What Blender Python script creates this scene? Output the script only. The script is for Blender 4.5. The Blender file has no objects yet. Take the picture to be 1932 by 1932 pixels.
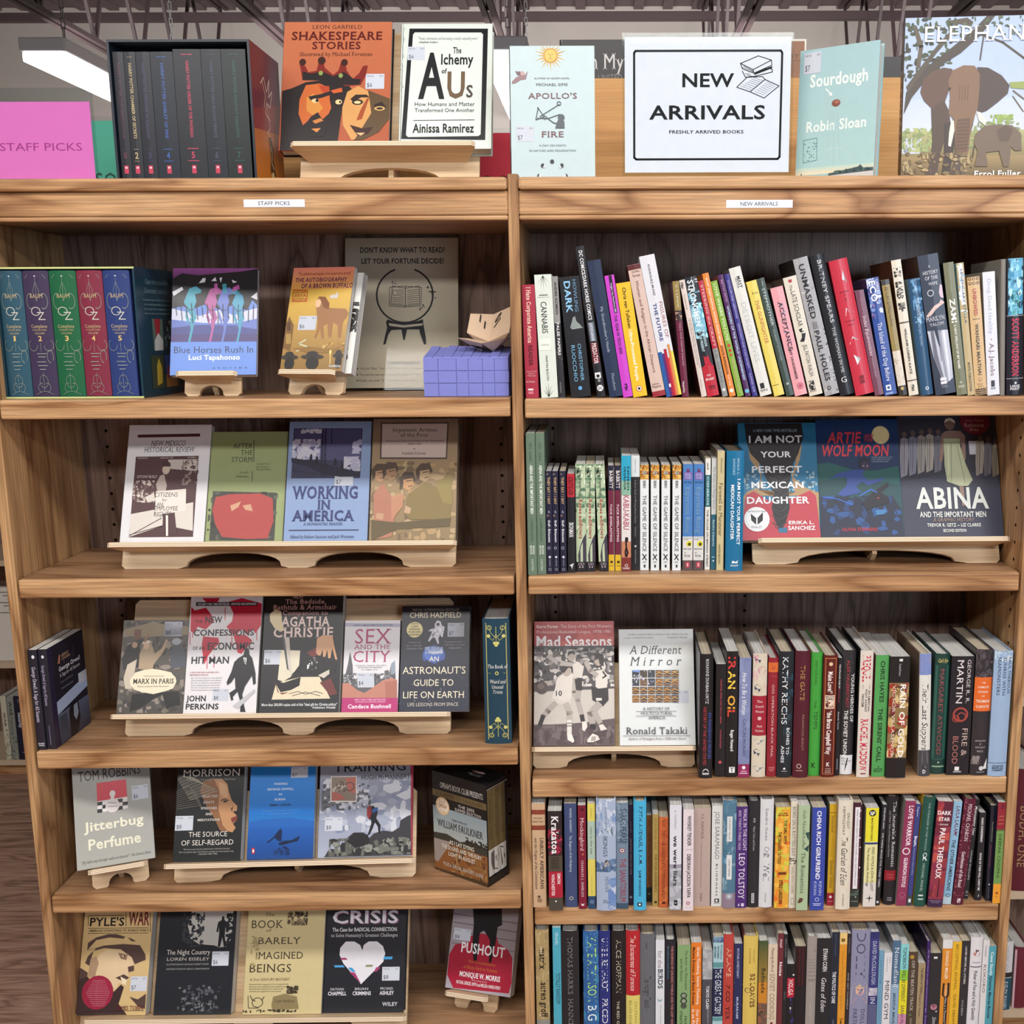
import bpy, math, random
import numpy as np
from mathutils import Matrix, Vector
from mathutils.geometry import tessellate_polygon
C = bpy.context.scene.collection
R_ = math.radians
# ------------------------------------------------------------------ camera, world, lights, exposure
cd = bpy.data.cameras.new('camera'); cam = bpy.data.objects.new('camera', cd); C.objects.link(cam)
cd.sensor_fit = 'HORIZONTAL'; cd.sensor_width = 36.0; cd.lens = 36.0*2030.811/1932
cd.shift_x = -0.098728; cd.shift_y = 0.009034
cd.clip_start = .05; cd.clip_end = 60
cam.matrix_world = Matrix(((0.999935,0.006823,-0.009177,0.148679),(-0.010236,0.176226,-0.984296,-1.891771),(-0.005099,0.984326,0.176285,1.582068),(0,0,0,1)))
bpy.context.scene.camera = cam
wd = bpy.data.worlds.new('world'); bpy.context.scene.world = wd; wd.use_nodes = True
wd.node_tree.nodes['Background'].inputs[0].default_value = (.80, .84, .92, 1)
wd.node_tree.nodes['Background'].inputs[1].default_value = .16
def area(name, loc, aim, sx, sy, power, col):
    l = bpy.data.lights.new(name, 'AREA'); l.shape = 'RECTANGLE'; l.size = sx; l.size_y = sy; l.energy = power; l.color = col
    o = bpy.data.objects.new(name, l); C.objects.link(o); o.location = loc
    o.rotation_euler = (Vector(aim)-Vector(loc)).to_track_quat('-Z', 'Y').to_euler()
# rows of strip lights over the shop floor on this side of the bookcase, and the shop window behind the camera
area('tube_row_near', (.2, -1.55, 3.15), (.2, -1.0, 0), 5.0, .35, 120, (1, .96, .93))
area('tube_row_far', (0, -3.9, 3.15), (0, -2.8, 0), 6.0, .35, 170, (1, .97, .95))
area('back_wall_fill', (-.4, 6.2, 3.1), (-.4, 10, 3.6), 8.0, .5, 420, (1, .97, .95))  # added fill light with no fixture, aimed at the back wall to brighten it
area('shop_window', (2.9, -4.9, 1.95), (.9, 0, 1.5), 1.5, 1.3, 85, (.72, .84, 1))
vs = bpy.context.scene.view_settings
vs.view_transform = 'Standard'; vs.look = 'None'; vs.gamma = 1; vs.use_curve_mapping = False
vs.exposure = -.3
# ------------------------------------------------------------------ materials
def lin(h):
    o = []
    for i in (0, 2, 4):
        c = int(h[i:i+2], 16)/255
        o.append(c/12.92 if c <= .04045 else ((c+.055)/1.055)**2.4)
    return tuple(o)
def newmat(name, rough=.5, spec=.5, col=None, metal=0):
    m = bpy.data.materials.new(name); m.use_nodes = True
    b = m.node_tree.nodes['Principled BSDF']
    b.inputs['Roughness'].default_value = rough; b.inputs['Specular IOR Level'].default_value = spec; b.inputs['Metallic'].default_value = metal
    if col: b.inputs['Base Color'].default_value = (*lin(col), 1)
    return m, m.node_tree.nodes, m.node_tree.links, b
def noise_tint(m, n, l, b, colsock, scale, amt, detail=3):
    tc = n.new('ShaderNodeTexCoord'); nz = n.new('ShaderNodeTexNoise'); nz.inputs['Scale'].default_value = scale; nz.inputs['Detail'].default_value = detail
    l.new(tc.outputs['Object'], nz.inputs['Vector'])
    mr = n.new('ShaderNodeMapRange'); mr.inputs[3].default_value = 1-amt; mr.inputs[4].default_value = 1+amt; l.new(nz.outputs[0], mr.inputs[0])
    mx = n.new('ShaderNodeMix'); mx.data_type = 'RGBA'; mx.blend_type = 'MULTIPLY'; mx.inputs[0].default_value = 1
    l.new(colsock, mx.inputs[6]); l.new(mr.outputs[0], mx.inputs[7]); l.new(mx.outputs[2], b.inputs['Base Color'])
def printed(name, rough, spec):
    m, n, l, b = newmat(name, rough, spec)
    a = n.new('ShaderNodeVertexColor'); a.layer_name = 'Col'
    noise_tint(m, n, l, b, a.outputs[0], 60, .05)
    return m
M = {}
M['gloss'] = printed('glossy_printed_card', .32, .45)
M['matte'] = printed('matte_printed_card', .62, .25)
def solid(name, col, rough=.5, spec=.4, scale=40, amt=.05, metal=0):
    m, n, l, b = newmat(name, rough, spec, metal=metal)
    rgb = n.new('ShaderNodeRGB'); rgb.outputs[0].default_value = (*lin(col), 1)
    noise_tint(m, n, l, b, rgb.outputs[0], scale, amt)
    M[name] = m; return m
def pages(name, c0, c1):
    m, n, l, b = newmat(name, .85, .1)
    tc = n.new('ShaderNodeTexCoord'); mp = n.new('ShaderNodeMapping'); mp.inputs['Scale'].default_value = (2, 900, 2)
    nz = n.new('ShaderNodeTexNoise'); nz.inputs['Scale'].default_value = 1; nz.inputs['Detail'].default_value = 2
    l.new(tc.outputs['Object'], mp.inputs[0]); l.new(mp.outputs[0], nz.inputs['Vector'])
    r = n.new('ShaderNodeValToRGB'); r.color_ramp.elements[0].position = .3; r.color_ramp.elements[1].position = .7
    r.color_ramp.elements[0].color = (*lin(c0), 1); r.color_ramp.elements[1].color = (*lin(c1), 1)
    l.new(nz.outputs[0], r.inputs[0]); l.new(r.outputs[0], b.inputs['Base Color']); M[name] = m
pages('white_pages', 'a9a8a4', 'd2d1cc'); pages('cream_pages', '9c9280', 'c6bca6')
def oak(name, axis, cols, big=1.0, rough=.42, seed=0, pore=.35, wav=1.0):
    """oak grain along AXIS: stretched bands with cathedral distortion, plus fine pores"""
    m, n, l, b = newmat(name, rough, .35)
    tc = n.new('ShaderNodeTexCoord'); oi = n.new('ShaderNodeObjectInfo')
    ad = n.new('ShaderNodeVectorMath'); ad.operation = 'MULTIPLY_ADD'; ad.inputs[1].default_value = (1, 1, 1)
    l.new(tc.outputs['Object'], ad.inputs[0])
    sc = n.new('ShaderNodeVectorMath'); sc.operation = 'SCALE'; sc.inputs[0].default_value = (3.1, 7.7, 5.3); l.new(oi.outputs['Random'], sc.inputs['Scale'])
    l.new(sc.outputs[0], ad.inputs[2])
    def mapped(s_long, s_cross):
        mp = n.new('ShaderNodeMapping'); s = [s_cross]*3; s['XYZ'.index(axis)] = s_long
        mp.inputs['Scale'].default_value = s; mp.inputs['Location'].default_value = (seed*3.3, seed*1.7, seed*2.1)
        l.new(ad.outputs[0], mp.inputs[0]); return mp
    n1 = n.new('ShaderNodeTexNoise'); n1.inputs['Scale'].default_value = 1; n1.inputs['Detail'].default_value = 3; n1.inputs['Distortion'].default_value = .5*wav
    l.new(mapped(1.3*big, 9*big).outputs[0], n1.inputs['Vector'])
    mu = n.new('ShaderNodeMath'); mu.operation = 'MULTIPLY'; mu.inputs[1].default_value = 5.5; l.new(n1.outputs[0], mu.inputs[0])
    fr = n.new('ShaderNodeMath'); fr.operation = 'PINGPONG'; fr.inputs[1].default_value = .5; l.new(mu.outputs[0], fr.inputs[0])
    r = n.new('ShaderNodeValToRGB'); e = r.color_ramp.elements
    e[0].position = 0; e[0].color = (*lin(cols[0]), 1); e[1].position = .5; e[1].color = (*lin(cols[2]), 1)
    x = e.new(.16); x.color = (*lin(cols[1]), 1)
    l.new(fr.outputs[0], r.inputs[0])
    n2 = n.new('ShaderNodeTexNoise'); n2.inputs['Scale'].default_value = 1; n2.inputs['Detail'].default_value = 4
    l.new(mapped(9, 330).outputs[0], n2.inputs['Vector'])
    mr = n.new('ShaderNodeMapRange'); mr.inputs[1].default_value = .35; mr.inputs[2].default_value = .65; mr.inputs[3].default_value = 1-pore; mr.inputs[4].default_value = 1.1
    l.new(n2.outputs[0], mr.inputs[0])
    mx = n.new('ShaderNodeMix'); mx.data_type = 'RGBA'; mx.blend_type = 'MULTIPLY'; mx.inputs[0].default_value = 1
    l.new(r.outputs[0], mx.inputs[6]); l.new(mr.outputs[0], mx.inputs[7]); l.new(mx.outputs[2], b.inputs['Base Color'])
    bp = n.new('ShaderNodeBump'); bp.inputs['Strength'].default_value = .25; bp.inputs['Distance'].default_value = .001
    l.new(n2.outputs[0], bp.inputs['Height']); l.new(bp.outputs[0], b.inputs['Normal'])
    M[name] = m
oak('oak_lengthwise', 'X', ('8f6440', 'b58a5f', 'c79e72'), seed=1, pore=.3)
oak('oak_shelf_top', 'X', ('7d5a3f', '9a7453', 'aa8462'), seed=2, pore=.25)
oak('oak_upright', 'Z', ('8a6341', 'ad845a', 'c39a6d'), seed=3, pore=.35)
oak('oak_back', 'Z', ('5f4a40', '7f675a', '8f766a'), big=1.2, seed=4, pore=.3, rough=.36, wav=1.6)
oak('pale_plywood', 'X', ('c2a37e', 'd3b791', 'dcc3a0'), big=.7, seed=5, pore=.12, rough=.5)
oak('maple_board', 'X', ('bf8a50', 'd09a5c', 'd9a669'), big=.6, seed=6, pore=.1, rough=.45)
oak('floor_plank', 'X', ('8c6a58', 'aa8672', 'c09a84'), big=2.2, seed=7, pore=.3, rough=.5)
m, n, l, b = newmat('plywood_edge', .6, .3)
tc = n.new('ShaderNodeTexCoord'); wv = n.new('ShaderNodeTexWave'); wv.bands_direction = 'Z'; wv.inputs['Scale'].default_value = 105; wv.inputs['Distortion'].default_value = .3
l.new(tc.outputs['Object'], wv.inputs['Vector']); r = n.new('ShaderNodeValToRGB')
r.color_ramp.elements[0].color = (*lin('94795c'), 1); r.color_ramp.elements[1].color = (*lin('e6d3b6'), 1); r.color_ramp.elements[1].position = .45
l.new(wv.outputs[0], r.inputs[0]); l.new(r.outputs[0], b.inputs['Base Color']); M['plywood_edge'] = m
for a_ in [('plaster', 'b3aca6', .9, .1, 3, .04), ('roof_deck', '6d6163', .8, .2, 8, .1), ('brown_steel', '3f3234', .55, .4, 20, .1), ('dark_hole', '1c120c', .9, .1), ('white_paper', 'e8e9f0', .8, .2), ('white_enamel', 'dcdde0', .4, .4),
           ('periwinkle_paper', '7b80c4', .75, .2, 90, .06), ('tan_paper', 'cdb296', .8, .15, 60, .05), ('label_strip', 'dbe2ee', .5, .3), ('sticker_paper', 'c6ccd6', .6, .3), ('yellow_paper', 'b09a3c', .7, .2), ('pale_shelf', 'c8b49a', .5, .3, 20, .08), ('chain_steel', '9a9a9a', .4, .5, 30, .05, .8)]: solid(*a_)
m, n, l, b = newmat('clear_acrylic', .05); b.inputs['Base Color'].default_value = (1, 1, 1, 1)
tr = n.new('ShaderNodeBsdfTransparent'); tr.inputs[0].default_value = (.95, .97, .97, 1); gl = n.new('ShaderNodeBsdfGlossy'); gl.inputs['Roughness'].default_value = .06
ms = n.new('ShaderNodeMixShader'); lw = n.new('ShaderNodeLayerWeight'); lw.inputs[0].default_value = .25
ml = n.new('ShaderNodeMath'); ml.operation = 'MULTIPLY'; ml.inputs[1].default_value = .55; l.new(lw.outputs['Facing'], ml.inputs[0]); l.new(ml.outputs[0], ms.inputs[0])
l.new(tr.outputs[0], ms.inputs[1]); l.new(gl.outputs[0], ms.inputs[2]); l.new(ms.outputs[0], n['Material Output'].inputs[0]); M['clear_acrylic'] = m
m, n, l, b = newmat('lit_diffuser', .4, .3, 'ffffff'); b.inputs['Emission Color'].default_value = (1, .98, .96, 1); b.inputs['Emission Strength'].default_value = 3.0; M['lit_diffuser'] = m
# ------------------------------------------------------------------ mesh helpers
class MB:
    """collects faces with a colour per point and a material slot per face, then links ONE mesh object"""
    def __init__(s): s.v = []; s.f = []; s.c = []; s.m = []
    def add(s, vs, fs, col=(1, 1, 1), mi=0):
        b = len(s.v); s.v += vs; s.f += [tuple(b+i for i in f) for f in fs]; s.m += [mi]*len(fs)
        s.c += col if isinstance(col, list) else [col]*len(vs)
    def box(s, a, b, col=(1, 1, 1), mi=0, T=None):
        x0, y0, z0 = a; x1, y1, z1 = b
        v = [(x0, y0, z0), (x1, y0, z0), (x1, y1, z0), (x0, y1, z0), (x0, y0, z1), (x1, y0, z1), (x1, y1, z1), (x0, y1, z1)]
        if T: v = [tuple(T @ Vector(p)) for p in v]
        s.add(v, [(3, 2, 1, 0), (4, 5, 6, 7), (0, 1, 5, 4), (1, 2, 6, 5), (2, 3, 7, 6), (3, 0, 4, 7)], col, mi)
    def prism(s, pts, z0, z1, f, mi=0, mside=None, col=(1, 1, 1)):
        """outline PTS extruded from z0 to z1; f(x, y, z) places a point"""
        k = len(pts); v = [f(x, y, z0) for x, y in pts]+[f(x, y, z1) for x, y in pts]
        tri = tessellate_polygon([[Vector((x, y, 0)) for x, y in pts]])
        s.add(v, [tuple(t) for t in tri]+[tuple(i+k for i in reversed(t)) for t in tri], col, mi)
        s.add(v, [(i, (i+1) % k, (i+1) % k+k, i+k) for i in range(k)], col, mi if mside is None else mside)
    def bar(s, a, b, w, h=None, col=(1, 1, 1), mi=0):
        a = Vector(a); b = Vector(b); h = h or w; d = b-a; T = Matrix.Translation(a) @ d.to_track_quat('X', 'Z').to_matrix().to_4x4()
        s.box((0, -w/2, -h/2), (d.length, w/2, h/2), col, mi, T)
    def build(s, name, mats, parent=None, mw=None, bevel=0, smooth=False):
        me = bpy.data.meshes.new(name); me.from_pydata(s.v, [], s.f)
        if not isinstance(mats, (list, tuple)): mats = [mats]
        for m in mats: me.materials.append(M[m])
        me.polygons.foreach_set('material_index', s.m)
        ca = me.color_attributes.new('Col', 'FLOAT_COLOR', 'POINT')
        ca.data.foreach_set('color', np.c_[np.array(s.c, dtype=np.float32).reshape(-1, 3), np.ones(len(s.v), dtype=np.float32)].ravel())
        if smooth: me.polygons.foreach_set('use_smooth', [True]*len(s.f))
        o = bpy.data.objects.new(name, me); C.objects.link(o)
        if mw is not None: o.matrix_world = mw
        if parent: o.parent = parent
        if bevel:
            bv = o.modifiers.new('soft_edge', 'BEVEL'); bv.width = bevel; bv.segments = 2; bv.limit_method = 'ANGLE'
        return o
def tag(o, label, cat, group=None):
    o['label'] = label; o['category'] = cat
    if group: o['group'] = group
    return o
def empty(name, mw, label, cat, group=None):
    o = bpy.data.objects.new(name, None); C.objects.link(o); o.empty_display_size = .03; o.matrix_world = mw
    return tag(o, label, cat, group)
def struct(o): o['kind'] = 'structure'; return o
# ------------------------------------------------------------------ lettering: the built-in font's outlines, kept per glyph
_G = {}
def glyph(ch, st):
    k = (ch, st)
    if k in _G: return _G[k]
    def outline(t):
        cu = bpy.data.curves.new('t', 'FONT'); cu.body = t; cu.size = 1; cu.dimensions = '2D'; cu.fill_mode = 'FRONT'; cu.resolution_u = 2
        if 'b' in st or 'S' in st: cu.offset = .022
        ob = bpy.data.objects.new('t', cu); me = ob.to_mesh()
        v = np.array([w.co[:2] for w in me.vertices]).reshape(-1, 2); f = [tuple(p.vertices) for p in me.polygons]
        ob.to_mesh_clear(); bpy.data.objects.remove(ob); bpy.data.curves.remove(cu); return v, f
    if ch == ' ': v, f = np.zeros((0, 2)), []
    else: v, f = outline(ch)
    if 'bar' not in _G: _G['bar'] = outline('|')[0][:, 0].max()
    adv = .28 if ch == ' ' else outline(ch+'|')[0][:, 0].max()-_G['bar']
    if ('s' in st or 'S' in st) and f:
        # slab serifs on the ends of stems
        cnt = {}
        for p in f:
            for a, b in zip(p, p[1:]+p[:1]): e = (min(a, b), max(a, b)); cnt[e] = cnt.get(e, 0)+1
        vl = v.tolist()
        y0, y1 = v[:, 1].min(), v[:, 1].max()
        for (a, b), c in cnt.items():
            if c != 1: continue
            xa, ya = v[a]; xb, yb = v[b]
            if abs(ya-yb) < .004 and .03 < abs(xa-xb) < .19 and (abs(ya-y0) < .01 or abs(ya-y1) < .01):
                x0, x1 = min(xa, xb)-.055, max(xa, xb)+.055; t = .035 if ya < (y0+y1)/2 else -.035; k0 = len(vl)
                vl += [[x0, ya], [x1, ya], [x1, ya+t], [x0, ya+t]]; f.append((k0, k0+1, k0+2, k0+3))
        v = np.array(vl); adv += .03
    if 'i' in st and len(v): v = v+np.c_[v[:, 1]*.22, v[:, 1]*0]
    _G[k] = (v, f, adv); return _G[k]
def text_shape(txt, st):
    """points in units of the cap height (baseline 0, caps 1), faces, ink left, ink right"""
    cap = glyph('H', st)[0][:, 1].max(); x = 0; V = []; F = []; k = 0
    for ch in txt:
        v, f, adv = glyph(ch, st)
        if len(v): V.append((v+[x, 0])/cap); F += [tuple(i+k for i in p) for p in f]; k += len(v)
        x += adv
    if not V: return None
    V = np.concatenate(V); return V, F, V[:, 0].min(), V[:, 0].max()
# ------------------------------------------------------------------ printing on a face: op strings, coordinates in thousandths of the face
EPS = .00006
def draw(mb, code, W, H, face, sub=1):
    """face(u, v, k) -> point on layer k; u from the face's left edge, v from its top"""
    k = 1; T = tessellate_polygon
    def put(P, F, c, k): mb.add([face(min(max(u, 0), 1), min(max(v, 0), 1), k) for u, v in P], F, c if isinstance(c, list) else tuple(c))
    def quad(u0, v0, u1, v1, c0, c1=None):
        P = []; cc = []
        for i in range(sub+1):
            u = u0+(u1-u0)*i/sub; P += [(u, v0), (u, v1)]; cc += [tuple(c0), tuple(c1 or c0)]
        put(P, [(2*i, 2*i+1, 2*i+3, 2*i+2) for i in range(sub)], cc, k)
    for op in code.split('^'):
        if not op: continue
        a = op.split('|'); o = a[0]; c = lin(a[1]) if o not in 'n' else None
        q = [int(x)/1000 for x in a[-2 if o in 'tT' else -1].split()] if o != 'n' else None
        if o == 'p':
            P = list(zip(q[::2], q[1::2])); F = [tuple(t) for t in T([[Vector((x, y, 0)) for x, y in P]])]; put(P, F, c, k)
        elif o == 'r': quad(*q, c)
        elif o == 'g': quad(*q, c, lin(a[2]))
        elif o == 'e':
            N = 20; put([(q[0]+q[2]*math.cos(i*2*math.pi/N), q[1]+q[3]*math.sin(i*2*math.pi/N)) for i in range(N)], [tuple(range(N))], c, k)
        elif o == 'o':
            u, v, ru, rv, w, a0, a1 = q; N = 28; a0 = R_(a0*1000); a1 = R_(a1*1000); P = []
            for i in range(N+1):
                t = a0+(a1-a0)*i/N
                for s in (-.5, .5): P.append((u+(ru+s*w)*math.cos(t), v+(rv+s*w*rv/ru)*math.sin(t)))
            put(P, [(2*i, 2*i+1, 2*i+3, 2*i+2) for i in range(N)], c, k)
        elif o == 'l':
            w = int(a[2])/1000*W/2; P = list(zip(q[::2], q[1::2]))
            for (ua, va), (ub, vb) in zip(P, P[1:]):
                dx, dy = (ub-ua)*W, (vb-va)*H; L = math.hypot(dx, dy) or 1; nx, ny = -dy/L*w/W, dx/L*w/H; ex, ey = dx/L*w*.6/W, dy/L*w*.6/H
                put([(ua+nx-ex, va+ny-ey), (ua-nx-ex, va-ny-ey), (ub-nx+ex, vb-ny+ey), (ub+nx+ex, vb+ny+ey)], [(0, 1, 2, 3)], c, k)
        elif o == 'n':
            u0, v0, u1, v1, N, size, seed = [int(x) for x in a[2].split()]; rn = random.Random(seed); cs = [lin(x) for x in a[1].split(',')]
            for _ in range(N):
                uc = rn.uniform(u0, u1)/1000; vc = rn.uniform(v0, v1)/1000; s = size/1000*rn.uniform(.35, 1); J = rn.choice((5, 6, 7)); t0 = rn.uniform(0, 6); el = rn.uniform(.5, 1.6)
                P = [(min(max(uc+s*el*rn.uniform(.6, 1)*math.cos(t0+j*6.283/J), u0/1000), u1/1000), min(max(vc+s*W/H/el*rn.uniform(.6, 1)*math.sin(t0+j*6.283/J), v0/1000), v1/1000)) for j in range(J)]
                put(P, [tuple(range(J))], rn.choice(cs), k)
                k += .02
        elif o in 'tT':
            sh = text_shape(a[-1], a[2])
            if sh:
                V, F, x0, x1 = sh
                if o == 't':
                    u0, va, u1, vb = q; P = [(u0+(x-x0)/(x1-x0)*(u1-u0), vb+(va-vb)*y) for x, y in V]
                else:
                    uc, h, v0, v1 = q; P = [(uc+(y-.5)*h, v0+(x-x0)/(x1-x0)*(v1-v0)) for x, y in V]
                put(P, F, c, k)
        k += .5 if o in 'pel' else 1
def sticker(root, u0, v0, u1, v1, price, W, H, face):
    mb = MB(); f = lambda u, v, k: face(u0+(u1-u0)*u, v0+(v1-v0)*v, 6+k*.4)
    draw(mb, 'r|c6ccd6|0 0 1000 1000^t|5a6068|n|60 90 420 200|04/26^t|5a6068|n|740 90 930 200|01'+('^t|4c525a|n|80 600 360 880|'+price if price else ''), W*(u1-u0), H*(v1-v0), f)
    mb.build('price_sticker', 'matte', root)
# ------------------------------------------------------------------ books
def book(name, mw, d, t, h, kind, col, side, label, cat='book', group=None, front='', spine='', stick=(), pg='white_pages', gloss='gloss', spine_col=None, fold=None):
    """local x: spine 0 .. fore-edge d; y: front cover 0 .. back cover t; z up"""
    root = empty(name, mw, label, cat, group)
    mb = MB(); cf, cs, cb = lin(col), lin(spine_col or col), lin(side)
    cf, cs, cb = tuple(cf), tuple(cs), tuple(cb)
    hard = kind == 'h'; b = min(.0026, t*.16) if hard else min(.0006, t*.1); ov = .003 if hard else 0.0; bu = min(.0035, t*.13) if hard else min(.0008, t*.05)
    mb.box((0 if not hard else .003, 0, 0), (d, b, h), cf)
    mb.box((0 if not hard else .003, t-b, 0), (d, t, h), cb)
    N = 6 if hard else 2; P = []
    for i in range(N+1):
        y = t*i/N; P.append((-bu*(1-(2*i/N-1)**2), y))
    inner = [(max(b*.8, .0005)+x, y) for x, y in P[::-1]]
    mb.prism(P+inner, 0, h, lambda x, y, z: (x, y, z), 0, None, cs)
    F = lambda u, v, k: (d*u, -EPS*k, h*(1-v))
    S = lambda u, v, k: (-bu*(1-(2*u-1)**2)-EPS*k, t*(1-u), h*(1-v))
    if front: draw(mb, front, d, h, F)
    if spine: draw(mb, spine, t, h, S, 6 if hard else 2)
    mb.build('cover', gloss, root)
    pb = MB(); pb.box((b+.0006, b+.0001, ov), (d-(.003 if hard else .0004), t-b-.0001, h-(.0035 if hard else .0002)))
    pb.build('page_block', pg, root)
    for s in stick: sticker(root, s[0]/1000, s[1]/1000, s[2]/1000, s[3]/1000, s[4], d, h, F)
    return root
def frame(o, x, z):
    """matrix with local x, z axes given and y = z cross x"""
    x = Vector(x).normalized(); z = Vector(z).normalized(); y = z.cross(x).normalized()
    return Matrix(((x.x, y.x, z.x, o[0]), (x.y, y.y, z.y, o[1]), (x.z, y.z, z.z, o[2]), (0, 0, 0, 1)))
def spine_out(name, x, y, z, tilt, d, t, h, kind, col, side, label, spine, group, pg):
    """a book on a shelf, spine to the front; x, z: the bottom corner it stands on at the spine; tilt in degrees, + leans to -x"""
    a = R_(tilt); up = Vector((-math.sin(a), 0, math.cos(a))); rt = Vector((math.cos(a), 0, math.sin(a)))
    o = Vector((x, y, z))+(rt*t if tilt >= 0 else Vector((0, 0, 0)))
    return book(name, frame(o, (0, 1, 0), up), d, t, h, kind, col, side, label, 'book', group, '', spine, (), pg)
CAP, HDR = 1.8341, 1.7646
SHELF = ((1.4649, 1.1437, .8184, .5285, .20), (1.4619, 1.1438, .7536, .4939, .21))
# ------------------------------------------------------------------ the room
def slab(name, a, b, mat):
    mb = MB(); mb.box(a, b); return struct(mb.build(name, mat))
slab('floor', (-7, -7, -.06), (7, 10.2, 0), 'floor_plank')
slab('wall_back', (-7, 10, 0), (7, 10.2, 4.86), 'plaster')
slab('wall_left', (-7.2, -7, 0), (-7, 10.2, 4.86), 'plaster'); slab('wall_right', (7, -7, 0), (7.2, 10.2, 4.86), 'plaster')
slab('wall_front', (-7, -7.2, 0), (7, -7, 4.86), 'plaster')
mb = MB(); mb.box((-7, -7, 4.86), (7, 10.2, 4.92))
for i in range(46): mb.box((-7+i*.3, -7, 4.83), (-6.9+i*.3, 10.2, 4.86))       # ribs of the steel roof deck
struct(mb.build('ceiling', 'roof_deck'))
# ------------------------------------------------------------------ steel roof joists along the depth, a pipe across, strip lights on chains
J0 = None
for i, (x, zc, lab) in enumerate([(-3.70, 3.73, 'steel roof joist farthest toward the pink card side'), (-2.25, 3.73, 'steel roof joist above the orange-red hardcover'), (-.62, 3.73, 'steel roof joist above the pale mint hardcover'), (1.2, 3.73, 'steel roof joist above the new arrivals notice'), (2.65, 3.73, 'steel roof joist above the elephant book')]):
    r = empty('roof_joist', Matrix.Translation((x, -2, zc)), lab, 'roof joist', 'steel roof joists')
    for nm, z0 in (('bottom_chord', 0), ('top_chord', 4.80-zc)):
        mb = MB()
        for s in (-.05, .012): mb.box((s, 0, z0), (s+.038, 11.9, z0+.035))
        mb.build(nm, 'brown_steel', r)
    h = 4.80-zc; k = 0; y = 3.0
    while y < 11.4:
        mb = MB(); z0, z1 = (.02, h) if k % 2 == 0 else (h, .02); mb.bar((0, y, z0), (0, y+.42, z1), .026); mb.build('web_bar', 'brown_steel', r); y += .42; k += 1
mb = MB(); mb.box((-6.9, 8.55, 4.42-.07), (6.9, 8.63, 4.42)); tag(mb.build('bridging_beam', 'brown_steel'), 'dark steel beam running across under the roof deck', 'beam')
def lamp(x, y0, z, label):
    r = empty('ceiling_light', Matrix.Translation((x, y0, z)), label, 'ceiling light', 'hanging strip lights')
    mb = MB(); mb.box((-.14, 0, .05), (.14, 2.44, .13)); mb.build('housing', 'white_enamel', r, bevel=.01)
    mb = MB(); mb.box((-.13, .01, -.01), (.13, 2.43, .05)); mb.build('diffuser', 'lit_diffuser', r, bevel=.012)
    for yy in (.3, 2.1):
        mb = MB(); H_ = 4.83-z; n_ = int((H_-.13)/.06)
        for i in range(n_):
            T = Matrix.Translation((0, yy, .13+i*.06)) @ Matrix.Rotation((i % 2)*math.pi/2, 4, 'Z')
            for s in (-.011, .011): mb.box((s-.0028, -.0028, 0), (s+.0028, .0028, .064), T=T)
            mb.box((-.011, -.0028, .058), (.011, .0028, .064), T=T); mb.box((-.011, -.0028, 0), (.011, .0028, .006), T=T)
        mb.build('chain', 'chain_steel', r)
for a_ in [(-3.2, 5.0, 3.19, 'lit strip light hanging on chains above the pink card'), (-.43, 5.0, 3.19, 'lit strip light seen between the mint and pale blue hardcovers')]: lamp(*a_)
# ------------------------------------------------------------------ the two-bay oak bookcase
P_, TP = .914, .0187
bc = empty('bookcase', Matrix.Translation((0, 0, 0)), 'large oak bookcase with two open bays of adjustable shelves', 'bookcase')
for i, x in enumerate((-P_, 0, P_)):
    mb = MB(); mb.box((x-TP/2, 0, 0), (x+TP/2, .296, CAP+(.006 if i == 1 else 0)))
    if i == 1: draw(mb, 't|3a2818|i|100 300 900 700|57', .02, .02, lambda u, v, k: (x-.006+.014*v, -EPS*k*2, 1.362-.024*u))
    mb.build('upright', 'oak_upright', bc, bevel=.002)
def disc(mb, c, ax, r, n=12):
    P = []
    for k in range(n):
        a, b = r*math.cos(k*6.2832/n), r*math.sin(k*6.2832/n); P.append((c[0]+a, c[1], c[2]+b) if ax == 'y' else (c[0], c[1]+a, c[2]+b))
    mb.add(P, [tuple(range(n))], mi=1)
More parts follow.
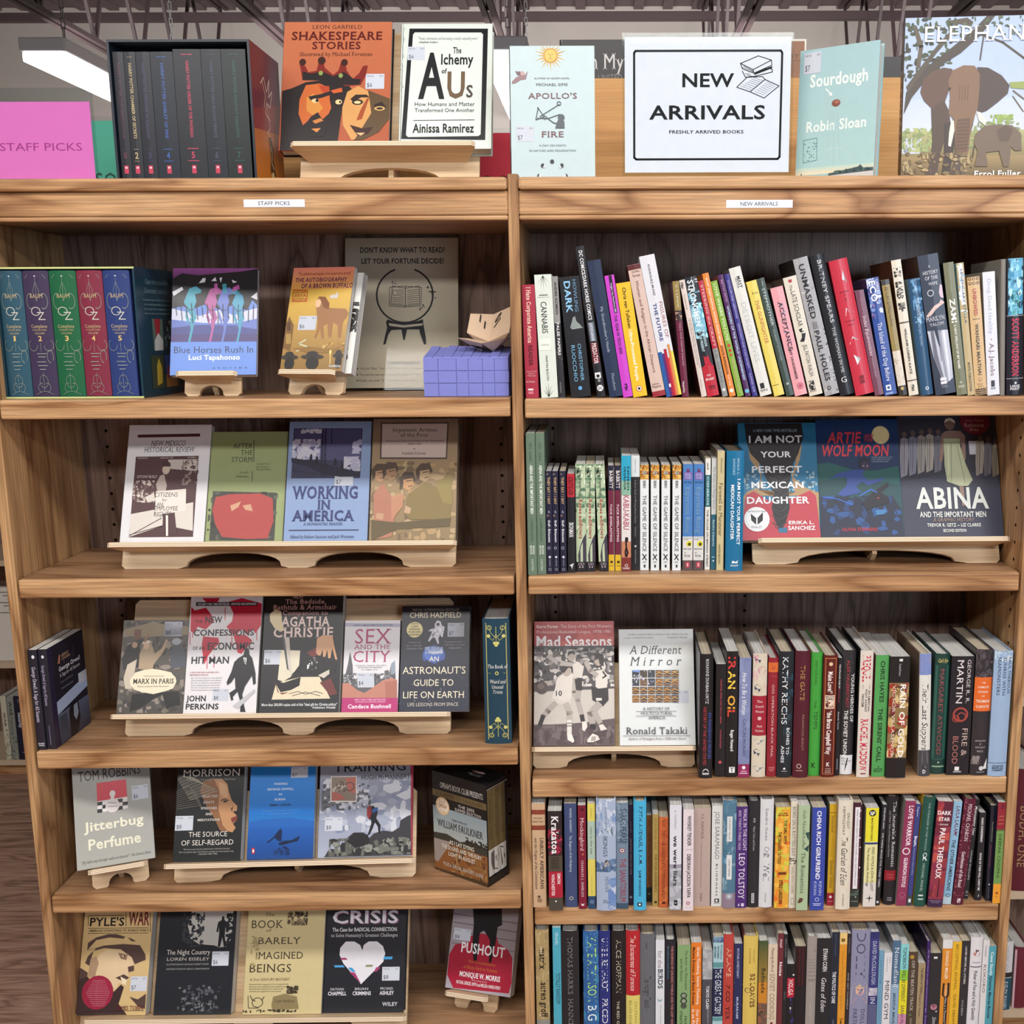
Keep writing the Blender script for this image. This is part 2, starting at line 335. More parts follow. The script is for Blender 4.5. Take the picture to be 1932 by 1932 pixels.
for bay, (xa, xb) in enumerate(((-P_+TP/2, -TP/2), (TP/2, P_-TP/2))):
    mb = MB(); mb.box((xa, .288, .06), (xb, .295, CAP-.02))
    for hx in ((-.853, -.057), (.048, .443))[bay]:
        for k in range(40): disc(mb, (hx, .2876, 1.448-k*.032), 'y', .0033)
    mb.build('back_panel', ['oak_back', 'dark_hole'], bc)
    mb = MB(); mb.box((xa, -.0008, HDR+.008), (xb, .022, CAP-.021)); mb.box((xa, .0, HDR), (xb, .022, HDR+.008)); mb.build('header_board', 'oak_lengthwise', bc, bevel=.003)
    mb = MB(); mb.box((xa, .022, HDR+.001), (xb, .288, HDR+.012)); mb.build('top_panel', 'oak_shelf_top', bc)
    mb = MB(); mb.box((xa, -.010, CAP-.021), (xb, .295, CAP)); mb.build('top_cap', 'oak_lengthwise', bc, bevel=.005)
    for z in SHELF[bay]:
        mb = MB(); mb.box((xa+.0033, .012, z-.034), (xb-.0033, .286, z)); mb.build('shelf', ['oak_shelf_top'], bc)
        o = MB(); o.box((xa+.0033, -.0016, z-.034), (xb-.0033, .0119, z+.0001)); mb2 = o.build('shelf_nosing', 'oak_lengthwise', bc, bevel=.0035)
    mb = MB(); mb.box((xa, .03, .0), (xb, .045, SHELF[bay][-1]-.034)); mb.build('toe_board', 'oak_lengthwise', bc)
    u0, u1, zz0, zz1, tx = ((-.455, -.352, .807+.98, .8195+.98, 'STAFF PICKS'), (.361, .474, .8025+.98, .8155+.98, 'NEW ARRIVALS'))[bay]
    mb = MB(); draw(mb, 'r|dbe2ee|0 0 1000 1000^t|2a2c30|n|'+('235 260 755 740|' if bay == 0 else '215 260 775 740|')+tx, u1-u0, zz1-zz0, lambda u, v, k: (u0+(u1-u0)*u, -.0012-EPS*k, zz0+(zz1-zz0)*(1-v)))
    mb.build('shelf_label', 'matte', bc)
mb = MB()
for k in range(40): disc(mb, (P_-TP/2-.0004, .041, 1.448-k*.032), 'x', .0033)
mb.m = [0]*len(mb.f); mb.build('peg_hole_pattern', 'dark_hole', bc)
# ------------------------------------------------------------------ birch plywood display stands
def stand(name, B, yaw, th, xl, xr, lx, rx, s, d, H, arches, label, group='birch plywood book stands'):
    """one leaning sheet with arched feet and a ledge square to it; xl..xr the sheet, lx..rx the ledge, s ledge height on the sheet, d ledge depth"""
    Xs, up, nn = stand_axes(yaw, th)
    r = empty(name, frame(B, Xs, up), label, 'book stand', group)
    w = xr-xl; pts = [(xl+.006, 0)]
    for c, hw, hh in arches:
        pts += [(c-hw, 0)]
        for k in range(13):
            a = math.pi*(k/12); pts.append((c-hw*.86*math.cos(a), hh*(.12+.88*math.sin(a)**.8)))
        pts += [(c+hw, 0)]
    pts += [(xr-.006, 0), (xr, .006), (xr-.0, H-.008), (xr-.008, H), (xl+.008, H), (xl, H-.008), (xl, .006)]
    mb = MB(); ta = math.tan(R_(th)); mb.prism(pts, 0, .009, lambda x, y, z: (x, z, max(y, z*ta)), 0, 1); b = mb.build('back_board', ['pale_plywood', 'pale_plywood'], r)
    L = frame((lx, 0, s), (1, 0, 0), (0, 0, 1)); W = rx-lx
    mb = MB(); o = [(.006, -d), (W-.006, -d), (W, -d+.006), (W-(.02 if d > .03 else 0), 0), ((.02 if d > .03 else 0), 0), (0, -d+.006)]
    mb.prism(o, 0, .009, lambda x, y, z: (x, y, z), 0, 1); q = mb.build('ledge', ['pale_plywood', 'plywood_edge'], r); q.matrix_basis = Matrix.Translation((lx, 0, s))
    # rear strut keeping the sheet tilted
    mb = MB(); zt = min(H*.7, .16); a = R_(th)
    y1 = zt*math.tan(a)+.03
    mb.prism([(.009, zt), (.009, .02), (.03, .0+.03*math.tan(a)), (y1*.9, (y1*.9)*math.tan(a)), (y1*.9+.008, (y1*.9)*math.tan(a)+.008)], -.0045, .0045, lambda y, z, x: ((xl+xr)/2+x, y, z), 0, 0)
    mb.build('rear_strut', 'pale_plywood', r)
    return r
def stand_axes(yaw, th):
    a, t = R_(yaw), R_(th); Xs = Vector((math.cos(a), math.sin(a), 0)); bk = Vector((-math.sin(a), math.cos(a), 0))
    return Xs, bk*math.sin(t)+Vector((0, 0, math.cos(t))), -bk*math.cos(t)+Vector((0, 0, math.sin(t)))

# ------------------------------------------------------------------ acrylic sign holders
def sign(name, loc, w, h, zo, mx, mt, art, label, cat, lean=0, paper='matte'):
    a = R_(lean); r = empty(name, Matrix.Translation(loc) @ Matrix.Rotation(-a, 4, 'X'), label, cat)
    mb = MB(); mb.box((-w/2-mx, -.0042, .0), (w/2+mx, -.0022, zo+h+mt)); mb.box((-w/2-mx, -.0006, .0), (w/2+mx, .0014, zo+h+mt)); mb.build('clear_panel', 'clear_acrylic', r)
    mb = MB(); k = math.tan(a)
    mb.prism([(.0014, .0), (.0014, .004), (.075, .004+.075*k), (.075, .075*k)], -w/2-mx, w/2+mx, lambda y, z, x: (x, y, z)); mb.build('clear_foot', 'clear_acrylic', r)
    mb = MB(); mb.box((-w/2, -.0018, zo), (w/2, -.0010, zo+h), tuple(lin('e6e7f0' if 'FRESHLY' in art else 'c3b39c' if 'FORTUNE' in art else 'e070bc')))
    draw(mb, art, w, h, lambda u, v, k_: (-w/2+w*u, -.00182-EPS*.1*k_, zo+h*(1-v))); mb.build('printed_sheet', paper, r)
    return r
# ------------------------------------------------------------------ books and stands of both bays
spine_out('paperback_book',.0143,.012,1.4623,1.1544,.1248,.0225,.195,'p','a23345','8e2c3c','dark red paperback with cream script, against the middle upright, new-arrivals top shelf','T|e8c8b4|S|500 340 22 510|I Hate Corporate America^T|4a1820|b|500 300 531 714|READER^t|e0b8b4|n|120 758 880 768|How to Fail^t|e0b8b4|n|250 777 750 787|and be^t|e0b8b4|n|200 796 800 807|Misled and^t|e8c0bc|n|50 845 750 862|Your Mistreats^r|f0dcd8|200 916 600 932^r|c87480|200 941 600 965','books on the new-arrivals top shelf','white_pages')
spine_out('paperback_book',.0416,.012,1.4623,2.4795,.1355,.0294,.2117,'p','d3dcd2','c8d0a0','pale green paperback with leaf sprigs, between dark red and grey books, new-arrivals top shelf','p|34422e|482 10 518 10 160 80^p|34422e|482 10 518 10 320 115^p|34422e|482 10 518 10 520 130^p|34422e|482 10 518 10 700 110^p|34422e|482 10 518 10 860 74^r|7a8478|220 160 720 170^r|7a8478|100 182 800 184^T|23272a|n|450 340 218 471|CANNABIS^r|dfe6dc|50 516 750 611^t|6a746a|i|150 557 650 571|a history^T|4a524c|n|450 130 655 856|MARTIN BOOTH^p|34422e|432 992 468 992 110 922^p|34422e|432 992 468 992 270 887^p|34422e|432 992 468 992 470 872^p|34422e|432 992 468 992 650 892^p|34422e|432 992 468 992 810 928','books on the new-arrivals top shelf','white_pages')
spine_out('paperback_book',.0722,.012,1.4623,2.6863,.1337,.0105,.2089,'p','8c8c8a','34343a','narrow grey and black paperback, between pale green and black books, new-arrivals top shelf','r|2c2c30|0 382 1000 998^n|5a5a5c,3a3a3c|0 610 1000 732 14 200 4^T|1c1c1e|b|550 360 45 309|ANDRE ACIMAN^T|e0e0e0|b|550 420 378 646|FALSE PAPERS^T|a0a0a0|n|400 200 870 959|PICADOR','books on the new-arrivals top shelf','cream_pages')
spine_out('paperback_book',.0939,.012,1.4623,5.1694,.1331,.035,.2079,'p','222429','1c1d22','thick black paperback with blue capitals, between grey and black books, new-arrivals top shelf','T|6a96b8|n|720 160 29 291|HOWLING^T|8cc4e8|b|360 300 37 295|DARK^T|7ab4d8|n|660 160 556 865|CHRISTOPHER^T|7ab4d8|n|340 180 566 869|RUOCCHIO^p|8a9490|480 336 600 328 640 369 820 402 900 426 700 430 400 434 300 418 420 369^p|6a7a84|300 414 950 422 940 430 350 426^e|5aa0d0|500 925 100 17','books on the new-arrivals top shelf','white_pages')
spine_out('paperback_book',.1401,.012,1.4623,7.9233,.165,.0143,.2607,'p','24262a','1d1e22','tallest narrow black comic volume, between black and navy books, new-arrivals top shelf','T|e4e4e4|b|520 420 28 483|DC COMICS/DARK HORSE COMICS^r|6a7480|150 499 850 624^T|d8dce4|b|500 300 503 620|JUSTICE LEAGUE^r|6c1c24|120 634 880 771^T|e8dcdc|b|500 500 637 774|PREDATOR^p|e4e4e4|100 833 800 833 800 872 100 872^e|24262a|450 856 200 11^T|d0d0d0|n|500 300 876 895|III^e|e4e4e4|500 938 380 21^t|24262a|b|250 929 750 948|DC','books on the new-arrivals top shelf','white_pages')
spine_out('paperback_book',.1619,.012,1.4623,9.2455,.1517,.0231,.2371,'p','27344d','202a3e','plain navy paperback with thin lettering, between black and magenta books, new-arrivals top shelf',"T|a8b0c0|s|500 200 337 670|My Grandmother's Hands^T|98a0b2|s|500 220 826 953|Menakem",'books on the new-arrivals top shelf','cream_pages')
spine_out('paperback_book',.1858,.012,1.4623,8.7794,.1353,.0166,.2115,'p','c244c0','b43cb2','magenta paperback with black stripe, between navy and yellow books, new-arrivals top shelf','r|1c1a24|420 2 740 309^T|d8c8e0|b|580 160 65 305|Insights You Need from HBR^T|3a1440|b|500 300 325 642|THE YEAR IN TECH 2025^r|3a1440|300 890 600 947^n|c244c0|300 898 600 947 10 120 4','books on the new-arrivals top shelf','white_pages')
spine_out('paperback_book',.2035,.012,1.4623,8.7135,.1269,.0246,.1983,'p','e2b82e','d8c060','yellow paperback with black and white words, between magenta and pink beige books, new-arrivals top shelf','T|23201a|b|500 240 43 395|Chris van Tulleken^T|f6f0dc|b|500 240 412 859|Ultra-Processed People^e|c8602c|500 929 220 27^e|f4f0e8|500 929 170 21^e|2a2420|500 929 100 12','books on the new-arrivals top shelf','white_pages')
spine_out('paperback_book',.238,.012,1.4623,11.2812,.1474,.0225,.2304,'p','cdb5a9','5c2a2c','pinkish paperback with maroon end bands, between yellow and white books, new-arrivals top shelf','r|5c2a2c|0 1 1000 38^r|96303a|0 959 1000 1000^t|6a4a48|n|250 45 850 60|Griffith^t|6a4a48|n|250 71 850 90|Savage^T|6a3f3e|n|500 220 120 816|Women and Religion in the African Diaspora^t|6a4a48|n|100 895 650 910|Johns^t|6a4a48|n|100 914 800 932|Hopkins','books on the new-arrivals top shelf','cream_pages')
spine_out('paperback_book',.262,.012,1.4623,11.4198,.1573,.0267,.2458,'p','d4d6dc','b8bac0','tall white paperback with rainbow bars, between pink beige and maroon books, new-arrivals top shelf','T|2a2e38|b|500 130 65 283|RODRIGUEZ-MUNIZ^T|9a5a4a|n|800 220 332 586|FIGURES OF^T|2c3c78|b|400 220 335 603|THE FUTURE^r|2c5c9c|0 677 250 1000^r|5a2a6c|250 691 400 1000^r|a8243c|400 662 580 1000^r|d04a3c|580 726 680 1000^r|c88a4a|680 634 840 1000^r|d8cc48|840 684 1000 1000^r|e8e8ec|300 909 420 933','books on the new-arrivals top shelf','white_pages')
spine_out('paperback_book',.2897,.012,1.4623,5.3407,.1282,.0115,.2003,'p','65213a','5a1c32','maroon paperback with gold upper block, between white and cream books, new-arrivals top shelf','r|8f7c44|0 1 1000 250^r|3a2c2c|0 252 1000 339^n|c8a890,8a6a5c|0 263 1000 331 12 200 4^T|e0d8bc|s|500 260 32 224|C S LEWIS^T|c8a8a8|s|550 200 356 727|TILL WE HAVE FACES^T|e8d8d8|b|350 280 864 962|HarperOne','books on the new-arrivals top shelf','white_pages')
spine_out('paperback_book',.3236,.012,1.4623,11.4452,.1312,.0094,.205,'p','cfc3ba','6c2436','cream paperback with small serif text, between maroon and black books, new-arrivals top shelf','p|3a3434|100 21 600 21 600 72 100 72^n|cfc3ba|100 25 600 68 8 200 4^T|6a5a58|s|450 220 119 254|Trethewey^T|4a4044|s|720 180 326 754|Lorca Writing Being a Short Residue^T|4a4044|s|420 160 331 729|A Student, Survey and Drunk^T|8a7c7c|n|400 140 852 919|BE KIT','books on the new-arrivals top shelf','cream_pages')
spine_out('paperback_book',.3342,.012,1.4623,11.5741,.134,.0207,.2094,'p','22262c','18242c','black paperback with red base and ice-blue glare, between cream and red books, new-arrivals top shelf','r|7fb8cc|0 258 1000 457^n|9ad0e0,6aa8c0,5a98b0,a8dce8|0 126 1000 524 30 350 4^n|6a7478,3c4448,c0c8cc|0 2 1000 159 30 140 5^T|dce8ec|b|400 460 27 408|STRONGMEN^T|b8d4dc|b|700 200 408 582|FROM MUSSOLINI^T|b8d4dc|b|380 200 437 623|TO THE PRESENT^r|b42838|0 747 1000 1000^p|b42838|300 656 500 673 700 656 750 706 900 747 950 789 0 789 100 747 300 731^t|e8d8d8|b|300 814 600 830|RUTH^t|e8d8d8|b|120 845 850 865|BEN-GHIAT^r|5a1820|250 913 800 925^r|5a1820|250 934 800 940','books on the new-arrivals top shelf','white_pages')  # the ice-blue glare is painted into the spine colours
spine_out('paperback_book',.3607,.012,1.4623,12.865,.1309,.0094,.2045,'p','ac2c3c','8c2430','slim red and grey paperback, between black and orange books, new-arrivals top shelf','r|8a8c8a|0 582 1000 1000^T|e4b8b4|n|500 420 36 565|STEERING the CRAFT^T|5c6060|n|500 300 599 872|LE GUIN^e|d0d4d0|500 940 300 14','books on the new-arrivals top shelf','white_pages')
spine_out('paperback_book',.3732,.012,1.4623,13.4753,.1393,.0108,.2176,'p','d98238','c87030','slim orange paperback, between red and lime green books, new-arrivals top shelf','T|f0dcc8|b|500 340 36 582|WHAT EVERY RADICAL SHOULD KNOW ABOUT^T|2a1c14|b|500 360 586 819|STATE REPRESSION^T|f0e0d0|n|500 260 819 912|Victor Serge^e|f0e4d8|500 952 320 16','books on the new-arrivals top shelf','cream_pages')
spine_out('paperback_book',.387,.012,1.4623,14.0666,.1309,.0111,.2046,'p','7fa53c','1c2018','slim lime green paperback, between orange and plum books, new-arrivals top shelf','T|e8f0d4|n|500 420 24 513|LOVE WHERE YOU LIVE^e|c04838|500 556 250 14^e|b84838|500 599 250 14^e|b84838|500 637 200 11^T|c8a888|n|500 340 676 963|PETER KAGEYAMA','books on the new-arrivals top shelf','white_pages')
spine_out('paperback_book',.4012,.012,1.4623,13.9162,.1379,.0093,.2155,'p','4c2858','6a3a4c','slim plum purple paperback, between lime green and indigo books, new-arrivals top shelf','T|b888b0|n|500 400 41 220|BETH SIMS^T|a8c8e0|b|500 400 252 866|WORKERS OF THE WORLD UNDERMINED^e|6ab0d0|500 955 400 17','books on the new-arrivals top shelf','white_pages')
spine_out('paperback_book',.4135,.012,1.4623,14.192,.1389,.0091,.217,'p','37307c','2c2664','slim indigo paperback, between plum and white books, new-arrivals top shelf','T|b8b0dc|n|500 340 50 357|SOCIALISM AND LIBERATION^T|b8b0dc|n|500 340 402 770|DEMOCRACY AND CLASS SOCIETY^T|b8b0dc|n|500 340 810 964|SUMMER 2020','books on the new-arrivals top shelf','cream_pages')
spine_out('paperback_book',.4273,.012,1.4623,15.0368,.1458,.0204,.2278,'p','d4d4ce','6a6468','white paperback with pale grey title, between indigo and yellow books, new-arrivals top shelf','T|2c2c30|b|620 300 71 160|MAST^T|4a4a50|n|380 120 79 160|EDITOR^T|b4bcb8|n|500 400 271 734|DETROIT LIVES^r|2c2c30|200 900 550 942^t|3a3a3e|n|80 950 750 967|TEMPLE','books on the new-arrivals top shelf','white_pages')
spine_out('paperback_book',.4523,.012,1.4623,15.1981,.1309,.0178,.2045,'p','d9c862','b8a850','yellow paperback with red serif title, between white and dark green books, new-arrivals top shelf','t|6a6030|s|300 93 850 115|Rosa^T|a8402c|s|550 340 167 547|THE GUNFIGHTER^r|6a6030|50 903 700 908','books on the new-arrivals top shelf','white_pages')
spine_out('paperback_book',.4738,.012,1.4623,15.8127,.1344,.0132,.2101,'p','3c4a44','2c3834','dark green paperback with pale title, between yellow and pink books, new-arrivals top shelf','t|c0ccc8|si|500 29 700 55|J^T|b8c8c4|n|550 360 84 400|STEPMOTHER^T|8a9894|n|500 260 434 699|ROBERT COOVER^r|a0aca8|350 888 700 905','books on the new-arrivals top shelf','cream_pages')
spine_out('paperback_book',.4886,.012,1.4623,14.4644,.123,.0219,.1922,'p','dd9ca2','5a4038','pink paperback with mottled dark title, between dark green and cream books, new-arrivals top shelf','n|a0708c,8c94b0,c08898|250 133 750 563 50 120 4^T|2c2630|S|520 320 133 581|ACCEPTANCE^T|3a2c34|b|450 200 567 851|JEFF VANDERMEER^e|b05068|600 915 260 30^e|dd9ca2|600 915 200 23^e|b05068|600 915 150 17','books on the new-arrivals top shelf','white_pages')
spine_out('paperback_book',.5143,.012,1.4623,14.3632,.1344,.0234,.2101,'p','d2ccbc','54483c','cream paperback with inkblot device, between pink and grey books, new-arrivals top shelf','r|a83844|350 23 600 48^T|3c3a38|i|420 200 69 115|The^T|3a3836|n|500 340 124 416|LATE SCHOLAR^p|201e20|300 437 600 432 500 453 700 462 400 466^p|201e20|450 474 750 478 600 524 500 545 200 537 400 508^T|4a4644|n|500 300 570 837|JILL PATON WALSH^r|2a2a2c|120 875 550 954^n|d2ccbc|120 879 550 950 14 100 4^t|4a4644|n|120 957 600 968|BOOKS','books on the new-arrivals top shelf','white_pages')
spine_out('paperback_book',.5416,.012,1.4623,15.0232,.1556,.0256,.2431,'p','9d9d9f','26241f','grey speckled paperback with black capitals, between cream and black books, new-arrivals top shelf','n|b0b0b2,8a8a8c,c0c0c0|0 0 1000 996 50 100 4^n|26262a|860 475 1000 982 16 80 5^T|1c1c20|b|470 360 45 439|UNMASKED^r|7a7a7c|280 461 620 512^T|1c1c20|b|450 340 526 895|PAUL HOLES^e|1c1c20|400 947 130 14^e|9d9d9f|400 947 80 8','books on the new-arrivals top shelf','cream_pages')
spine_out('hardcover_book',.5686,.012,1.4623,14.3023,.162,.025,.2481,'h','22252a','1c1e24','black hardcover with wide-spaced pale title, between grey and bright red books, new-arrivals top shelf','T|d0d0d2|n|550 270 39 481|BRITNEY SPEARS^T|b8b8ba|s|520 220 513 839|THE WOMAN IN ME^t|d0d0d2|s|280 870 660 909|G','books on the new-arrivals top shelf','white_pages')
spine_out('hardcover_book',.5962,.012,1.4623,13.5319,.157,.0321,.2379,'h','bf3345','9c2838','bright red hardcover with white paper shards, between black and mauve books, new-arrivals top shelf','p|d8d4d8|620 79 500 145 720 178^p|8a949c|620 79 620 153 720 178^p|e4e2e4|400 351 300 409 800 395^p|9aa4ac|400 351 500 380 800 395^p|e4e2e4|450 563 200 618 720 600^p|9aa4ac|450 563 500 585 720 600^p|e4e2e4|300 696 620 736 400 776^p|a0aab0|450 710 620 736 500 754^t|6a1824|n|250 230 750 241|BIOGRAPHY^t|6a1824|n|400 255 550 263|OF^t|6a1824|s|400 281 550 301|X^t|6a1824|n|200 446 750 455|CATHERINE^t|6a1824|n|300 472 650 483|LACEY^p|7a1c2a|360 857 600 857 600 916 360 916^t|bf3345|n|380 879 580 894|BOOKS','books on the new-arrivals top shelf','white_pages')
spine_out('paperback_book',.6299,.012,1.4623,13.2019,.119,.0157,.1859,'p','704456','2c2030','mauve paperback with white handwriting, between bright red and blue books, new-arrivals top shelf','T|e0ccd4|i|500 360 238 620|Indes Equinoxiales^T|a88898|n|500 200 68 228|the long quiet sea^T|b098a4|n|500 200 643 823|translated edition','books on the new-arrivals top shelf','cream_pages')
spine_out('paperback_book',.6471,.012,1.4623,11.4812,.1317,.0218,.2058,'p','2b4a92','20386e','blue glossy paperback with cloudy art, between mauve and tan books, new-arrivals top shelf','n|5a6aa8,3a3a78,7a90c8,8c6a98,c8d0e4|0 4 1000 342 40 300 4^T|e0e4f0|s|800 200 21 173|UMBERTO^T|f0f2f8|S|420 460 25 198|ECO^T|e4e8f4|s|500 340 380 878|The Island of the Day Before^r|dce4f0|200 911 600 958^r|2b4a92|300 924 500 945^r|8a9cc8|100 975 700 992','books on the new-arrivals top shelf','white_pages')
spine_out('paperback_book',.6729,.012,1.4623,11.4717,.13,.0139,.2031,'p','93814f','4a3a24','tan paperback with cream foot panel, between blue and cream books, new-arrivals top shelf','r|3c3c3e|0 1 1000 43^T|3c3424|n|500 400 60 282|AS I LAY DYING^T|4c4430|i|500 300 291 402|Faulkner^r|d0c8b8|0 611 1000 915^n|b8ac98,c4bcac|0 675 1000 889 10 300 4^r|2e2c2a|0 916 1000 998^e|b8a060|500 940 220 15','books on the new-arrivals top shelf','white_pages')
spine_out('paperback_book',.6902,.012,1.4623,10.1743,.1511,.0169,.2361,'p','d6cfbe','54301c','cream paperback with black crosswise letters, between tan and steel blue books, new-arrivals top shelf','t|24221f|b|120 56 850 75|T^t|24221f|b|120 80 850 99|H^t|24221f|b|120 104 850 123|E^t|24221f|b|120 158 850 177|B^t|24221f|b|120 180 850 199|L^t|24221f|b|120 202 850 221|A^t|24221f|b|120 222 850 241|C^t|24221f|b|120 242 850 261|K^t|24221f|b|120 263 850 282|W^t|24221f|b|120 312 850 331|E^t|24221f|b|120 334 850 353|S^t|24221f|b|120 355 850 374|T^r|3c3028|0 453 1000 461^T|3c3834|b|500 220 501 841|WILLIAM LOREN KATZ^r|3c3028|0 885 1000 891^r|3a3834|350 921 620 965^n|d6cfbe|350 925 620 961 8 100 4','books on the new-arrivals top shelf','cream_pages')
spine_out('hardcover_book',.7122,.012,1.4623,9.4703,.1343,.0209,.2035,'h','2f5272','74888c','steel blue glossy hardcover, between cream and navy books, new-arrivals top shelf','n|6a9cc4,4a7ca8,8ab4d4|200 4 1000 386 24 400 4^T|b8d4e8|si|550 300 165 369|THE NIGHTS ARE^T|88a8c4|i|500 220 386 572|Borges Stories^e|d0d8e0|500 941 150 15^e|2f5272|500 941 80 8','books on the new-arrivals top shelf','white_pages')
spine_out('paperback_book',.7373,.012,1.4623,10.3554,.1557,.0357,.2433,'p','2b3243','3c2016','thick navy paperback with draped figure, between steel blue and olive books, new-arrivals top shelf','t|d0d0d4|s|450 74 550 92|A^t|d0d0d4|s|150 113 900 138|HISTORY^t|d0d0d4|s|220 152 850 177|OF THE^t|d0d0d4|s|350 195 800 216|WIFE^o|b8b8c0|400 270 140 21 42 0 360^p|c8b4c0|900 220 1000 227 1000 319 850 312 800 277^p|d0b8b0|1000 348 850 326 750 348 500 362 200 404 50 426 100 436 300 426 550 390 800 369 1000 355^t|c8c8d0|s|20 436 920 468|MARILYN^t|c8c8d0|s|150 482 850 504|YALOM^p|b4b8c4|0 532 1000 546 1000 780 950 894 600 922 350 865 150 745^p|6a6a78|150 535 300 537 350 709 500 879 350 865 150 745^p|8a8c9a|500 539 620 540 650 709 700 915 600 922^p|d0d4dc|700 543 850 544 850 780 800 908 750 915^r|d8d8dc|320 879 620 901^r|d8d8dc|320 906 620 926^t|a8a8b0|n|340 933 620 941|Harper^t|a8a8b0|n|340 943 660 952|Collins','books on the new-arrivals top shelf','white_pages')
spine_out('paperback_book',.7748,.012,1.4623,9.001,.1477,.0181,.2307,'p','727458','1a1a1a','olive paperback with bold white title, between navy and tan books, new-arrivals top shelf','T|8a8c70|n|500 200 50 218|AUDRE LORDE^T|f0f0ea|b|500 500 270 449|ZAMI^T|dcdcd0|b|500 220 463 799|A NEW SPELLING OF MY NAME^e|a0a28a|500 903 130 10^r|9c9e86|200 925 800 944','books on the new-arrivals top shelf','cream_pages')
spine_out('paperback_book',.7942,.012,1.4623,8.0873,.1471,.0126,.2299,'p','b9a67a','a8d0d8','narrow tan paperback with foil glare, between olive and tan books, new-arrivals top shelf','r|d8dce0|200 4 800 313^n|f0f4f8,90b8d0,b0a878|0 4 1000 425 20 400 4^T|3a5060|b|600 300 49 455|LEGENDARY STELLA^T|4a4030|b|500 320 750 970|MYSTIC PUBLICATIONS','books on the new-arrivals top shelf','white_pages')  # glare on the foil is painted in as a pale block and specks
spine_out('paperback_book',.8074,.012,1.4623,7.0756,.1312,.021,.2051,'p','cbab7b','b89a6c','tan paperback with circle and zigzag bands, between tan and white books, new-arrivals top shelf','e|5c4028|180 17 130 13^e|5c4028|500 17 130 13^e|5c4028|820 17 130 13^e|5c4028|180 54 130 13^e|5c4028|500 54 130 13^e|5c4028|820 54 130 13^e|cbab7b|180 17 70 7^e|cbab7b|500 17 70 7^e|cbab7b|820 17 70 7^e|cbab7b|180 54 70 7^e|cbab7b|500 54 70 7^e|cbab7b|820 54 70 7^T|a83c30|b|500 300 100 326|UNBOWED^r|6a5438|200 351 800 356^T|4a3a28|b|500 280 393 828|WANGARI MAATHAI^e|8a6c44|500 868 140 14^e|cbab7b|500 868 100 10^t|6a5438|n|200 900 700 910|Anchor^t|6a5438|n|300 918 700 929|Books^l|4c3a24|70|60 944 170 956 280 944 390 956 500 944 610 956 720 944 830 956 940 944^l|4c3a24|70|60 962 170 974 280 962 390 974 500 962 610 974 720 962 830 974 940 962^l|4c3a24|70|60 981 170 993 280 981 390 993 500 981 610 993 720 981 830 993 940 981','books on the new-arrivals top shelf','white_pages')
spine_out('paperback_book',.8291,.012,1.4623,5.6537,.1365,.0213,.2132,'p','d6d8e0','8a8680','white paperback with small red and blue serif, between tan and grey books, new-arrivals top shelf','T|9aa4b8|s|500 300 58 503|Drop Dead Healthy^e|7a2c34|500 545 50 5^T|5c2a34|s|500 340 575 840|A.J. Jacobs^r|2c2c34|320 880 620 932^r|8a8c98|280 938 660 952','books on the new-arrivals top shelf','white_pages')
spine_out('hardcover_book',.851,.012,1.4623,2.8446,.1547,.0082,.2344,'h','7c7871','8c8880','tall slim grey hardcover, between white and black books, new-arrivals top shelf','','books on the new-arrivals top shelf','white_pages')
spine_out('hardcover_book',.8622,.012,1.4623,3.2757,.1553,.0297,.2353,'h','20202a','15151a','thick black large print hardcover, last after the grey one, new-arrivals top shelf','r|6ab0d0|80 0 950 406^n|8ad0e8,4a90b8,b8e4f0,205068,2a3a48|80 5 950 413 50 300 4^T|1e8c78|b|500 380 232 406|KING OF KINGS^r|a8a8b0|0 413 1000 417^T|c83450|b|500 400 435 857|SCOTT ANDERSON^r|a8a8b0|0 875 1000 879^t|d8d8dc|b|200 924 750 942|LARGE^t|d8d8dc|b|200 946 750 963|PRINT^e|d8d8dc|500 910 60 8','books on the new-arrivals top shelf','white_pages')
spine_out('paperback_book',.0127,.0079,1.1442,0,.178,.016,.2572,'p','657a68','2c2e34','sage green graphic paperback beside the upright, against the middle upright, new-arrivals second shelf','T|35433a|n|500 280 68 193|GETZ -- CLARKE^T|dfe6dc|b|550 340 223 564|ABINA AND THE IMPORTANT MEN^T|3c4a40|i|500 200 598 760|A GRAPHIC HISTORY^T|dfe6dc|b|660 200 789 851|SECOND^T|dfe6dc|b|360 200 789 851|EDITION^T|cfd8cc|s|500 240 885 970|OXFORD','matching sage green graphic paperbacks','white_pages')
spine_out('paperback_book',.0293,.0113,1.1442,0,.178,.0158,.2568,'p','657a68','2c2e34','sage green graphic paperback with torn white corner, between sage green and navy, new-arrivals second shelf','T|35433a|n|500 280 68 193|GETZ -- CLARKE^T|dfe6dc|b|550 340 224 566|ABINA AND THE IMPORTANT MEN^T|3c4a40|i|500 200 600 763|A GRAPHIC HISTORY^T|dfe6dc|b|660 200 791 854|SECOND^T|dfe6dc|b|360 200 791 854|EDITION^T|cfd8cc|s|500 240 888 973|OXFORD','matching sage green graphic paperbacks','cream_pages')
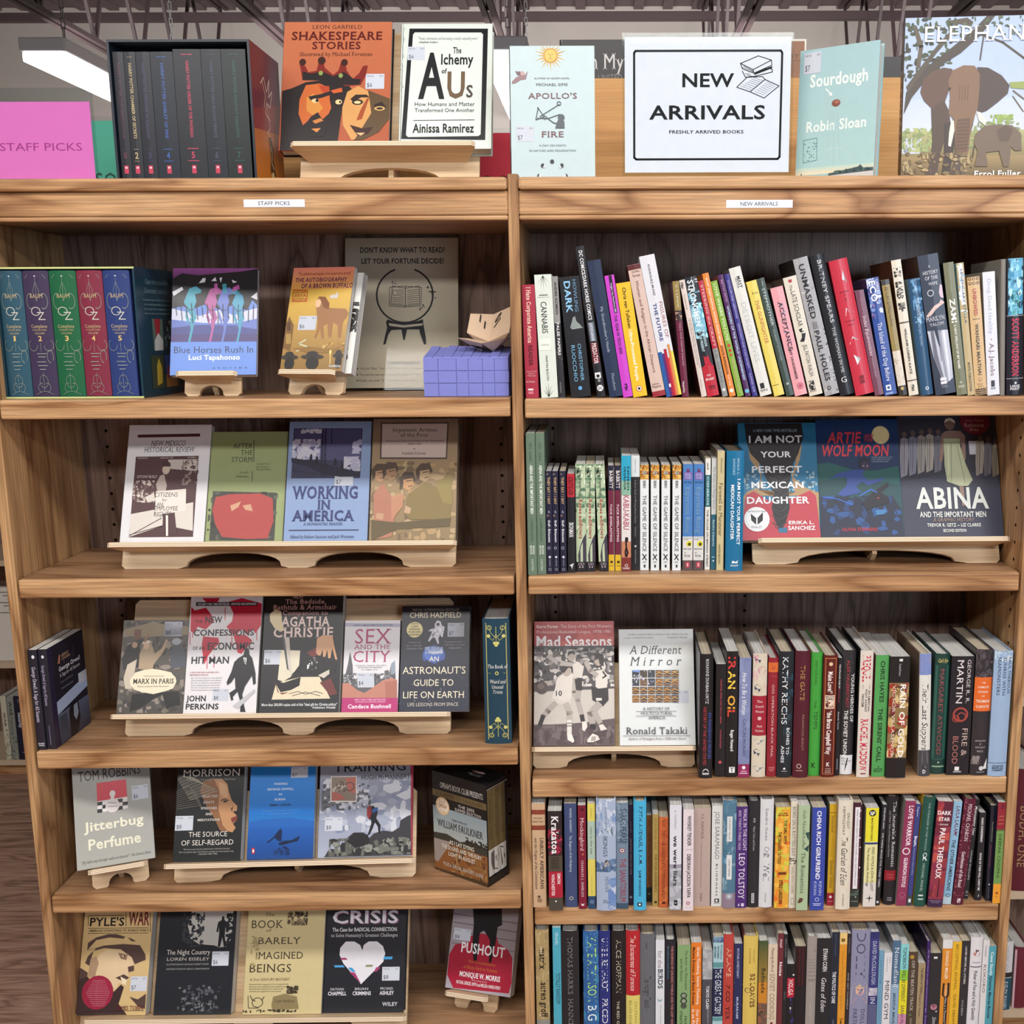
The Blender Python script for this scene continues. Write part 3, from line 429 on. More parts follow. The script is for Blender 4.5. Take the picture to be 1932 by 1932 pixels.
spine_out('paperback_book',.0461,.0146,1.1442,0,.1204,.0109,.1882,'p','23243a','1c1c2c','navy paperback with gold title, nearest sage green, new-arrivals second shelf','T|c8a878|b|500 400 58 319|THEY SAY / I SAY^T|d0d0d8|n|500 300 380 403|with^o|c8b898|300 30 120 7 36 0 360^o|c8a898|300 428 140 8 42 0 360^T|e0e0e4|b|500 360 473 688|Graff - Birkenstein^o|c0c0c8|400 743 200 12 60 0 360^e|d0d0d8|500 832 200 12^T|a8a8b4|n|500 200 855 921|NORTON^o|a8a8b4|500 953 200 12 60 0 360','matching navy paperbacks','white_pages')
spine_out('paperback_book',.0577,.0166,1.1442,0,.1202,.0107,.1878,'p','23243a','1c1c2c','navy paperback with gold title, middle of three, new-arrivals second shelf','T|c8a878|b|500 400 58 320|THEY SAY / I SAY^T|d0d0d8|n|500 300 381 404|with^o|c8b898|300 30 120 7 36 0 360^o|c8a898|300 429 140 8 42 0 360^T|e0e0e4|b|500 360 474 689|Graff - Birkenstein^o|c0c0c8|400 746 200 11 60 0 360^e|d0d0d8|500 834 200 11^T|a8a8b4|n|500 200 858 923|NORTON^o|a8a8b4|500 956 200 11 60 0 360','matching navy paperbacks','white_pages')
spine_out('paperback_book',.0705,.0216,1.1442,0,.1198,.0112,.1871,'p','23243a','1c1c2c','navy paperback with gold title, farthest from sage green, new-arrivals second shelf','T|c8a878|b|500 400 58 322|THEY SAY / I SAY^T|d0d0d8|n|500 300 383 407|with^o|c8b898|300 30 120 7 36 0 360^o|c8a898|300 432 140 8 42 0 360^T|e0e0e4|b|500 360 477 694|Graff - Birkenstein^o|c0c0c8|400 750 200 12 60 0 360^e|d0d0d8|500 840 200 12^T|a8a8b4|n|500 200 863 929|NORTON^o|a8a8b4|500 962 200 12 60 0 360','matching navy paperbacks','cream_pages')
spine_out('paperback_book',.0841,.0251,1.1442,0,.1164,.0136,.1819,'p','25262a','1e1f23','black paperback with red author block, between navy and mint leafy books, new-arrivals second shelf','r|b02c38|0 0 1000 235^T|3a0c14|b|500 550 31 214|CRUTCHER^T|dcdcdc|b|500 600 490 636|IRONMAN^p|c8ccd0|200 922 800 903 600 942 550 966 450 942','books on the new-arrivals second shelf','white_pages')
spine_out('paperback_book',.0992,.0324,1.1442,0,.1273,.0178,.199,'p','b4c4a4','34343c','mint leafy paperback beside black and red one, new-arrivals second shelf','n|dce8d0,8aa884,5a7a60,c8d8b8,6a8a6c|0 4 1000 644 36 340 4^p|26282c|700 4 950 4 300 84 50 101 200 48^T|33402c|S|500 260 57 315|Julie Dupeyronlau^T|a04a40|S|500 360 324 689|Reyes edificiers^p|45404e|1000 644 750 680 400 760 200 849 300 991 1000 991^r|232328|0 907 1000 1000^e|9a9098|350 929 160 14^e|9a9098|650 929 160 14^e|232328|350 929 100 9^e|232328|650 929 100 9^e|9a9098|350 956 100 9^e|9a9098|650 956 100 9','matching mint leafy paperbacks','white_pages')
spine_out('paperback_book',.1175,.0334,1.1442,0,.1272,.0165,.1987,'p','b4c4a4','34343c','middle one of three mint leafy paperbacks, new-arrivals second shelf','n|dce8d0,8aa884,5a7a60,c8d8b8,6a8a6c|0 4 1000 645 36 340 4^p|26282c|700 4 950 4 300 84 50 102 200 48^T|33402c|S|500 260 57 316|Julie Dupeyronlau^T|a04a40|S|500 360 324 690|Reyes edificiers^p|45404e|1000 645 750 681 400 761 200 850 300 993 1000 993^r|232328|0 908 1000 1002^e|9a9098|350 930 160 13^e|9a9098|650 930 160 13^e|232328|350 930 100 8^e|232328|650 930 100 8^e|9a9098|350 957 100 8^e|9a9098|650 957 100 8','matching mint leafy paperbacks','cream_pages')
spine_out('paperback_book',.1408,.0343,1.1442,1.8091,.127,.0169,.1985,'p','b4c4a4','34343c','mint leafy paperback beside the maroon ones, new-arrivals second shelf','n|dce8d0,8aa884,5a7a60,c8d8b8,6a8a6c|0 4 1000 646 36 340 4^p|26282c|700 4 950 4 300 84 50 102 200 48^T|33402c|S|500 260 57 316|Julie Dupeyronlau^T|a04a40|S|500 360 325 691|Reyes edificiers^p|45404e|1000 646 750 682 400 762 200 852 300 995 1000 995^r|232328|0 910 1000 1004^e|9a9098|350 932 160 14^e|9a9098|650 932 160 14^e|232328|350 932 100 9^e|232328|650 932 100 9^e|9a9098|350 959 100 9^e|9a9098|650 959 100 9','matching mint leafy paperbacks','white_pages')
spine_out('paperback_book',.1582,.0385,1.1442,0,.1245,.0106,.1945,'p','6c2840','b8a070','worn maroon pocket book beside mint leafy one, new-arrivals second shelf','r|24253a|0 1 1000 233^T|dcd8d4|b|500 550 48 216|BABBITT^T|e0c8cc|b|450 340 361 721|TUCK EVERLASTING^r|d8b030|0 845 1000 1000^r|3a3018|300 904 700 927^r|3a3018|200 950 800 954^r|b8a890|930 14 1000 991','worn maroon pocket books','white_pages')
spine_out('paperback_book',.1703,.038,1.1442,0,.1245,.0113,.1945,'p','6c2840','b8a070','worn maroon pocket book beside blue and white one, new-arrivals second shelf','r|24253a|0 1 1000 233^T|dcd8d4|b|500 550 48 216|BABBITT^T|e0c8cc|b|450 340 361 721|TUCK EVERLASTING^r|d8b030|0 845 1000 1000^r|3a3018|300 904 700 927^r|3a3018|200 950 800 954^r|b8a890|930 14 1000 991','worn maroon pocket books','cream_pages')
spine_out('paperback_book',.1821,.0337,1.1442,0,.1364,.0169,.2132,'p','d8d4d2','4a9ab0','white paperback with cyan top and sunset, between maroon and black books, new-arrivals second shelf','r|30a0c0|0 1 1000 216^r|86b09a|0 216 1000 340^T|1c3440|b|720 220 95 295|NNEDI^T|1c3440|b|360 220 95 295|OKORAFOR^T|a8284c|n|500 600 340 635|KABU-KABU^r|c08060|0 739 1000 1000^r|7a3430|0 880 1000 1000^p|241c20|400 701 700 705 700 739 550 747 600 797 750 838 550 880 350 871 300 830 420 788 350 730^e|d8c8c4|500 950 180 14^e|7a3430|500 950 120 9^t|d8c8c4|b|100 967 850 981|PRIME','books on the new-arrivals second shelf','white_pages')
spine_out('paperback_book',.1998,.0411,1.1442,0,.1358,.0154,.2122,'p','26262a','c0c8c8','black paperback with white top block, between cyan and white and white books, new-arrivals second shelf','r|cfd8d8|0 1 1000 184^T|6a7474|n|500 140 33 151|MARIUS PILER^T|8a8a8c|s|500 220 209 586|A Short Guide to Writing About History^T|8a8a8c|s|500 200 615 703|Sixth Edition^e|c0c0c0|500 787 130 9^T|a8a8aa|n|500 120 820 937|PEARSON LONGMAN','books on the new-arrivals second shelf','white_pages')
spine_out('paperback_book',.2161,.0405,1.1442,0,.1248,.0156,.1951,'p','dce2e2','6a6660','first of four white paperbacks beside black one, new-arrivals second shelf','r|c08a3a|0 0 1000 137^n|d8a850,7a3c18,e0c070,a86428|0 2 1000 134 22 300 4^e|b8b0a0|500 75 260 21^n|6a6258|300 57 700 93 6 150 5^T|3a3a3e|b|500 300 148 216|ERDRICH^T|34363c|n|500 420 284 818|THE GAME OF SILENCE^l|1c1c20|110|284 844 716 901^l|1c1c20|110|716 849 284 895^r|a8acae|300 913 700 927^r|3a3a3e|420 945 620 973','matching white paperbacks','white_pages')
spine_out('paperback_book',.2353,.0375,1.1442,0,.125,.0154,.1953,'p','dce2e2','6a6660','second of four white paperbacks beside black one, new-arrivals second shelf','r|c08a3a|0 0 1000 136^n|d8a850,7a3c18,e0c070,a86428|0 2 1000 134 22 300 4^e|b8b0a0|500 75 260 20^n|6a6258|300 56 700 93 6 150 5^T|3a3a3e|b|500 300 147 215|ERDRICH^T|34363c|n|500 420 284 815|THE GAME OF SILENCE^l|1c1c20|110|284 842 716 898^l|1c1c20|110|716 847 284 893^r|a8acae|300 911 700 925^r|3a3a3e|420 943 620 970','matching white paperbacks','white_pages')
spine_out('paperback_book',.2547,.0369,1.1442,0,.125,.0154,.1952,'p','dce2e2','6a6660','third of four white paperbacks beside black one, new-arrivals second shelf','r|c08a3a|0 0 1000 136^n|d8a850,7a3c18,e0c070,a86428|0 2 1000 134 22 300 4^e|b8b0a0|500 75 260 20^n|6a6258|300 56 700 93 6 150 5^T|3a3a3e|b|500 300 147 215|ERDRICH^T|34363c|n|500 420 284 815|THE GAME OF SILENCE^l|1c1c20|110|284 842 716 898^l|1c1c20|110|716 847 284 893^r|a8acae|300 911 700 925^r|3a3a3e|420 943 620 970','matching white paperbacks','white_pages')
spine_out('paperback_book',.2746,.0362,1.1442,0,.1249,.0156,.1952,'p','dce2e2','6a6660','last of four white paperbacks, next to blue, new-arrivals second shelf','r|c08a3a|0 0 1000 136^n|d8a850,7a3c18,e0c070,a86428|0 2 1000 134 22 300 4^e|b8b0a0|500 75 260 21^n|6a6258|300 56 700 93 6 150 5^T|3a3a3e|b|500 300 147 215|ERDRICH^T|34363c|n|500 420 284 815|THE GAME OF SILENCE^l|1c1c20|110|284 841 716 899^l|1c1c20|110|716 847 284 893^r|a8acae|300 911 700 925^r|3a3a3e|420 943 620 970','matching white paperbacks','white_pages')
spine_out('paperback_book',.2936,.0372,1.1442,0,.1257,.0182,.1963,'p','4a7cb8','6a6256','blue spine-labelled paperback beside white ones, new-arrivals second shelf','e|3a2a5c|500 59 170 16^e|a84a6a|500 56 100 9^t|e0e0ec|b|200 86 700 94|SCHOLASTIC^r|7c60a8|100 74 900 145^t|b4d0ea|s|200 98 800 113|AFTER^t|b4d0ea|s|200 119 800 136|WORDS^t|20406c|s|120 158 900 179|RYAN^T|7ca0b8|s|500 460 217 646|Esperanza Rising^r|d4d4d0|0 678 1000 904^t|3a3a3c|n|100 687 900 696|Accelerated^t|3a3a3c|n|100 701 600 710|Reader^e|d8d030|650 746 280 26^r|3a3a1c|550 737 800 764^t|2c2c2e|b|100 787 850 799|5th Level^t|2c2c2e|s|200 823 320 841|F^t|2c2c2e|s|200 850 750 870|RYA^r|5a4c4c|0 904 1000 1000^r|b84858|300 918 700 972^t|f0e0e0|b|420 931 580 958|S','matching blue paperbacks with library labels','white_pages')
spine_out('paperback_book',.3131,.0366,1.1442,0,.1256,.0186,.1963,'p','4a7cb8','6a6256','blue spine-labelled paperback beside slim white one, new-arrivals second shelf','e|3a2a5c|500 59 170 16^e|a84a6a|500 56 100 9^t|e0e0ec|b|200 86 700 94|SCHOLASTIC^r|7c60a8|100 74 900 145^t|b4d0ea|s|200 98 800 113|AFTER^t|b4d0ea|s|200 119 800 136|WORDS^t|20406c|s|120 158 900 179|RYAN^T|7ca0b8|s|500 460 217 646|Esperanza Rising^r|d4d4d0|0 678 1000 904^t|3a3a3c|n|100 687 900 696|Accelerated^t|3a3a3c|n|100 701 600 710|Reader^e|d8d030|650 746 280 27^r|3a3a1c|550 737 800 764^t|2c2c2e|b|100 787 850 799|5th Level^t|2c2c2e|s|200 823 320 841|F^t|2c2c2e|s|200 850 750 870|RYA^r|5a4c4c|0 904 1000 1000^r|b84858|300 918 700 972^t|f0e0e0|b|420 931 580 958|S','matching blue paperbacks with library labels','white_pages')
spine_out('paperback_book',.3344,.0407,1.1442,0,.1319,.0094,.2061,'p','dcdcd4','8a8474','slim white paperback with teal block, between blue and grey and teal books, new-arrivals second shelf','r|2a6470|0 147 1000 431^T|c0d8d8|b|500 400 159 418|CISNEROS^p|26262a|350 43 500 39 500 86 650 91 500 103 400 95^T|2c2c30|b|500 340 457 974|THE HOUSE ON MANGO STREET','books on the new-arrivals second shelf','cream_pages')
spine_out('paperback_book',.346,.0427,1.1442,0,.1317,.0092,.2058,'p','c4c8c6','a09a80','slim pale grey and teal paperback, between white and teal and tan books, new-arrivals second shelf','T|6a6c70|s|500 420 73 449|The House on Mango Street^r|2a6074|0 501 1000 1000^T|c8dce0|i|500 420 545 787|Sandra Cisneros^r|a0c0c8|200 882 800 890^e|d8e4e8|500 920 160 7','books on the new-arrivals second shelf','white_pages')
spine_out('paperback_book',.3557,.036,1.1442,0,.1405,.0128,.2196,'p','c4b78c','948a6c','tall tan paperback with handwritten title, between grey and teal and bright blue, new-arrivals second shelf','T|4a4230|n|600 340 60 181|Houston^T|3c3628|n|500 500 266 710|Farewell to Manzanar^T|4a4230|n|400 300 778 944|HARPER-BROWN','books on the new-arrivals second shelf','white_pages')
spine_out('hardcover_book',.3715,.0315,1.1442,0,.1458,.0314,.2209,'h','1c6d96','185c80','bright blue hardcover with white capitals, last after the tan one, new-arrivals second shelf','T|b0d0dc|n|660 100 64 200|ERIKA L.^T|b0d0dc|n|420 120 64 200|SANCHEZ^T|eef2f4|b|720 180 232 780|I AM NOT YOUR PERFECT^T|eef2f4|b|360 180 280 736|MEXICAN DAUGHTER^p|eef2f4|400 912 600 924 720 908 680 936 500 932 360 936^t|eef2f4|b|300 948 750 960|KNOPF','books on the new-arrivals second shelf','cream_pages')
spine_out('hardcover_book',.3243,.0041,.754,0,.1587,.0246,.2405,'h','1c1c20','34343a','black hardcover with red and blue title, beside the book stand, new-arrivals third shelf',"T|dcdcdc|n|550 220 38 393|ROXANNE DUNBAR-ORTIZ^T|4a5cb8|n|780 200 465 844|AN INDIGENOUS PEOPLES'^T|b83c44|n|400 220 421 892|HISTORY OF THE UNITED STATES^p|e0e0e0|250 948 350 928 500 920 650 928 750 948^r|c0c0c4|250 955 750 970",'books on the new-arrivals third shelf','cream_pages')
spine_out('paperback_book',.3545,.008,.754,0,.1406,.0188,.2197,'p','1d1d20','18181a','slim black paperback with thin pink line, between black and black books, new-arrivals third shelf','T|b04858|b|520 140 132 522|PALESTINE, ISRAEL AND THE U.S. EMPIRE^T|b04858|b|520 140 579 746|RICHARD BECKER^e|c05058|500 868 160 14','books on the new-arrivals third shelf','white_pages')
spine_out('paperback_book',.3739,.0062,.754,0,.1565,.0213,.2446,'p','1b1a1c','161517','black paperback with fiery title, between black and lavender books, new-arrivals third shelf','T|c83c3c|b|450 620 43 145|IR^T|e8c848|b|450 620 153 295|AN^T|e0a840|b|450 620 346 452|OI^T|d04a34|b|450 620 460 515|L^T|eeeeee|b|550 280 621 789|Roger Howard^r|e8e8e8|320 917 820 964^t|1b1a1c|S|420 923 720 956|T','books on the new-arrivals third shelf','white_pages')
spine_out('paperback_book',.3973,.0048,.754,0,.1488,.0213,.2326,'p','7c86ac','6a6a78','lavender paperback with wine foot band, between black and cream books, new-arrivals third shelf','n|8690b4,727ca4|0 8 1000 992 14 600 4^T|eef0f4|i|450 400 124 471|How To Be a Woman^T|3c4a6c|s|500 260 508 818|CAITLIN MORAN^r|8c2c58|0 888 1000 1000^e|f0e8ec|500 917 160 15^r|c88aa4|250 942 750 955^r|e8d8e0|150 963 850 969','books on the new-arrivals third shelf','cream_pages')
spine_out('hardcover_book',.4226,.0074,.754,0,.1584,.026,.24,'h','d2c8b4','8a8078','cream hardcover with swallows and red band, between lavender and crimson books, new-arrivals third shelf','n|d8a8ac,dcd4c4,c8b8a4|0 12 1000 333 10 500 4^e|c89aa0|600 132 300 33^p|3c4a60|100 28 300 12 550 32 850 40 550 50 450 76 320 48 150 60^p|3c4a60|100 260 300 244 550 264 850 272 550 283 450 308 320 280 150 292^p|3c4a60|120 781 320 765 570 785 870 793 570 804 470 829 340 801 170 813^p|7c8a94|150 693 350 681 650 697 950 697 650 713 450 733^p|7c8a94|100 917 300 905 600 921 900 921 600 938 400 958^r|9c2436|0 337 1000 659^t|e8d4d0|s|300 373 700 392|The^t|e8d4d0|s|220 413 800 432|Dutch^t|e8d4d0|s|220 453 800 472|House^t|e8d4d0|s|300 571 700 591|Ann^t|e8d4d0|s|220 609 800 628|Patchett^e|d8b8b4|500 518 140 15','books on the new-arrivals third shelf','white_pages')
spine_out('hardcover_book',.451,.0081,.754,0,.1525,.0183,.2311,'h','8c2430','6c2028','crimson hardcover with orange head emblem, between cream and black books, new-arrivals third shelf','r|d06a34|0 38 1000 118^p|8c2430|300 42 700 46 600 92 400 100^t|c85858|n|250 146 850 157|TODD^T|d8b8b4|n|500 220 221 833|OSS OPERATION BLACK MAIL^r|c07070|200 917 800 925^r|c07070|200 932 800 940^r|c07070|300 947 700 953','books on the new-arrivals third shelf','white_pages')
spine_out('hardcover_book',.4697,.0055,.754,0,.1611,.0275,.244,'h','20262c','1c2024','black hardcover with smoky blue lettering side, between crimson and dark maroon books, new-arrivals third shelf','n|2c4450,284858,1c3038|400 138 1000 925 30 350 4^T|e8eaec|n|420 360 43 571|KATHY REICHS^T|d0d8dc|b|700 200 602 815|BONES TO^T|d0d8dc|b|360 200 744 882|ASHES^e|e0e0e0|500 929 80 9^r|a0a0a0|300 947 700 952','books on the new-arrivals third shelf','cream_pages')
spine_out('hardcover_book',.4992,.0039,.754,0,.1618,.0282,.2452,'h','4e1a28','42141f','dark maroon hardcover with gold title, between black and vivid green books, new-arrivals third shelf','T|b89050|n|500 280 110 384|THE GATE^T|a07c68|s|600 130 497 783|FRANCOIS BIZOT^o|d0b8b0|400 908 140 16 42 0 360^r|a08078|200 940 650 948','books on the new-arrivals third shelf','white_pages')
spine_out('hardcover_book',.5301,.0109,.754,0,.1584,.021,.2399,'h','3f9a3c','6a7a2c','vivid green hardcover with dark letters, between dark maroon and dark red books, new-arrivals third shelf','T|1c4018|n|450 200 64 257|DEYOUNG^T|1c4018|n|450 180 382 446|THE^T|143810|n|500 320 470 618|TEMPS^t|143810|b|250 892 620 934|K','books on the new-arrivals third shelf','white_pages')
spine_out('hardcover_book',.5519,.0046,.754,0,.1558,.0259,.2361,'h','5a1f1c','3a2420','dark red hardcover framed in orange, between vivid green and black books, new-arrivals third shelf','r|d88a50|120 20 880 24^r|d88a50|120 973 880 976^r|d88a50|120 20 150 976^r|d88a50|850 20 880 976^e|e0c098|500 68 140 15^T|f0e4dc|b|500 340 130 309|Make Love!*^r|e0ccb8|160 322 840 432^n|5a2c20,7a4838,c8a088|200 366 800 428 14 200 4^t|3a1c18|b|200 328 800 341|BRUCE^t|3a1c18|b|200 346 800 359|CAMPBELL^T|f0e4dc|b|500 340 448 810|*the Bruce Campbell Way^t|f0e4dc|b|380 875 620 908|K^t|e0c0b0|n|300 924 700 934|THOMAS^t|e0c0b0|n|300 941 700 950|DUNNE^t|e0c0b0|n|300 955 700 965|BOOKS','books on the new-arrivals third shelf','cream_pages')
spine_out('paperback_book',.58,.0089,.754,0,.1468,.0078,.2294,'p','1c1c20','18181b','very slim black paperback with white text, between dark red and black books, new-arrivals third shelf','T|d8d8d8|b|400 340 53 255|THE STRANGE CASE OF^T|a83a4c|n|400 340 259 376|Rachel K^T|d8d8d8|n|400 300 452 603|Amanda Torres^r|6a6a74|300 855 600 948','books on the new-arrivals third shelf','white_pages')
spine_out('hardcover_book',.5894,.0142,.754,0,.1602,.024,.2428,'h','2c2c2e','201f22','black hardcover with white library label, between black and white books, new-arrivals third shelf','n|343436,262628|0 2 1000 992 20 500 4^T|d8d8d4|b|800 240 185 571|YOUNG HEROES OF^T|b03440|n|420 220 78 455|ALEX HALBERSTADT^T|d8d8d4|b|360 280 475 841|THE SOVIET UNION^r|dcdcde|20 839 980 996^t|2c2c2e|n|120 859 450 873|BIO^t|2c2c2e|n|120 881 900 893|HALBERST^t|2c2c2e|n|120 903 600 917|ADVA^p|1c1c1e|550 857 620 861 500 928 360 976 420 921','books on the new-arrivals third shelf','white_pages')
spine_out('hardcover_book',.6185,.0013,.754,0,.162,.0237,.2459,'h','d8d0c4','1d1d1f','white hardcover with heavy red capitals, between black and green books, new-arrivals third shelf','T|c02c44|b|500 600 37 242|PREQUEL^T|2c2c2e|b|760 160 308 472|AN AMERICAN^T|2c2c2e|b|520 160 300 480|FIGHT AGAINST^T|2c2c2e|b|280 160 339 437|FASCISM^r|4a4a4c|260 265 280 296^r|4a4a4c|740 265 760 296^T|c02c44|b|480 540 534 948|RACHEL MADDOW^r|8a3a44|300 963 700 973','books on the new-arrivals third shelf','white_pages')
spine_out('paperback_book',.6471,.0025,.754,0,.1512,.0246,.2363,'p','4f9a54','7a2c3c','green large print paperback with black capitals, between white and black books, new-arrivals third shelf',"T|16301a|b|550 320 46 384|CHRIS HAYES^T|16301a|b|500 320 433 876|THE SIRENS' CALL^t|1c4420|b|150 928 800 942|LARGE^t|1c4420|b|150 947 800 962|PRINT^e|16301a|500 916 50 5",'books on the new-arrivals third shelf','white_pages')
spine_out('paperback_book',.6724,-.0035,.754,0,.1505,.0365,.2351,'p','1c1a1c','161416','thick black paperback with painted mural band, between green and white and grey, new-arrivals third shelf','r|8a7048|0 214 1000 833^n|a83c2c,c0a468,5a3a24,7a2c38,d0b880,8c3424|0 218 1000 829 46 340 4^T|f0ece4|b|700 280 226 829|RAIN OF GOLD^T|e0d0c0|n|260 160 230 829|VICTOR VILLASENOR^T|c0c0c0|n|500 100 59 156|Delta/Fiction^r|d8d8d8|450 18 620 38','books on the new-arrivals third shelf','white_pages')
spine_out('hardcover_book',.7354,.0041,.754,1.7754,.1571,.0214,.2381,'h','d8d8d0','7c6a5a','white hardcover with two portrait photos, between black and dark green books, new-arrivals third shelf','r|7a8cc0|0 0 1000 171^p|c8a8a0|150 66 400 26 800 42 850 115 600 155 200 139^p|b89a80|100 18 900 10 950 74 600 50 200 74^T|24242a|i|500 500 244 786|Their Last Suppers^r|45454a|0 786 1000 1000^p|b4b0ac|300 802 700 794 800 883 600 931 300 899^p|1c1c20|300 883 700 891 700 931 400 939^t|e8e8e8|b|350 947 600 976|D','books on the new-arrivals third shelf','cream_pages')
spine_out('hardcover_book',.7604,.015,.754,0,.1547,.0277,.2344,'h','1c3c38','17302c','dark green hardcover with red-brown lettering, between white and grey and black books, new-arrivals third shelf',"r|2c5c50|50 92 200 868^r|2c5c50|750 92 950 868^r|1c4438|80 26 950 80^t|c8b070|Si|200 39 850 68|Cat's Eye^T|8c4a48|n|480 300 125 835|MARGARET ATWOOD^r|3c6c5c|0 872 1000 876^r|8aa888|100 930 900 942^e|b8c0a0|500 901 60 7",'books on the new-arrivals third shelf','white_pages')
spine_out('paperback_book',.7886,.0062,.754,0,.1483,.0417,.2317,'p','1f1c22','19161c','thick black paperback with red dragon emblem, between dark green and charcoal books, new-arrivals third shelf','T|d0c8c8|n|780 160 29 391|GEORGE R. R.^T|dcd4d4|n|400 280 33 391|MARTIN^o|a0443c|500 486 300 54 90 0 360^o|a0443c|550 503 180 32 54 0 360^o|a0443c|300 520 140 25 42 0 360^T|c0a8a0|n|740 240 603 835|FIRE &^T|b07068|n|340 240 669 902|BLOOD^r|e0e0e0|360 927 560 960^r|b0b0b0|300 965 660 975','books on the new-arrivals third shelf','white_pages')
spine_out('hardcover_book',.8328,.0061,.754,0,.1614,.0316,.2446,'h','302c30','2a262a','dark hardcover with orange title panel, between black and pale blue books, new-arrivals third shelf','n|4a4448,3c383c,5a5258|0 0 1000 216 30 300 4^r|d8682c|0 216 1000 484^t|f0dccc|S|400 252 600 264|THE^t|f0dccc|S|180 286 820 300|COMPLETE^t|f0dccc|S|220 323 780 337|STORIES^t|f0dccc|S|420 358 580 369|OF^t|f0dccc|S|100 393 900 414|TRUMAN^t|f0dccc|S|120 437 880 457|CAPOTE^t|c0b8b8|n|200 714 800 726|INTRODUCTION^t|c0b8b8|n|450 740 550 752|BY^t|c0b8b8|n|220 766 780 778|REYNOLDS^t|c0b8b8|n|320 797 680 810|PRICE^n|8a8280,5a5450|0 838 500 909 12 300 5^p|d8d8d8|950 862 950 948 700 948^e|c8c8c8|620 940 140 18^r|a0a0a0|350 968 850 973','books on the new-arrivals third shelf','cream_pages')
spine_out('hardcover_book',.8649,.0013,.754,0,.1603,.0339,.2429,'h','95aeca','8490a0','pale blue hardcover with stacked navy lettering, last after the charcoal one, new-arrivals third shelf','n|b8ccd8,7ca0c0,c8d4dc|0 0 1000 79 10 300 4^T|1e2c48|s|850 160 47 340|PAUL THEROUX^T|1e2c48|s|570 160 47 348|SUNRISE WITH^T|1e2c48|s|280 160 47 348|SEAMONSTERS^r|3a5070|0 889 1000 893^t|2a3c58|b|200 908 800 922|HOUGHTON^t|2a3c58|b|200 925 800 939|MIFFLIN^t|2a3c58|b|200 942 800 957|COMPANY','books on the new-arrivals third shelf','white_pages')
spine_out('paperback_book',.0104,.0043,.4943,0,.1353,.025,.2114,'p','c5a684','b0a088','tan paperback with red hatched bands, against the middle upright, new-arrivals fourth shelf','r|9c4c38|0 60 1000 104^r|9c4c38|0 208 1000 251^p|6a2c24|0 104 50 104 110 60 60 60^p|6a2c24|125 104 175 104 235 60 185 60^p|6a2c24|250 104 300 104 360 60 310 60^p|6a2c24|375 104 425 104 485 60 435 60^p|6a2c24|500 104 550 104 610 60 560 60^p|6a2c24|625 104 675 104 735 60 685 60^p|6a2c24|750 104 800 104 860 60 810 60^p|6a2c24|875 104 925 104 985 60 935 60^p|6a2c24|0 252 50 252 110 208 60 208^p|6a2c24|125 252 175 252 235 208 185 208^p|6a2c24|250 252 300 252 360 208 310 208^p|6a2c24|375 252 425 252 485 208 435 208^p|6a2c24|500 252 550 252 610 208 560 208^p|6a2c24|625 252 675 252 735 208 685 208^p|6a2c24|750 252 800 252 860 208 810 208^p|6a2c24|875 252 925 252 985 208 935 208^t|5c3c34|s|120 131 800 146|WOODY^t|5c3c34|s|60 163 850 179|HOLTON^T|3c2c28|s|700 260 325 818|UNRULY AMERICANS^T|4c3a34|si|280 200 325 818|and the Origins of the Constitution^r|5a4438|350 883 550 904^r|8c7458|340 914 660 945','books on the new-arrivals fourth shelf','white_pages')
spine_out('paperback_book',.041,-.0065,.4943,0,.1286,.0263,.2009,'p','2a2326','cbb8a8','dark paperback with lava-red art, between tan and slate blue books, new-arrivals fourth shelf','n|9c2440,6c1c30,c03050,3c2028|0 186 1000 438 40 300 4^T|f0eeee|S|500 480 49 427|Krakatoa^r|4c453a|0 445 1000 604^r|2c2824|200 463 750 470^r|2c2824|200 483 750 491^r|2c2824|200 504 750 511^r|2c2824|200 524 750 531^r|2c2824|200 544 750 551^r|2c2824|200 564 750 571^r|a82238|0 604 1000 870^T|f0dcdc|b|740 220 622 730|SIMON^T|f0dcdc|b|320 220 631 852|WINCHESTER^r|48443c|0 870 1000 1000^e|f0f0f0|500 906 60 8','books on the new-arrivals fourth shelf','white_pages')
spine_out('paperback_book',.0714,.0037,.4943,0,.1351,.0232,.2111,'p','3d4c73','cac6bc','blue-grey paperback with small white serif, between black and red and burgundy books, new-arrivals fourth shelf','T|c4ccdc|s|520 160 45 279|MURIEL BARBERY^T|ccd4e0|s|500 180 306 657|The Elegance of the Hedgehog^o|d8d0b0|500 912 140 15 42 0 360','books on the new-arrivals fourth shelf','cream_pages')
spine_out('paperback_book',.0974,-.003,.4943,0,.1345,.0149,.2102,'p','781a34','cac0b8','burgundy paperback with cream serif title, between slate blue and yellow and mint, new-arrivals fourth shelf','r|3a1018|350 28 700 50^T|e0ccc4|s|500 440 119 433|Mockingbird^p|c07050|400 468 700 454 600 481^T|e4ccd0|s|500 280 526 881|CHARLES J. SHIELDS^p|e8d8d8|300 943 500 954 700 943 650 968 350 968','books on the new-arrivals fourth shelf','white_pages')
spine_out('paperback_book',.1153,-.0028,.4943,0,.1368,.0143,.2138,'p','d9cc62','c8c4a8','slim yellow and mint paperback, between burgundy and sky blue books, new-arrivals fourth shelf','r|a9c0b0|0 166 1000 525^T|b0a040|n|500 200 44 136|LESSING^T|34484c|s|500 260 220 478|cats in the sun^T|a89840|n|500 100 681 858|SCARBOROUGH HOUSE^r|28486c|0 878 1000 1000^o|a0c0d8|500 932 200 13 60 0 360','books on the new-arrivals fourth shelf','white_pages')
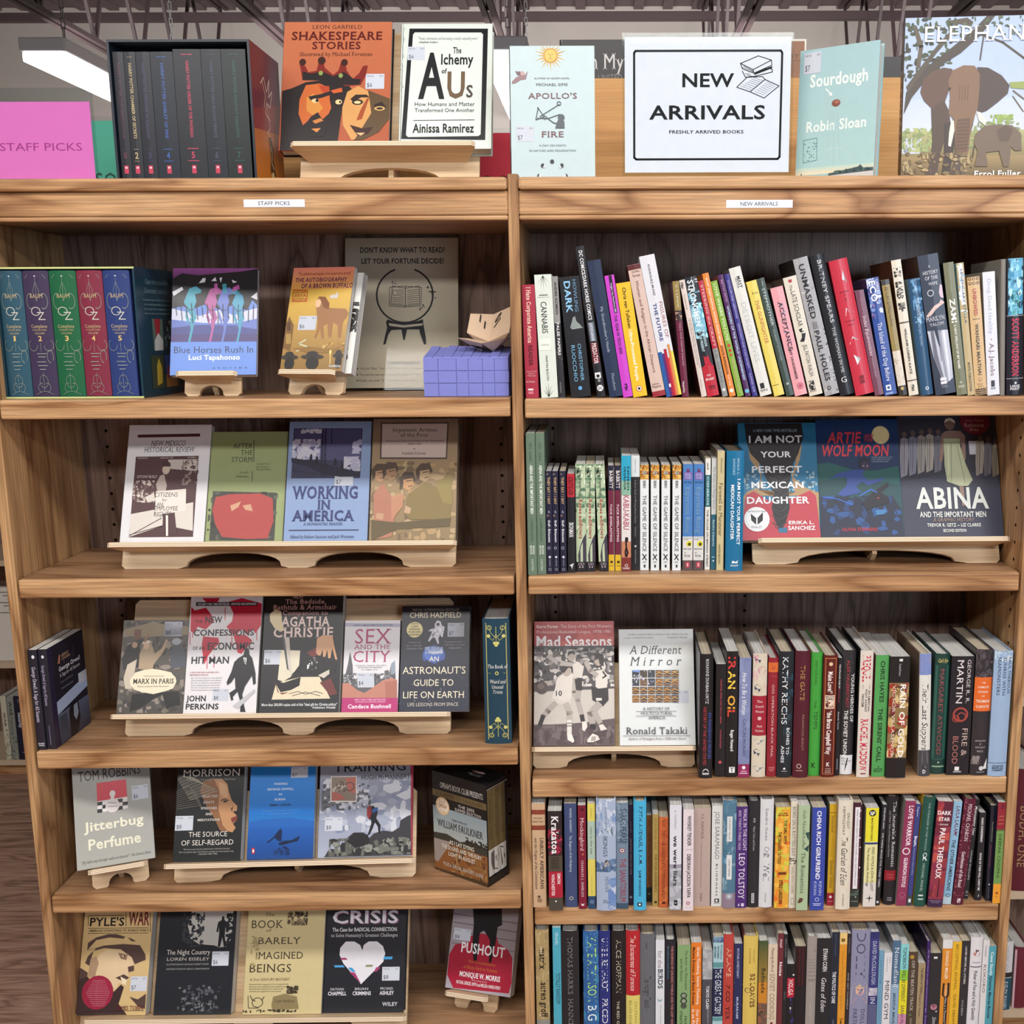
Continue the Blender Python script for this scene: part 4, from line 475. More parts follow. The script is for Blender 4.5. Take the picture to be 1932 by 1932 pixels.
spine_out('hardcover_book',.1315,-.0077,.4943,0,.1486,.0368,.2251,'h','a4b4cc','98a6bc','thick sky-blue hardcover with ship and axe, between yellow and mint and grey blue, fourth shelf','n|c0ccdc,8ca4c8,d0d8e4,7c98c4|0 0 1000 327 24 400 4^T|3c4c64|n|500 90 67 276|A HISTORY OF THE^p|4a646c|250 276 300 302 850 327 800 244^p|6a8484|500 286 780 263 800 308^T|3c4858|s|460 200 327 510|IKINGS^n|6a86a8,4a688c,5a7898|0 533 1000 648 16 300 5^p|4c4a4a|300 597 500 533 720 565 780 610 600 642 350 629^p|b8a8a0|400 571 600 549 660 591 450 603^T|7a8a9c|n|520 160 690 831|FENDER^n|7c98c4,c4cce0,6c8cc0|600 655 1000 995 20 350 6^t|3c4c64|n|340 899 550 911|FALL^t|3c4c64|n|340 917 700 929|RIVER','books on the new-arrivals fourth shelf','cream_pages')
spine_out('paperback_book',.1688,-.0033,.4943,0,.1371,.0228,.2142,'p','72869a','b8b4ac','misty blue paperback with red lower title, between sky blue and dark violet, new-arrivals fourth shelf','n|8498a8,647c94,5c7488|0 0 1000 386 20 400 4^T|243c4c|n|600 500 54 376|SARAH PEARSE^e|a02c3c|500 445 220 23^e|e8e8e8|500 445 160 17^e|3a3434|500 445 80 9^T|9c3444|n|550 500 520 934|THE SANATORIUM^r|3c5468|0 947 1000 1000','books on the new-arrivals fourth shelf','white_pages')
spine_out('paperback_book',.1929,.0107,.4943,0,.1311,.0079,.2049,'p','322a44','8c8a90','slim dark violet paperback, between grey blue and cyan books, new-arrivals fourth shelf','T|a098b0|n|500 200 169 276|KAORI^T|b8a8a8|n|500 340 336 699|CRAFTING WITH CAT HAIR^e|b0b0c8|500 924 300 12','books on the new-arrivals fourth shelf','white_pages')
spine_out('hardcover_book',.2017,-.0083,.4943,0,.1459,.0235,.2211,'h','46b0d8','3a9cc4','bright cyan hardcover with black capitals, between dark violet and brown books, new-arrivals fourth shelf','T|18303c|b|550 260 49 582|FIFTH AVENUE, 5 A.M.^T|18303c|b|500 200 629 866|SAM WASSON^r|14202c|300 926 660 961^r|e0f0f8|400 935 560 952','books on the new-arrivals fourth shelf','cream_pages')
spine_out('paperback_book',.2273,.0217,.4943,0,.1135,.01,.1774,'p','8c5424','8a7c70','brown paperback set back on shelf, between cyan and mustard books, new-arrivals fourth shelf','T|5c3014|n|500 300 58 124|RUIZ^T|4c1c14|s|500 420 199 795|THE MASTERY OF SELF^r|20241f|0 833 1000 1000^t|b0a080|n|200 899 800 920|-0-','books on the new-arrivals fourth shelf','white_pages')
spine_out('paperback_book',.2378,.0032,.4943,0,.1202,.0111,.1878,'p','a88f4e','b4b0a8','mustard paperback set back slightly, between brown and burnt orange books, new-arrivals fourth shelf','T|7a6430|n|500 360 40 382|DON MIGUEL RUIZ^T|3c2c14|n|550 360 428 843|THE FOUR AGREEMENTS^r|2c2414|350 940 750 964','books on the new-arrivals fourth shelf','white_pages')
spine_out('paperback_book',.2498,-.0004,.4943,0,.1178,.0176,.1841,'p','c06034','a8a29a','burnt orange paperback, between mustard and white books, new-arrivals fourth shelf','n|c86a38,b45430,d07840|0 0 1000 992 20 500 4^T|6c2c18|n|500 300 28 107|RUIZ^T|5c2418|s|500 340 142 913|THE FOUR AGREEMENTS COMPANION BOOK^r|3c1810|350 937 700 960','books on the new-arrivals fourth shelf','cream_pages')
spine_out('paperback_book',.2694,-.0102,.4943,0,.1359,.0222,.2124,'p','d8dae2','9c9a98','white paperback with bold lowercase title, between burnt orange and blush white books, new-arrivals fourth shelf','T|8a8c94|n|500 200 49 226|e. lockhart^r|9c98a8|0 560 1000 594^r|a4a8b0|0 594 1000 1000^n|b8bcc4,94989f,c8ccd4|0 600 1000 995 20 500 4^T|26282e|b|500 340 287 767|we were liars^r|1c1e22|380 903 680 954^r|a4a8b0|450 924 600 937','books on the new-arrivals fourth shelf','white_pages')
spine_out('paperback_book',.2944,-.0135,.4943,0,.1313,.0199,.2051,'p','dfd4d8','b0acac','blush white paperback with black capitals, between white and dusty pink books, new-arrivals fourth shelf','T|2a2428|b|580 340 61 357|WHISKEY TENDER^r|a09498|250 390 900 394^T|2a2428|b|550 340 438 868|DEBORAH JACKSON TAFFA^e|9c4450|500 923 170 16^e|dfd4d8|500 923 90 9^r|c0b0b4|200 963 850 966','books on the new-arrivals fourth shelf','white_pages')
spine_out('paperback_book',.3161,.0017,.4943,0,.1284,.0313,.2006,'p','b3a097','8a7c68','wide dusty pink paperback, between blush white and white books, new-arrivals fourth shelf','T|6a5850|s|500 160 52 313|V.S. NAIPAUL^T|8c7a70|n|450 80 335 814|The Indian Trilogy and collected early writings of the traveller^T|6a5850|s|450 140 864 948|PICADOR','books on the new-arrivals fourth shelf','cream_pages')
spine_out('paperback_book',.3496,.0011,.4943,0,.1311,.0203,.2049,'p','d6d8d4','a8a49c','white paperback with thin grey capitals, between dusty pink and cloudy blue books, new-arrivals fourth shelf','T|5c6060|n|500 380 55 527|JOSE SARAMAGO^T|24262a|b|500 150 573 892|B L I N D N E S S^p|2c2e32|300 921 750 921 750 960 300 960^e|d6d8d4|500 940 120 12^r|4c5050|250 967 800 971','books on the new-arrivals fourth shelf','white_pages')
spine_out('hardcover_book',.3704,-.0032,.4943,0,.1437,.0247,.2177,'h','50788e','c8ccd0','cloudy blue hardcover with two white plates, between white and purple books, new-arrivals fourth shelf','n|5c8498,7c9cac,44708a,8cacbc,4c8cb8|0 0 1000 832 36 500 4^r|8c7c8c|0 859 1000 999^r|d8dcdc|280 143 680 373^r|d8dcdc|280 499 680 729^T|3c4448|n|480 130 160 360|UNCANNY VALLEY^T|3c4448|n|480 130 539 699|ANNA WIENER^e|c8d0d4|500 887 240 27^e|7c8c98|500 887 190 22^e|c8d0d4|500 887 120 14','books on the new-arrivals fourth shelf','white_pages')
spine_out('paperback_book',.3956,-.0049,.4943,0,.1317,.0209,.2057,'p','4a2a70','5c4a70','purple paperback with large white serif, between cloudy blue and black books, new-arrivals fourth shelf','T|e4dcec|s|740 300 19 431|WALK IN THE LIGHT^T|d4c8e0|s|280 220 33 424|AND TWENTY-THREE TALES^T|f0ecf4|s|500 520 456 911|LEO TOLSTOY^p|e0d8e8|200 981 300 949 350 981^r|d8d0e4|500 953 750 984','books on the new-arrivals fourth shelf','cream_pages')
spine_out('hardcover_book',.4179,-.0015,.4943,0,.1427,.0216,.2162,'h','26282e','202228','plain black hardcover with tiny white title, between purple and white books, new-arrivals fourth shelf','T|c0c0c4|s|500 180 160 200|POE^T|b8b8bc|s|500 160 237 462|Major Tales and Poems^r|d0d0d4|360 864 600 958^T|26282e|b|480 160 871 953|BORDERS','books on the new-arrivals fourth shelf','white_pages')
spine_out('hardcover_book',.44,-.0019,.4943,0,.1443,.0251,.2186,'h','d5d7d9','c0c2c4','white hardcover with purple pebble ornament, between black and fiery orange books, new-arrivals fourth shelf','T|4c5058|s|480 200 80 375|Sandro Galea^p|4c2c5c|300 455 450 431 650 441 740 461 550 481 400 471^n|a0a0a4,707074|300 488 700 528 20 100 4^T|44484e|s|500 440 587 750|Well^T|7c8084|s|480 120 859 952|OXFORD','books on the new-arrivals fourth shelf','white_pages')
spine_out('paperback_book',.4683,-.0075,.4943,0,.1311,.0273,.2048,'p','e0a43a','8a8070','fiery yellow-orange paperback, between white and cream books, new-arrivals fourth shelf','n|e88a30,d8c840,f0b850,e07028,c8cc50|0 1 1000 995 60 340 4^t|4c2010|b|400 31 500 40|A^t|4c2010|b|200 50 800 64|NATIONAL^t|4c2010|b|150 71 850 85|BESTSELLER^T|3c1c10|b|680 200 125 359|THE GIRL WITH^T|3c1c10|b|300 220 238 557|THE DRAGON TATTOO^r|6c3414|250 638 800 663^T|3c1c10|b|450 240 716 953|STIEG LARSSON','books on the new-arrivals fourth shelf','cream_pages')
spine_out('paperback_book',.4962,-.008,.4943,0,.1383,.0125,.2161,'p','d6d0bc','8a7c70','slim cream paperback with ink vignette, between fiery orange and pale green books, new-arrivals fourth shelf','T|3a3834|s|500 440 48 507|BORN ON A ROTTEN DAY^n|3a3834,6a665c|0 523 1000 584 20 200 4^T|a07c74|n|500 320 604 858|HAZEL DIXON COOPER^p|8a8678|300 905 750 905 750 962 300 962^p|d6d0bc|360 910 690 910 690 956 360 956','books on the new-arrivals fourth shelf','white_pages')
spine_out('paperback_book',.5092,-.016,.4943,0,.1354,.0214,.2116,'p','a7bd98','b0aca0','pale green paperback with teal triangles, between cream and royal blue books, new-arrivals fourth shelf','T|4c5c44|s|520 260 44 413|Galt Niederhoffer^p|2c4c4c|620 254 1000 251 950 335^p|2c4c4c|550 410 1000 369 920 437^T|3c4c38|s|500 340 443 833|The Romantics^p|5c3c34|100 924 300 877 600 884 500 917 250 931','books on the new-arrivals fourth shelf','white_pages')
spine_out('paperback_book',.5352,-.016,.4943,0,.1328,.0261,.2075,'p','3448a0','8a8c90','royal blue paperback with white capitals, between pale green and golden yellow books, new-arrivals fourth shelf','T|f0f0f6|b|500 300 30 696|CHINA RICH GIRLFRIEND^T|c0c8e8|n|700 200 716 852|KEVIN^T|c0c8e8|n|340 200 716 848|KWAN^e|c0c8e8|500 893 150 19^e|3448a0|500 893 110 14^r|c0c8e8|200 931 800 938^r|c0c8e8|250 947 750 954','books on the new-arrivals fourth shelf','cream_pages')
spine_out('paperback_book',.5709,.0008,.4943,0,.132,.013,.2063,'p','d0a628','8c8a70','golden yellow paperback with red foot, between royal blue and cream books, new-arrivals fourth shelf','r|4c3c10|50 82 950 87^T|6c4c10|s|500 380 111 276|Scratched^T|7c5c18|i|500 120 308 523|A Memoir of Perfectionism^T|5c4010|s|500 340 551 826|Elizabeth Tallent^r|9c1c34|0 875 1000 1000^e|e8d8dc|500 914 200 13^r|d0a0a8|150 956 850 961','books on the new-arrivals fourth shelf','white_pages')
spine_out('hardcover_book',.5844,-.0123,.4943,0,.1453,.027,.2201,'h','dcd5c2','c8c0ac','cream hardcover with handwritten title, between golden yellow and dark wine books, new-arrivals fourth shelf','T|3c3a34|n|680 180 113 257|ERNEST^T|3c3a34|n|380 180 54 313|HEMINGWAY^T|2c2a28|i|480 420 333 772|The Garden of Eden^T|5c5850|n|500 100 854 966|SCRIBNERS','books on the new-arrivals fourth shelf','white_pages')
spine_out('paperback_book',.6133,-.0051,.4943,0,.1354,.0175,.2115,'p','43202e','c0bcc0','dark wine paperback with long white label, between cream and yellow and white, new-arrivals fourth shelf','n|dcd8dc|700 5 1000 766 14 140 4^r|e4e0e4|250 42 750 824^T|3a3438|n|500 160 66 793|DARK HORSE MINUTES A THIS WEEK WAS WATCHING DAYS^r|2c3430|0 824 1000 1000^n|4c5a50,586a60|0 834 1000 889 8 300 5^e|e0e0e0|600 903 60 5^r|a0aca4|150 944 850 948','books on the new-arrivals fourth shelf','cream_pages')
spine_out('paperback_book',.6382,-.0056,.4943,0,.1285,.0239,.2008,'p','d8d4cc','9c988c','white paperback with black-on-yellow top, between dark wine and black books, new-arrivals fourth shelf','r|e2d834|0 0 1000 341^e|1c1c20|500 51 280 33^t|e8e8e8|b|300 34 700 68|SF^T|3c3a18|b|500 140 99 327|MASTERWORKS^r|243c6c|0 345 1000 364^r|dcd89c|0 366 1000 753^T|3a3a30|n|660 200 392 836|FRED HOYLE & JOHN ELLIOT^T|2c2c28|n|300 180 395 789|The Andromeda Anthology^p|1c2430|500 876 540 905 800 910 540 916 500 955 460 916 200 910 460 905','books on the new-arrivals fourth shelf','white_pages')
spine_out('paperback_book',.6716,-.001,.4943,-2.0649,.1311,.0086,.2049,'p','232529','1c1e22','slim black leaning paperback, between yellow and white and black books, new-arrivals fourth shelf','T|c8c8cc|b|500 300 30 239|KAIRA JEWEL LINGO^T|b8b8bc|b|500 340 275 818|WE WERE MADE FOR THESE TIMES^e|c0c0c4|500 967 300 13','books on the new-arrivals fourth shelf','white_pages')
spine_out('hardcover_book',.6795,.0027,.4943,0,.1451,.0213,.2199,'h','1e1f23','191a1e','thick black hardcover with red crosswise band, between black and rose books, new-arrivals fourth shelf','T|dcdcde|s|660 280 43 645|The Incurable Romantic^T|a8a8ac|si|280 140 129 552|and Other Tales of Madness and Desire^r|8c1c2a|0 678 1000 772^t|c86868|n|200 711 800 723|FRANK^t|c86868|n|200 737 800 749|TALLIS^r|808084|300 929 700 939^r|808084|300 949 750 959','books on the new-arrivals fourth shelf','cream_pages')
spine_out('paperback_book',.7219,-.003,.4943,-2.7017,.1361,.0194,.2127,'p','8a3456','9c9890','rose paperback with white heart, between black and blue books, new-arrivals fourth shelf','T|f0e4ea|b|600 440 46 425|LOVE WARRIOR^o|f0e4ea|500 476 320 29 96 0 360^T|f0e4ea|b|550 360 538 821|GLENNON DOYLE^e|b06888|500 896 280 26^e|8a3456|500 896 230 21^r|b06888|250 930 750 934','books on the new-arrivals fourth shelf','white_pages')
spine_out('paperback_book',.7322,-.0034,.4943,-2.5837,.1324,.0093,.2069,'p','37417c','5c5c60','slim blue paperback, between rose and deep green books, new-arrivals fourth shelf','T|d8dcec|n|500 300 29 121|Pagano^T|e4e8f4|b|600 600 314 419|bun.^T|b0b8d8|n|500 240 430 693|Postcards to a State of Mind^r|3c4448|0 897 1000 1000^r|dce0e4|250 932 750 967','books on the new-arrivals fourth shelf','white_pages')
spine_out('hardcover_book',.7573,-.0057,.4943,-2.7153,.1467,.0224,.2223,'h','1d4e45','c8a432','deep green hardcover with white figure, between blue and crimson sunset books, new-arrivals fourth shelf','T|9cb8ac|n|500 160 51 481|THE STRANGER IN THE WOODS^p|e4ece8|500 501 660 508 700 527 600 547 750 573 650 576 500 553 350 579 400 547 350 521^T|a8c0b4|n|500 200 602 860|MICHAEL FINKEL^r|d8e0dc|300 889 700 902^r|d8e0dc|300 925 750 935','books on the new-arrivals fourth shelf','cream_pages')
spine_out('paperback_book',.7888,-.01,.4943,-2.9083,.137,.0283,.2141,'p','8c3444','2c2430','crimson sunset paperback with white capitals, between deep green and light blue books, new-arrivals fourth shelf','n|a84444,6c2438,b85048,842c4c,983838|0 5 1000 899 30 500 4^r|5c2034|400 0 1000 235^t|f0e8e8|b|50 87 950 124|DARK^t|f0e8e8|b|150 147 900 181|STAR^t|e0c8c8|b|250 207 800 222|SAFARI^T|f0e8e8|b|500 360 249 726|PAUL THEROUX^p|2c1418|600 729 640 729 620 899 550 905^r|3a2444|0 926 1000 1000^t|b0a0b8|n|100 936 900 945|MARINER^t|b0a0b8|n|250 953 750 961|BOOKS','books on the new-arrivals fourth shelf','white_pages')
spine_out('paperback_book',.8087,.0002,.4943,-3.1863,.1342,.0158,.2097,'p','8cb8d4','c8ccc4','light blue paperback with maroon italics, between crimson sunset and patterned maroon books, new-arrivals fourth shelf','T|6c2c44|bi|600 420 43 335|LAILA LALAMI^T|1c3040|bi|500 400 369 869|THE OTHER AMERICANS^r|b4ccd4|0 925 1000 1000^e|4c6474|500 912 250 19^e|8cb8d4|500 912 160 12','books on the new-arrivals fourth shelf','white_pages')
spine_out('hardcover_book',.8316,-.0001,.4943,-3.7816,.1418,.021,.2149,'h','551c30','481828','patterned maroon hardcover with white letters, between light blue and black books, new-arrivals fourth shelf','n|7c3c50,8c4a5c|0 5 220 900 60 140 4^n|7c3c50,8c4a5c|780 5 1000 900 60 140 5^T|dcc8cc|s|500 340 46 395|MICHAEL CHABON^T|dcc8cc|S|450 300 493 835|Gentlemen of the Road^r|8c4a5c|0 910 1000 914^r|e0d0d0|400 940 700 981^n|551c30|400 944 700 978 8 80 6','books on the new-arrivals fourth shelf','cream_pages')
spine_out('paperback_book',.848,.0192,.4943,-3.4144,.1311,.008,.2048,'p','25272a','1e2022','slim black set-back paperback, between patterned maroon and black books, new-arrivals fourth shelf','T|d8d8d8|b|400 600 70 360|Monogamy Hey^T|b0b0b4|b|500 320 504 808|ADAM PHILLIPS^e|6c7074|500 930 360 14^r|a0a0a4|150 959 900 966','books on the new-arrivals fourth shelf','white_pages')
spine_out('paperback_book',.8592,.0136,.4943,0,.1155,.0123,.1804,'p','232428','1d1e21','short black paperback with bold white line, between black and blue-black books, new-arrivals fourth shelf','T|e0e0e0|b|500 340 59 332|DASHA SCHNEIDERMAN^T|e0e0e0|b|500 300 458 885|NONE OF THEM WILL CARRY ME^p|c8c8c8|400 958 600 925 600 954','books on the new-arrivals fourth shelf','white_pages')
spine_out('paperback_book',.8792,.0118,.4943,0,.1251,.0107,.1955,'p','1c1d2a','17181f','slim blue-black paperback, between black and red and green books, new-arrivals fourth shelf','T|98a080|n|500 240 167 377|The Metamorphosis^T|a04c64|n|400 220 410 643|Seven Sermons of Lovers^e|d0d0d8|500 826 140 8^T|8a8a98|n|500 140 852 980|VINTAGE CLASSICS','books on the new-arrivals fourth shelf','cream_pages')
spine_out('paperback_book',.889,.0025,.4943,0,.1319,.0146,.206,'p','6d9450','241c3c','three-colour paperback, red green and orange, last after the blue-black one, new-arrivals fourth shelf','r|8c2434|0 0 1000 267^r|6c1c2c|400 16 850 65^t|d8885c|n|150 130 850 143|LIFE^t|d8885c|n|150 165 850 178|AFTER^t|d8885c|n|150 203 850 216|DEATH^r|4c6c34|0 267 1000 279^T|35522a|n|500 360 313 748|DEEPAK CHOPRA^r|e09a34|0 804 1000 1000^e|9c4c1c|500 896 180 13^r|b87828|300 928 700 935','books on the new-arrivals fourth shelf','white_pages')
spine_out('hardcover_book',.0126,.004,.2104,0,.1569,.0255,.2377,'h','a79263','9c9080','tan hardcover with heavy blackletter title, against the middle upright, new-arrivals lowest shelf','n|b8a478,988460,c4b48c|0 0 1000 841 30 500 4^T|1c1a18|S|550 500 153 347|matrix^T|1c1a18|S|620 500 445 776|lauren groff^r|8c8c84|0 798 1000 1000','books on the new-arrivals lowest shelf','white_pages')
spine_out('paperback_book',.0457,.004,.2104,0,.1563,.0158,.2443,'p','4aa6bc','8c9ca0','slim cyan paperback, between tan and black books, new-arrivals lowest shelf','r|d8dcdc|0 0 1000 8^T|d0ecf0|n|500 360 56 160|KIN & HILL^T|1c4450|n|600 500 402 670|TOTALLY RANDOM','books on the new-arrivals lowest shelf','cream_pages')
spine_out('hardcover_book',.0621,.004,.2104,0,.1548,.0341,.2346,'h','222227','1b1b1f','thick black hardcover with thin grey capitals, between cyan and ocean blue books, new-arrivals lowest shelf','T|7c7c80|n|500 280 48 564|THOMAS HARRIS^T|7c7c80|n|500 280 608 941|HANNIBAL','books on the new-arrivals lowest shelf','white_pages')
spine_out('hardcover_book',.1043,.004,.2104,0,.1544,.0297,.2339,'h','2c5f98','24507c','ocean blue hardcover with lime capitals, between black and navy books, new-arrivals lowest shelf','n|3a78b4,2c68a8,4a8cc4,3888b0|0 6 1000 843 30 500 4^T|b0e078|n|560 560 50 634|KATE ATKINSON^T|e8f4f4|n|560 560 671 1005|BIG SKY','books on the new-arrivals lowest shelf','white_pages')
spine_out('hardcover_book',.135,.004,.2104,0,.1543,.0215,.2338,'h','232f74','1c2660','royal navy hardcover with white capitals, between ocean blue and black books, new-arrivals lowest shelf','T|f0f2f8|n|500 520 64 545|UWE E. REINHARDT^T|f0f2f8|n|500 500 610 1007|PRICED OUT','books on the new-arrivals lowest shelf','cream_pages')
spine_out('hardcover_book',.1586,.004,.2104,0,.1544,.0278,.234,'h','1b1b1d','161617','black hardcover with gold-white capitals, between navy and red books, new-arrivals lowest shelf','T|c0b8a0|n|500 340 78 555|ALICE HOFFMAN^T|d0c8b0|n|450 180 630 977|THE RED GARDEN','books on the new-arrivals lowest shelf','white_pages')
spine_out('hardcover_book',.1869,.004,.2104,0,.1544,.0267,.234,'h','b0242c','d8d0c4','red and yellow hardcover with flourishes, between black and slate grey books, new-arrivals lowest shelf','T|f0dcd4|i|500 360 42 538|The Enchantress of Florence^r|d9cc70|0 582 1000 1072^T|8c8440|n|700 180 638 835|SALMAN^T|8c8440|n|300 200 629 860|RUSHDIE','books on the new-arrivals lowest shelf','white_pages')
spine_out('hardcover_book',.2142,.004,.2104,0,.1495,.0286,.2266,'h','64686e','54585e','thick slate grey hardcover, between red and white books, new-arrivals lowest shelf','T|34363a|n|450 160 76 134|Casey^T|2a2c30|n|500 420 389 686|The Hungry Touch','books on the new-arrivals lowest shelf','cream_pages')
spine_out('paperback_book',.2442,.004,.2104,0,.1366,.017,.2135,'p','d8dde2','9ca0a4','white paperback with grey bird logo, between slate grey and black books, new-arrivals lowest shelf','T|8c7478|n|500 460 108 279|for the^T|34444c|b|550 540 290 483|BIRDS^p|8ca8b4|200 572 400 600 800 586 600 614 300 611^T|8c949a|n|600 140 643 835|Princeton Nature','books on the new-arrivals lowest shelf','white_pages')
spine_out('hardcover_book',.2621,.004,.2104,0,.1413,.0206,.2141,'h','20232c','181a20','black hardcover with coral lettering, between white and leaf green books, new-arrivals lowest shelf','T|c88078|b|680 200 58 894|THE SCIENCE OF JURASSIC WORLD AND THE LOST WORLD^T|5c8ca8|n|280 140 62 382|BEN MEZRICH & KEVIN LONDON','books on the new-arrivals lowest shelf','white_pages')
spine_out('paperback_book',.2861,.004,.2104,0,.1293,.0254,.202,'p','82a570','a09480','leaf green paperback with dark medallions, between black and bright orange books, new-arrivals lowest shelf','T|2c4428|s|680 180 55 474|The Artist, the Philosopher^T|2c4428|s|320 180 142 383|and the Warrior^e|3c4c3c|500 530 260 33^e|2c3c30|500 587 260 33^e|4c5448|500 640 240 30^e|8c9880|500 530 160 20^e|98a088|500 587 160 20^T|2c4428|n|660 180 749 844|PAUL^T|2c4428|n|300 180 693 934|STRATHERN','books on the new-arrivals lowest shelf','cream_pages')
spine_out('paperback_book',.3128,.004,.2104,0,.1323,.02,.2068,'p','e07c2c','9c9080','bright orange paperback with two text lines, between leaf green and grey photo, new-arrivals lowest shelf','T|f4e4d4|b|700 260 46 639|Greta Thunberg, Svante Thunberg,^T|3c1c0c|b|260 260 46 639|Malena Ernman, and Beata Ernman^T|f4e4d4|b|660 280 687 893|Our House^T|f4e4d4|b|260 280 687 878|Is on Fire','books on the new-arrivals lowest shelf','white_pages')
spine_out('paperback_book',.3347,.004,.2104,0,.1222,.0192,.1909,'p','4a4c54','6c6c6c','grey photo paperback with white foot title, between bright orange and aqua and navy, lowest shelf','r|a4a6aa|0 0 1000 326^n|b8babc,94969a|0 6 1000 326 14 500 4^T|e8e8ea|b|550 300 398 654|TOKYO CLASH^T|b0b0b8|n|600 160 658 917|JAPANESE POP CULTURE','books on the new-arrivals lowest shelf','white_pages')
spine_out('paperback_book',.3552,.004,.2104,0,.14,.0195,.2188,'p','a5cad0','7c8890','aqua paperback with navy title block, between grey photo and brick red books, new-arrivals lowest shelf','r|5c7898|0 3 1000 56^n|7c98b0,485c84|0 3 1000 56 10 400 4^T|2c3c54|n|800 180 80 219|FITZGERALD^T|2c3c54|b|500 180 87 212|WOODMAN-^T|2c3c54|b|200 180 94 205|MAYNARD^r|5c9498|0 247 1000 296^r|1c2448|0 306 1000 776^T|dce8ec|n|520 600 313 755|THE GREAT GATSBY^r|5c9498|0 783 1000 818','books on the new-arrivals lowest shelf','cream_pages')
spine_out('hardcover_book',.3752,.004,.2104,0,.1477,.0195,.2238,'h','b8443c','c8c0a8','brick red hardcover with cream and dark words, between aqua and navy and navy, lowest shelf','T|e8d4b4|n|520 420 126 394|AFLAME^T|4c1a18|b|480 400 476 806|PICO IYER','books on the new-arrivals lowest shelf','white_pages')
spine_out('paperback_book',.3962,.004,.2104,0,.1304,.016,.2038,'p','262c55','a0989c','navy paperback with pale condensed words, between brick red and yellow books, new-arrivals lowest shelf','T|a8b0c8|b|450 260 47 358|SPUTNIK SWEETHEART^p|98a4c0|0 403 1000 421 1000 426 0 409^p|98a4c0|50 638 1000 642 1000 646 50 643^T|b8c4dc|b|450 260 556 784|MURAKAMI','books on the new-arrivals lowest shelf','white_pages')
spine_out('hardcover_book',.414,.004,.2104,0,.1455,.0276,.2204,'h','d6bc5e','6c3438','yellow hardcover with brown loaf drawing, between navy and green and orange books, new-arrivals lowest shelf','T|8c7434|n|720 120 124 249|WILLIAM^T|8c7434|n|440 120 107 263|ALEXANDER^T|5c2c28|b|650 320 359 684|52 LOAVES^e|7c6c4c|300 518 200 25^e|d6bc5e|320 518 150 19','books on the new-arrivals lowest shelf','cream_pages')
spine_out('paperback_book',.4436,.004,.2104,0,.1339,.0172,.2093,'p','6c6a34','988c78','green-to-orange paperback with painted foot, between yellow and cream books, new-arrivals lowest shelf','g|3c5434|9c7c34|0 0 1000 421^r|c8842c|0 421 1000 632^T|34301c|S|550 420 275 530|Refinade^r|6c5444|0 632 1000 1077^n|8c5c44,4c3c34,a8684c|0 632 1000 931 14 500 4','books on the new-arrivals lowest shelf','white_pages')
spine_out('paperback_book',.4617,.004,.2104,0,.1292,.018,.2018,'p','d4c4ac','8c8478','cream paperback with script and thin capitals, between green and orange and brick brown, lowest shelf','T|2c2420|i|500 300 38 291|Mastering the Art of^T|8c7c60|n|500 500 310 794|SOVIET COOKING^e|6c2430|500 835 140 13','books on the new-arrivals lowest shelf','white_pages')
spine_out('paperback_book',.4803,.004,.2104,0,.1435,.0108,.2242,'p','6a2c34','c0bcb8','slim brick-brown paperback with white word, between cream and black books, new-arrivals lowest shelf','T|e0c8c8|b|550 400 50 132|Attali^T|f0e4e4|b|550 500 269 400|Noise','books on the new-arrivals lowest shelf','cream_pages')
spine_out('paperback_book',.4916,.004,.2104,0,.1423,.0075,.2224,'p','202126','b0b0b0','very slim black paperback, between brick brown and black books, new-arrivals lowest shelf','T|6c6c70|b|500 400 43 217|EMILY DUNN^T|6c6c70|n|500 400 550 626|EPIC','books on the new-arrivals lowest shelf','white_pages')
spine_out('paperback_book',.4997,.004,.2104,0,.105,.0142,.1597,'p','1c1c20','8c8c88','short black paperback with red tag, between black and dark maroon books, new-arrivals lowest shelf','e|d8d8d8|850 146 140 12^r|b01c34|0 187 1000 450^T|f0e0e0|b|500 600 210 422|HOLGA^n|3c3c7c,d8d4d0,2c2c5c|400 441 1000 806 10 400 4','books on the new-arrivals lowest shelf','white_pages')
spine_out('paperback_book',.5145,.004,.2104,0,.126,.0206,.1968,'p','221418','7c746c','dark maroon-black paperback with faint red text, between black and warm grey books, new-arrivals lowest shelf','T|7c2434|n|700 140 11 425|I hate the internet fiction^T|7c2434|n|400 140 11 425|Jarett Kobek author and poet^r|1c1a20|0 429 1000 1107','books on the new-arrivals lowest shelf','cream_pages')
spine_out('hardcover_book',.5368,.004,.2104,0,.1435,.0186,.2174,'h','9a938d','88827c','warm grey hardcover with black bird, between dark maroon and black books, new-arrivals lowest shelf','p|26262a|150 154 500 134 850 113 750 144 400 154^r|7c7670|150 221 900 225^r|7c7670|150 248 900 252^r|7c7670|150 275 900 279^r|7c7670|150 302 900 306^r|7c7670|150 336 900 340^r|7c7670|150 376 900 380^r|7c7670|150 410 900 414^r|7c7670|150 424 900 428^T|c0bab4|n|500 160 457 801|Handsome Nightingale','books on the new-arrivals lowest shelf','white_pages')
spine_out('paperback_book',.556,.004,.2104,0,.1365,.0269,.2133,'p','222428','8a867c','black paperback with white script title, between warm grey and dark navy books, new-arrivals lowest shelf','T|dcdcdc|b|600 300 104 328|ETHAN COEN^T|e0e0e0|i|550 340 393 733|Gates of Eden','books on the new-arrivals lowest shelf','white_pages')
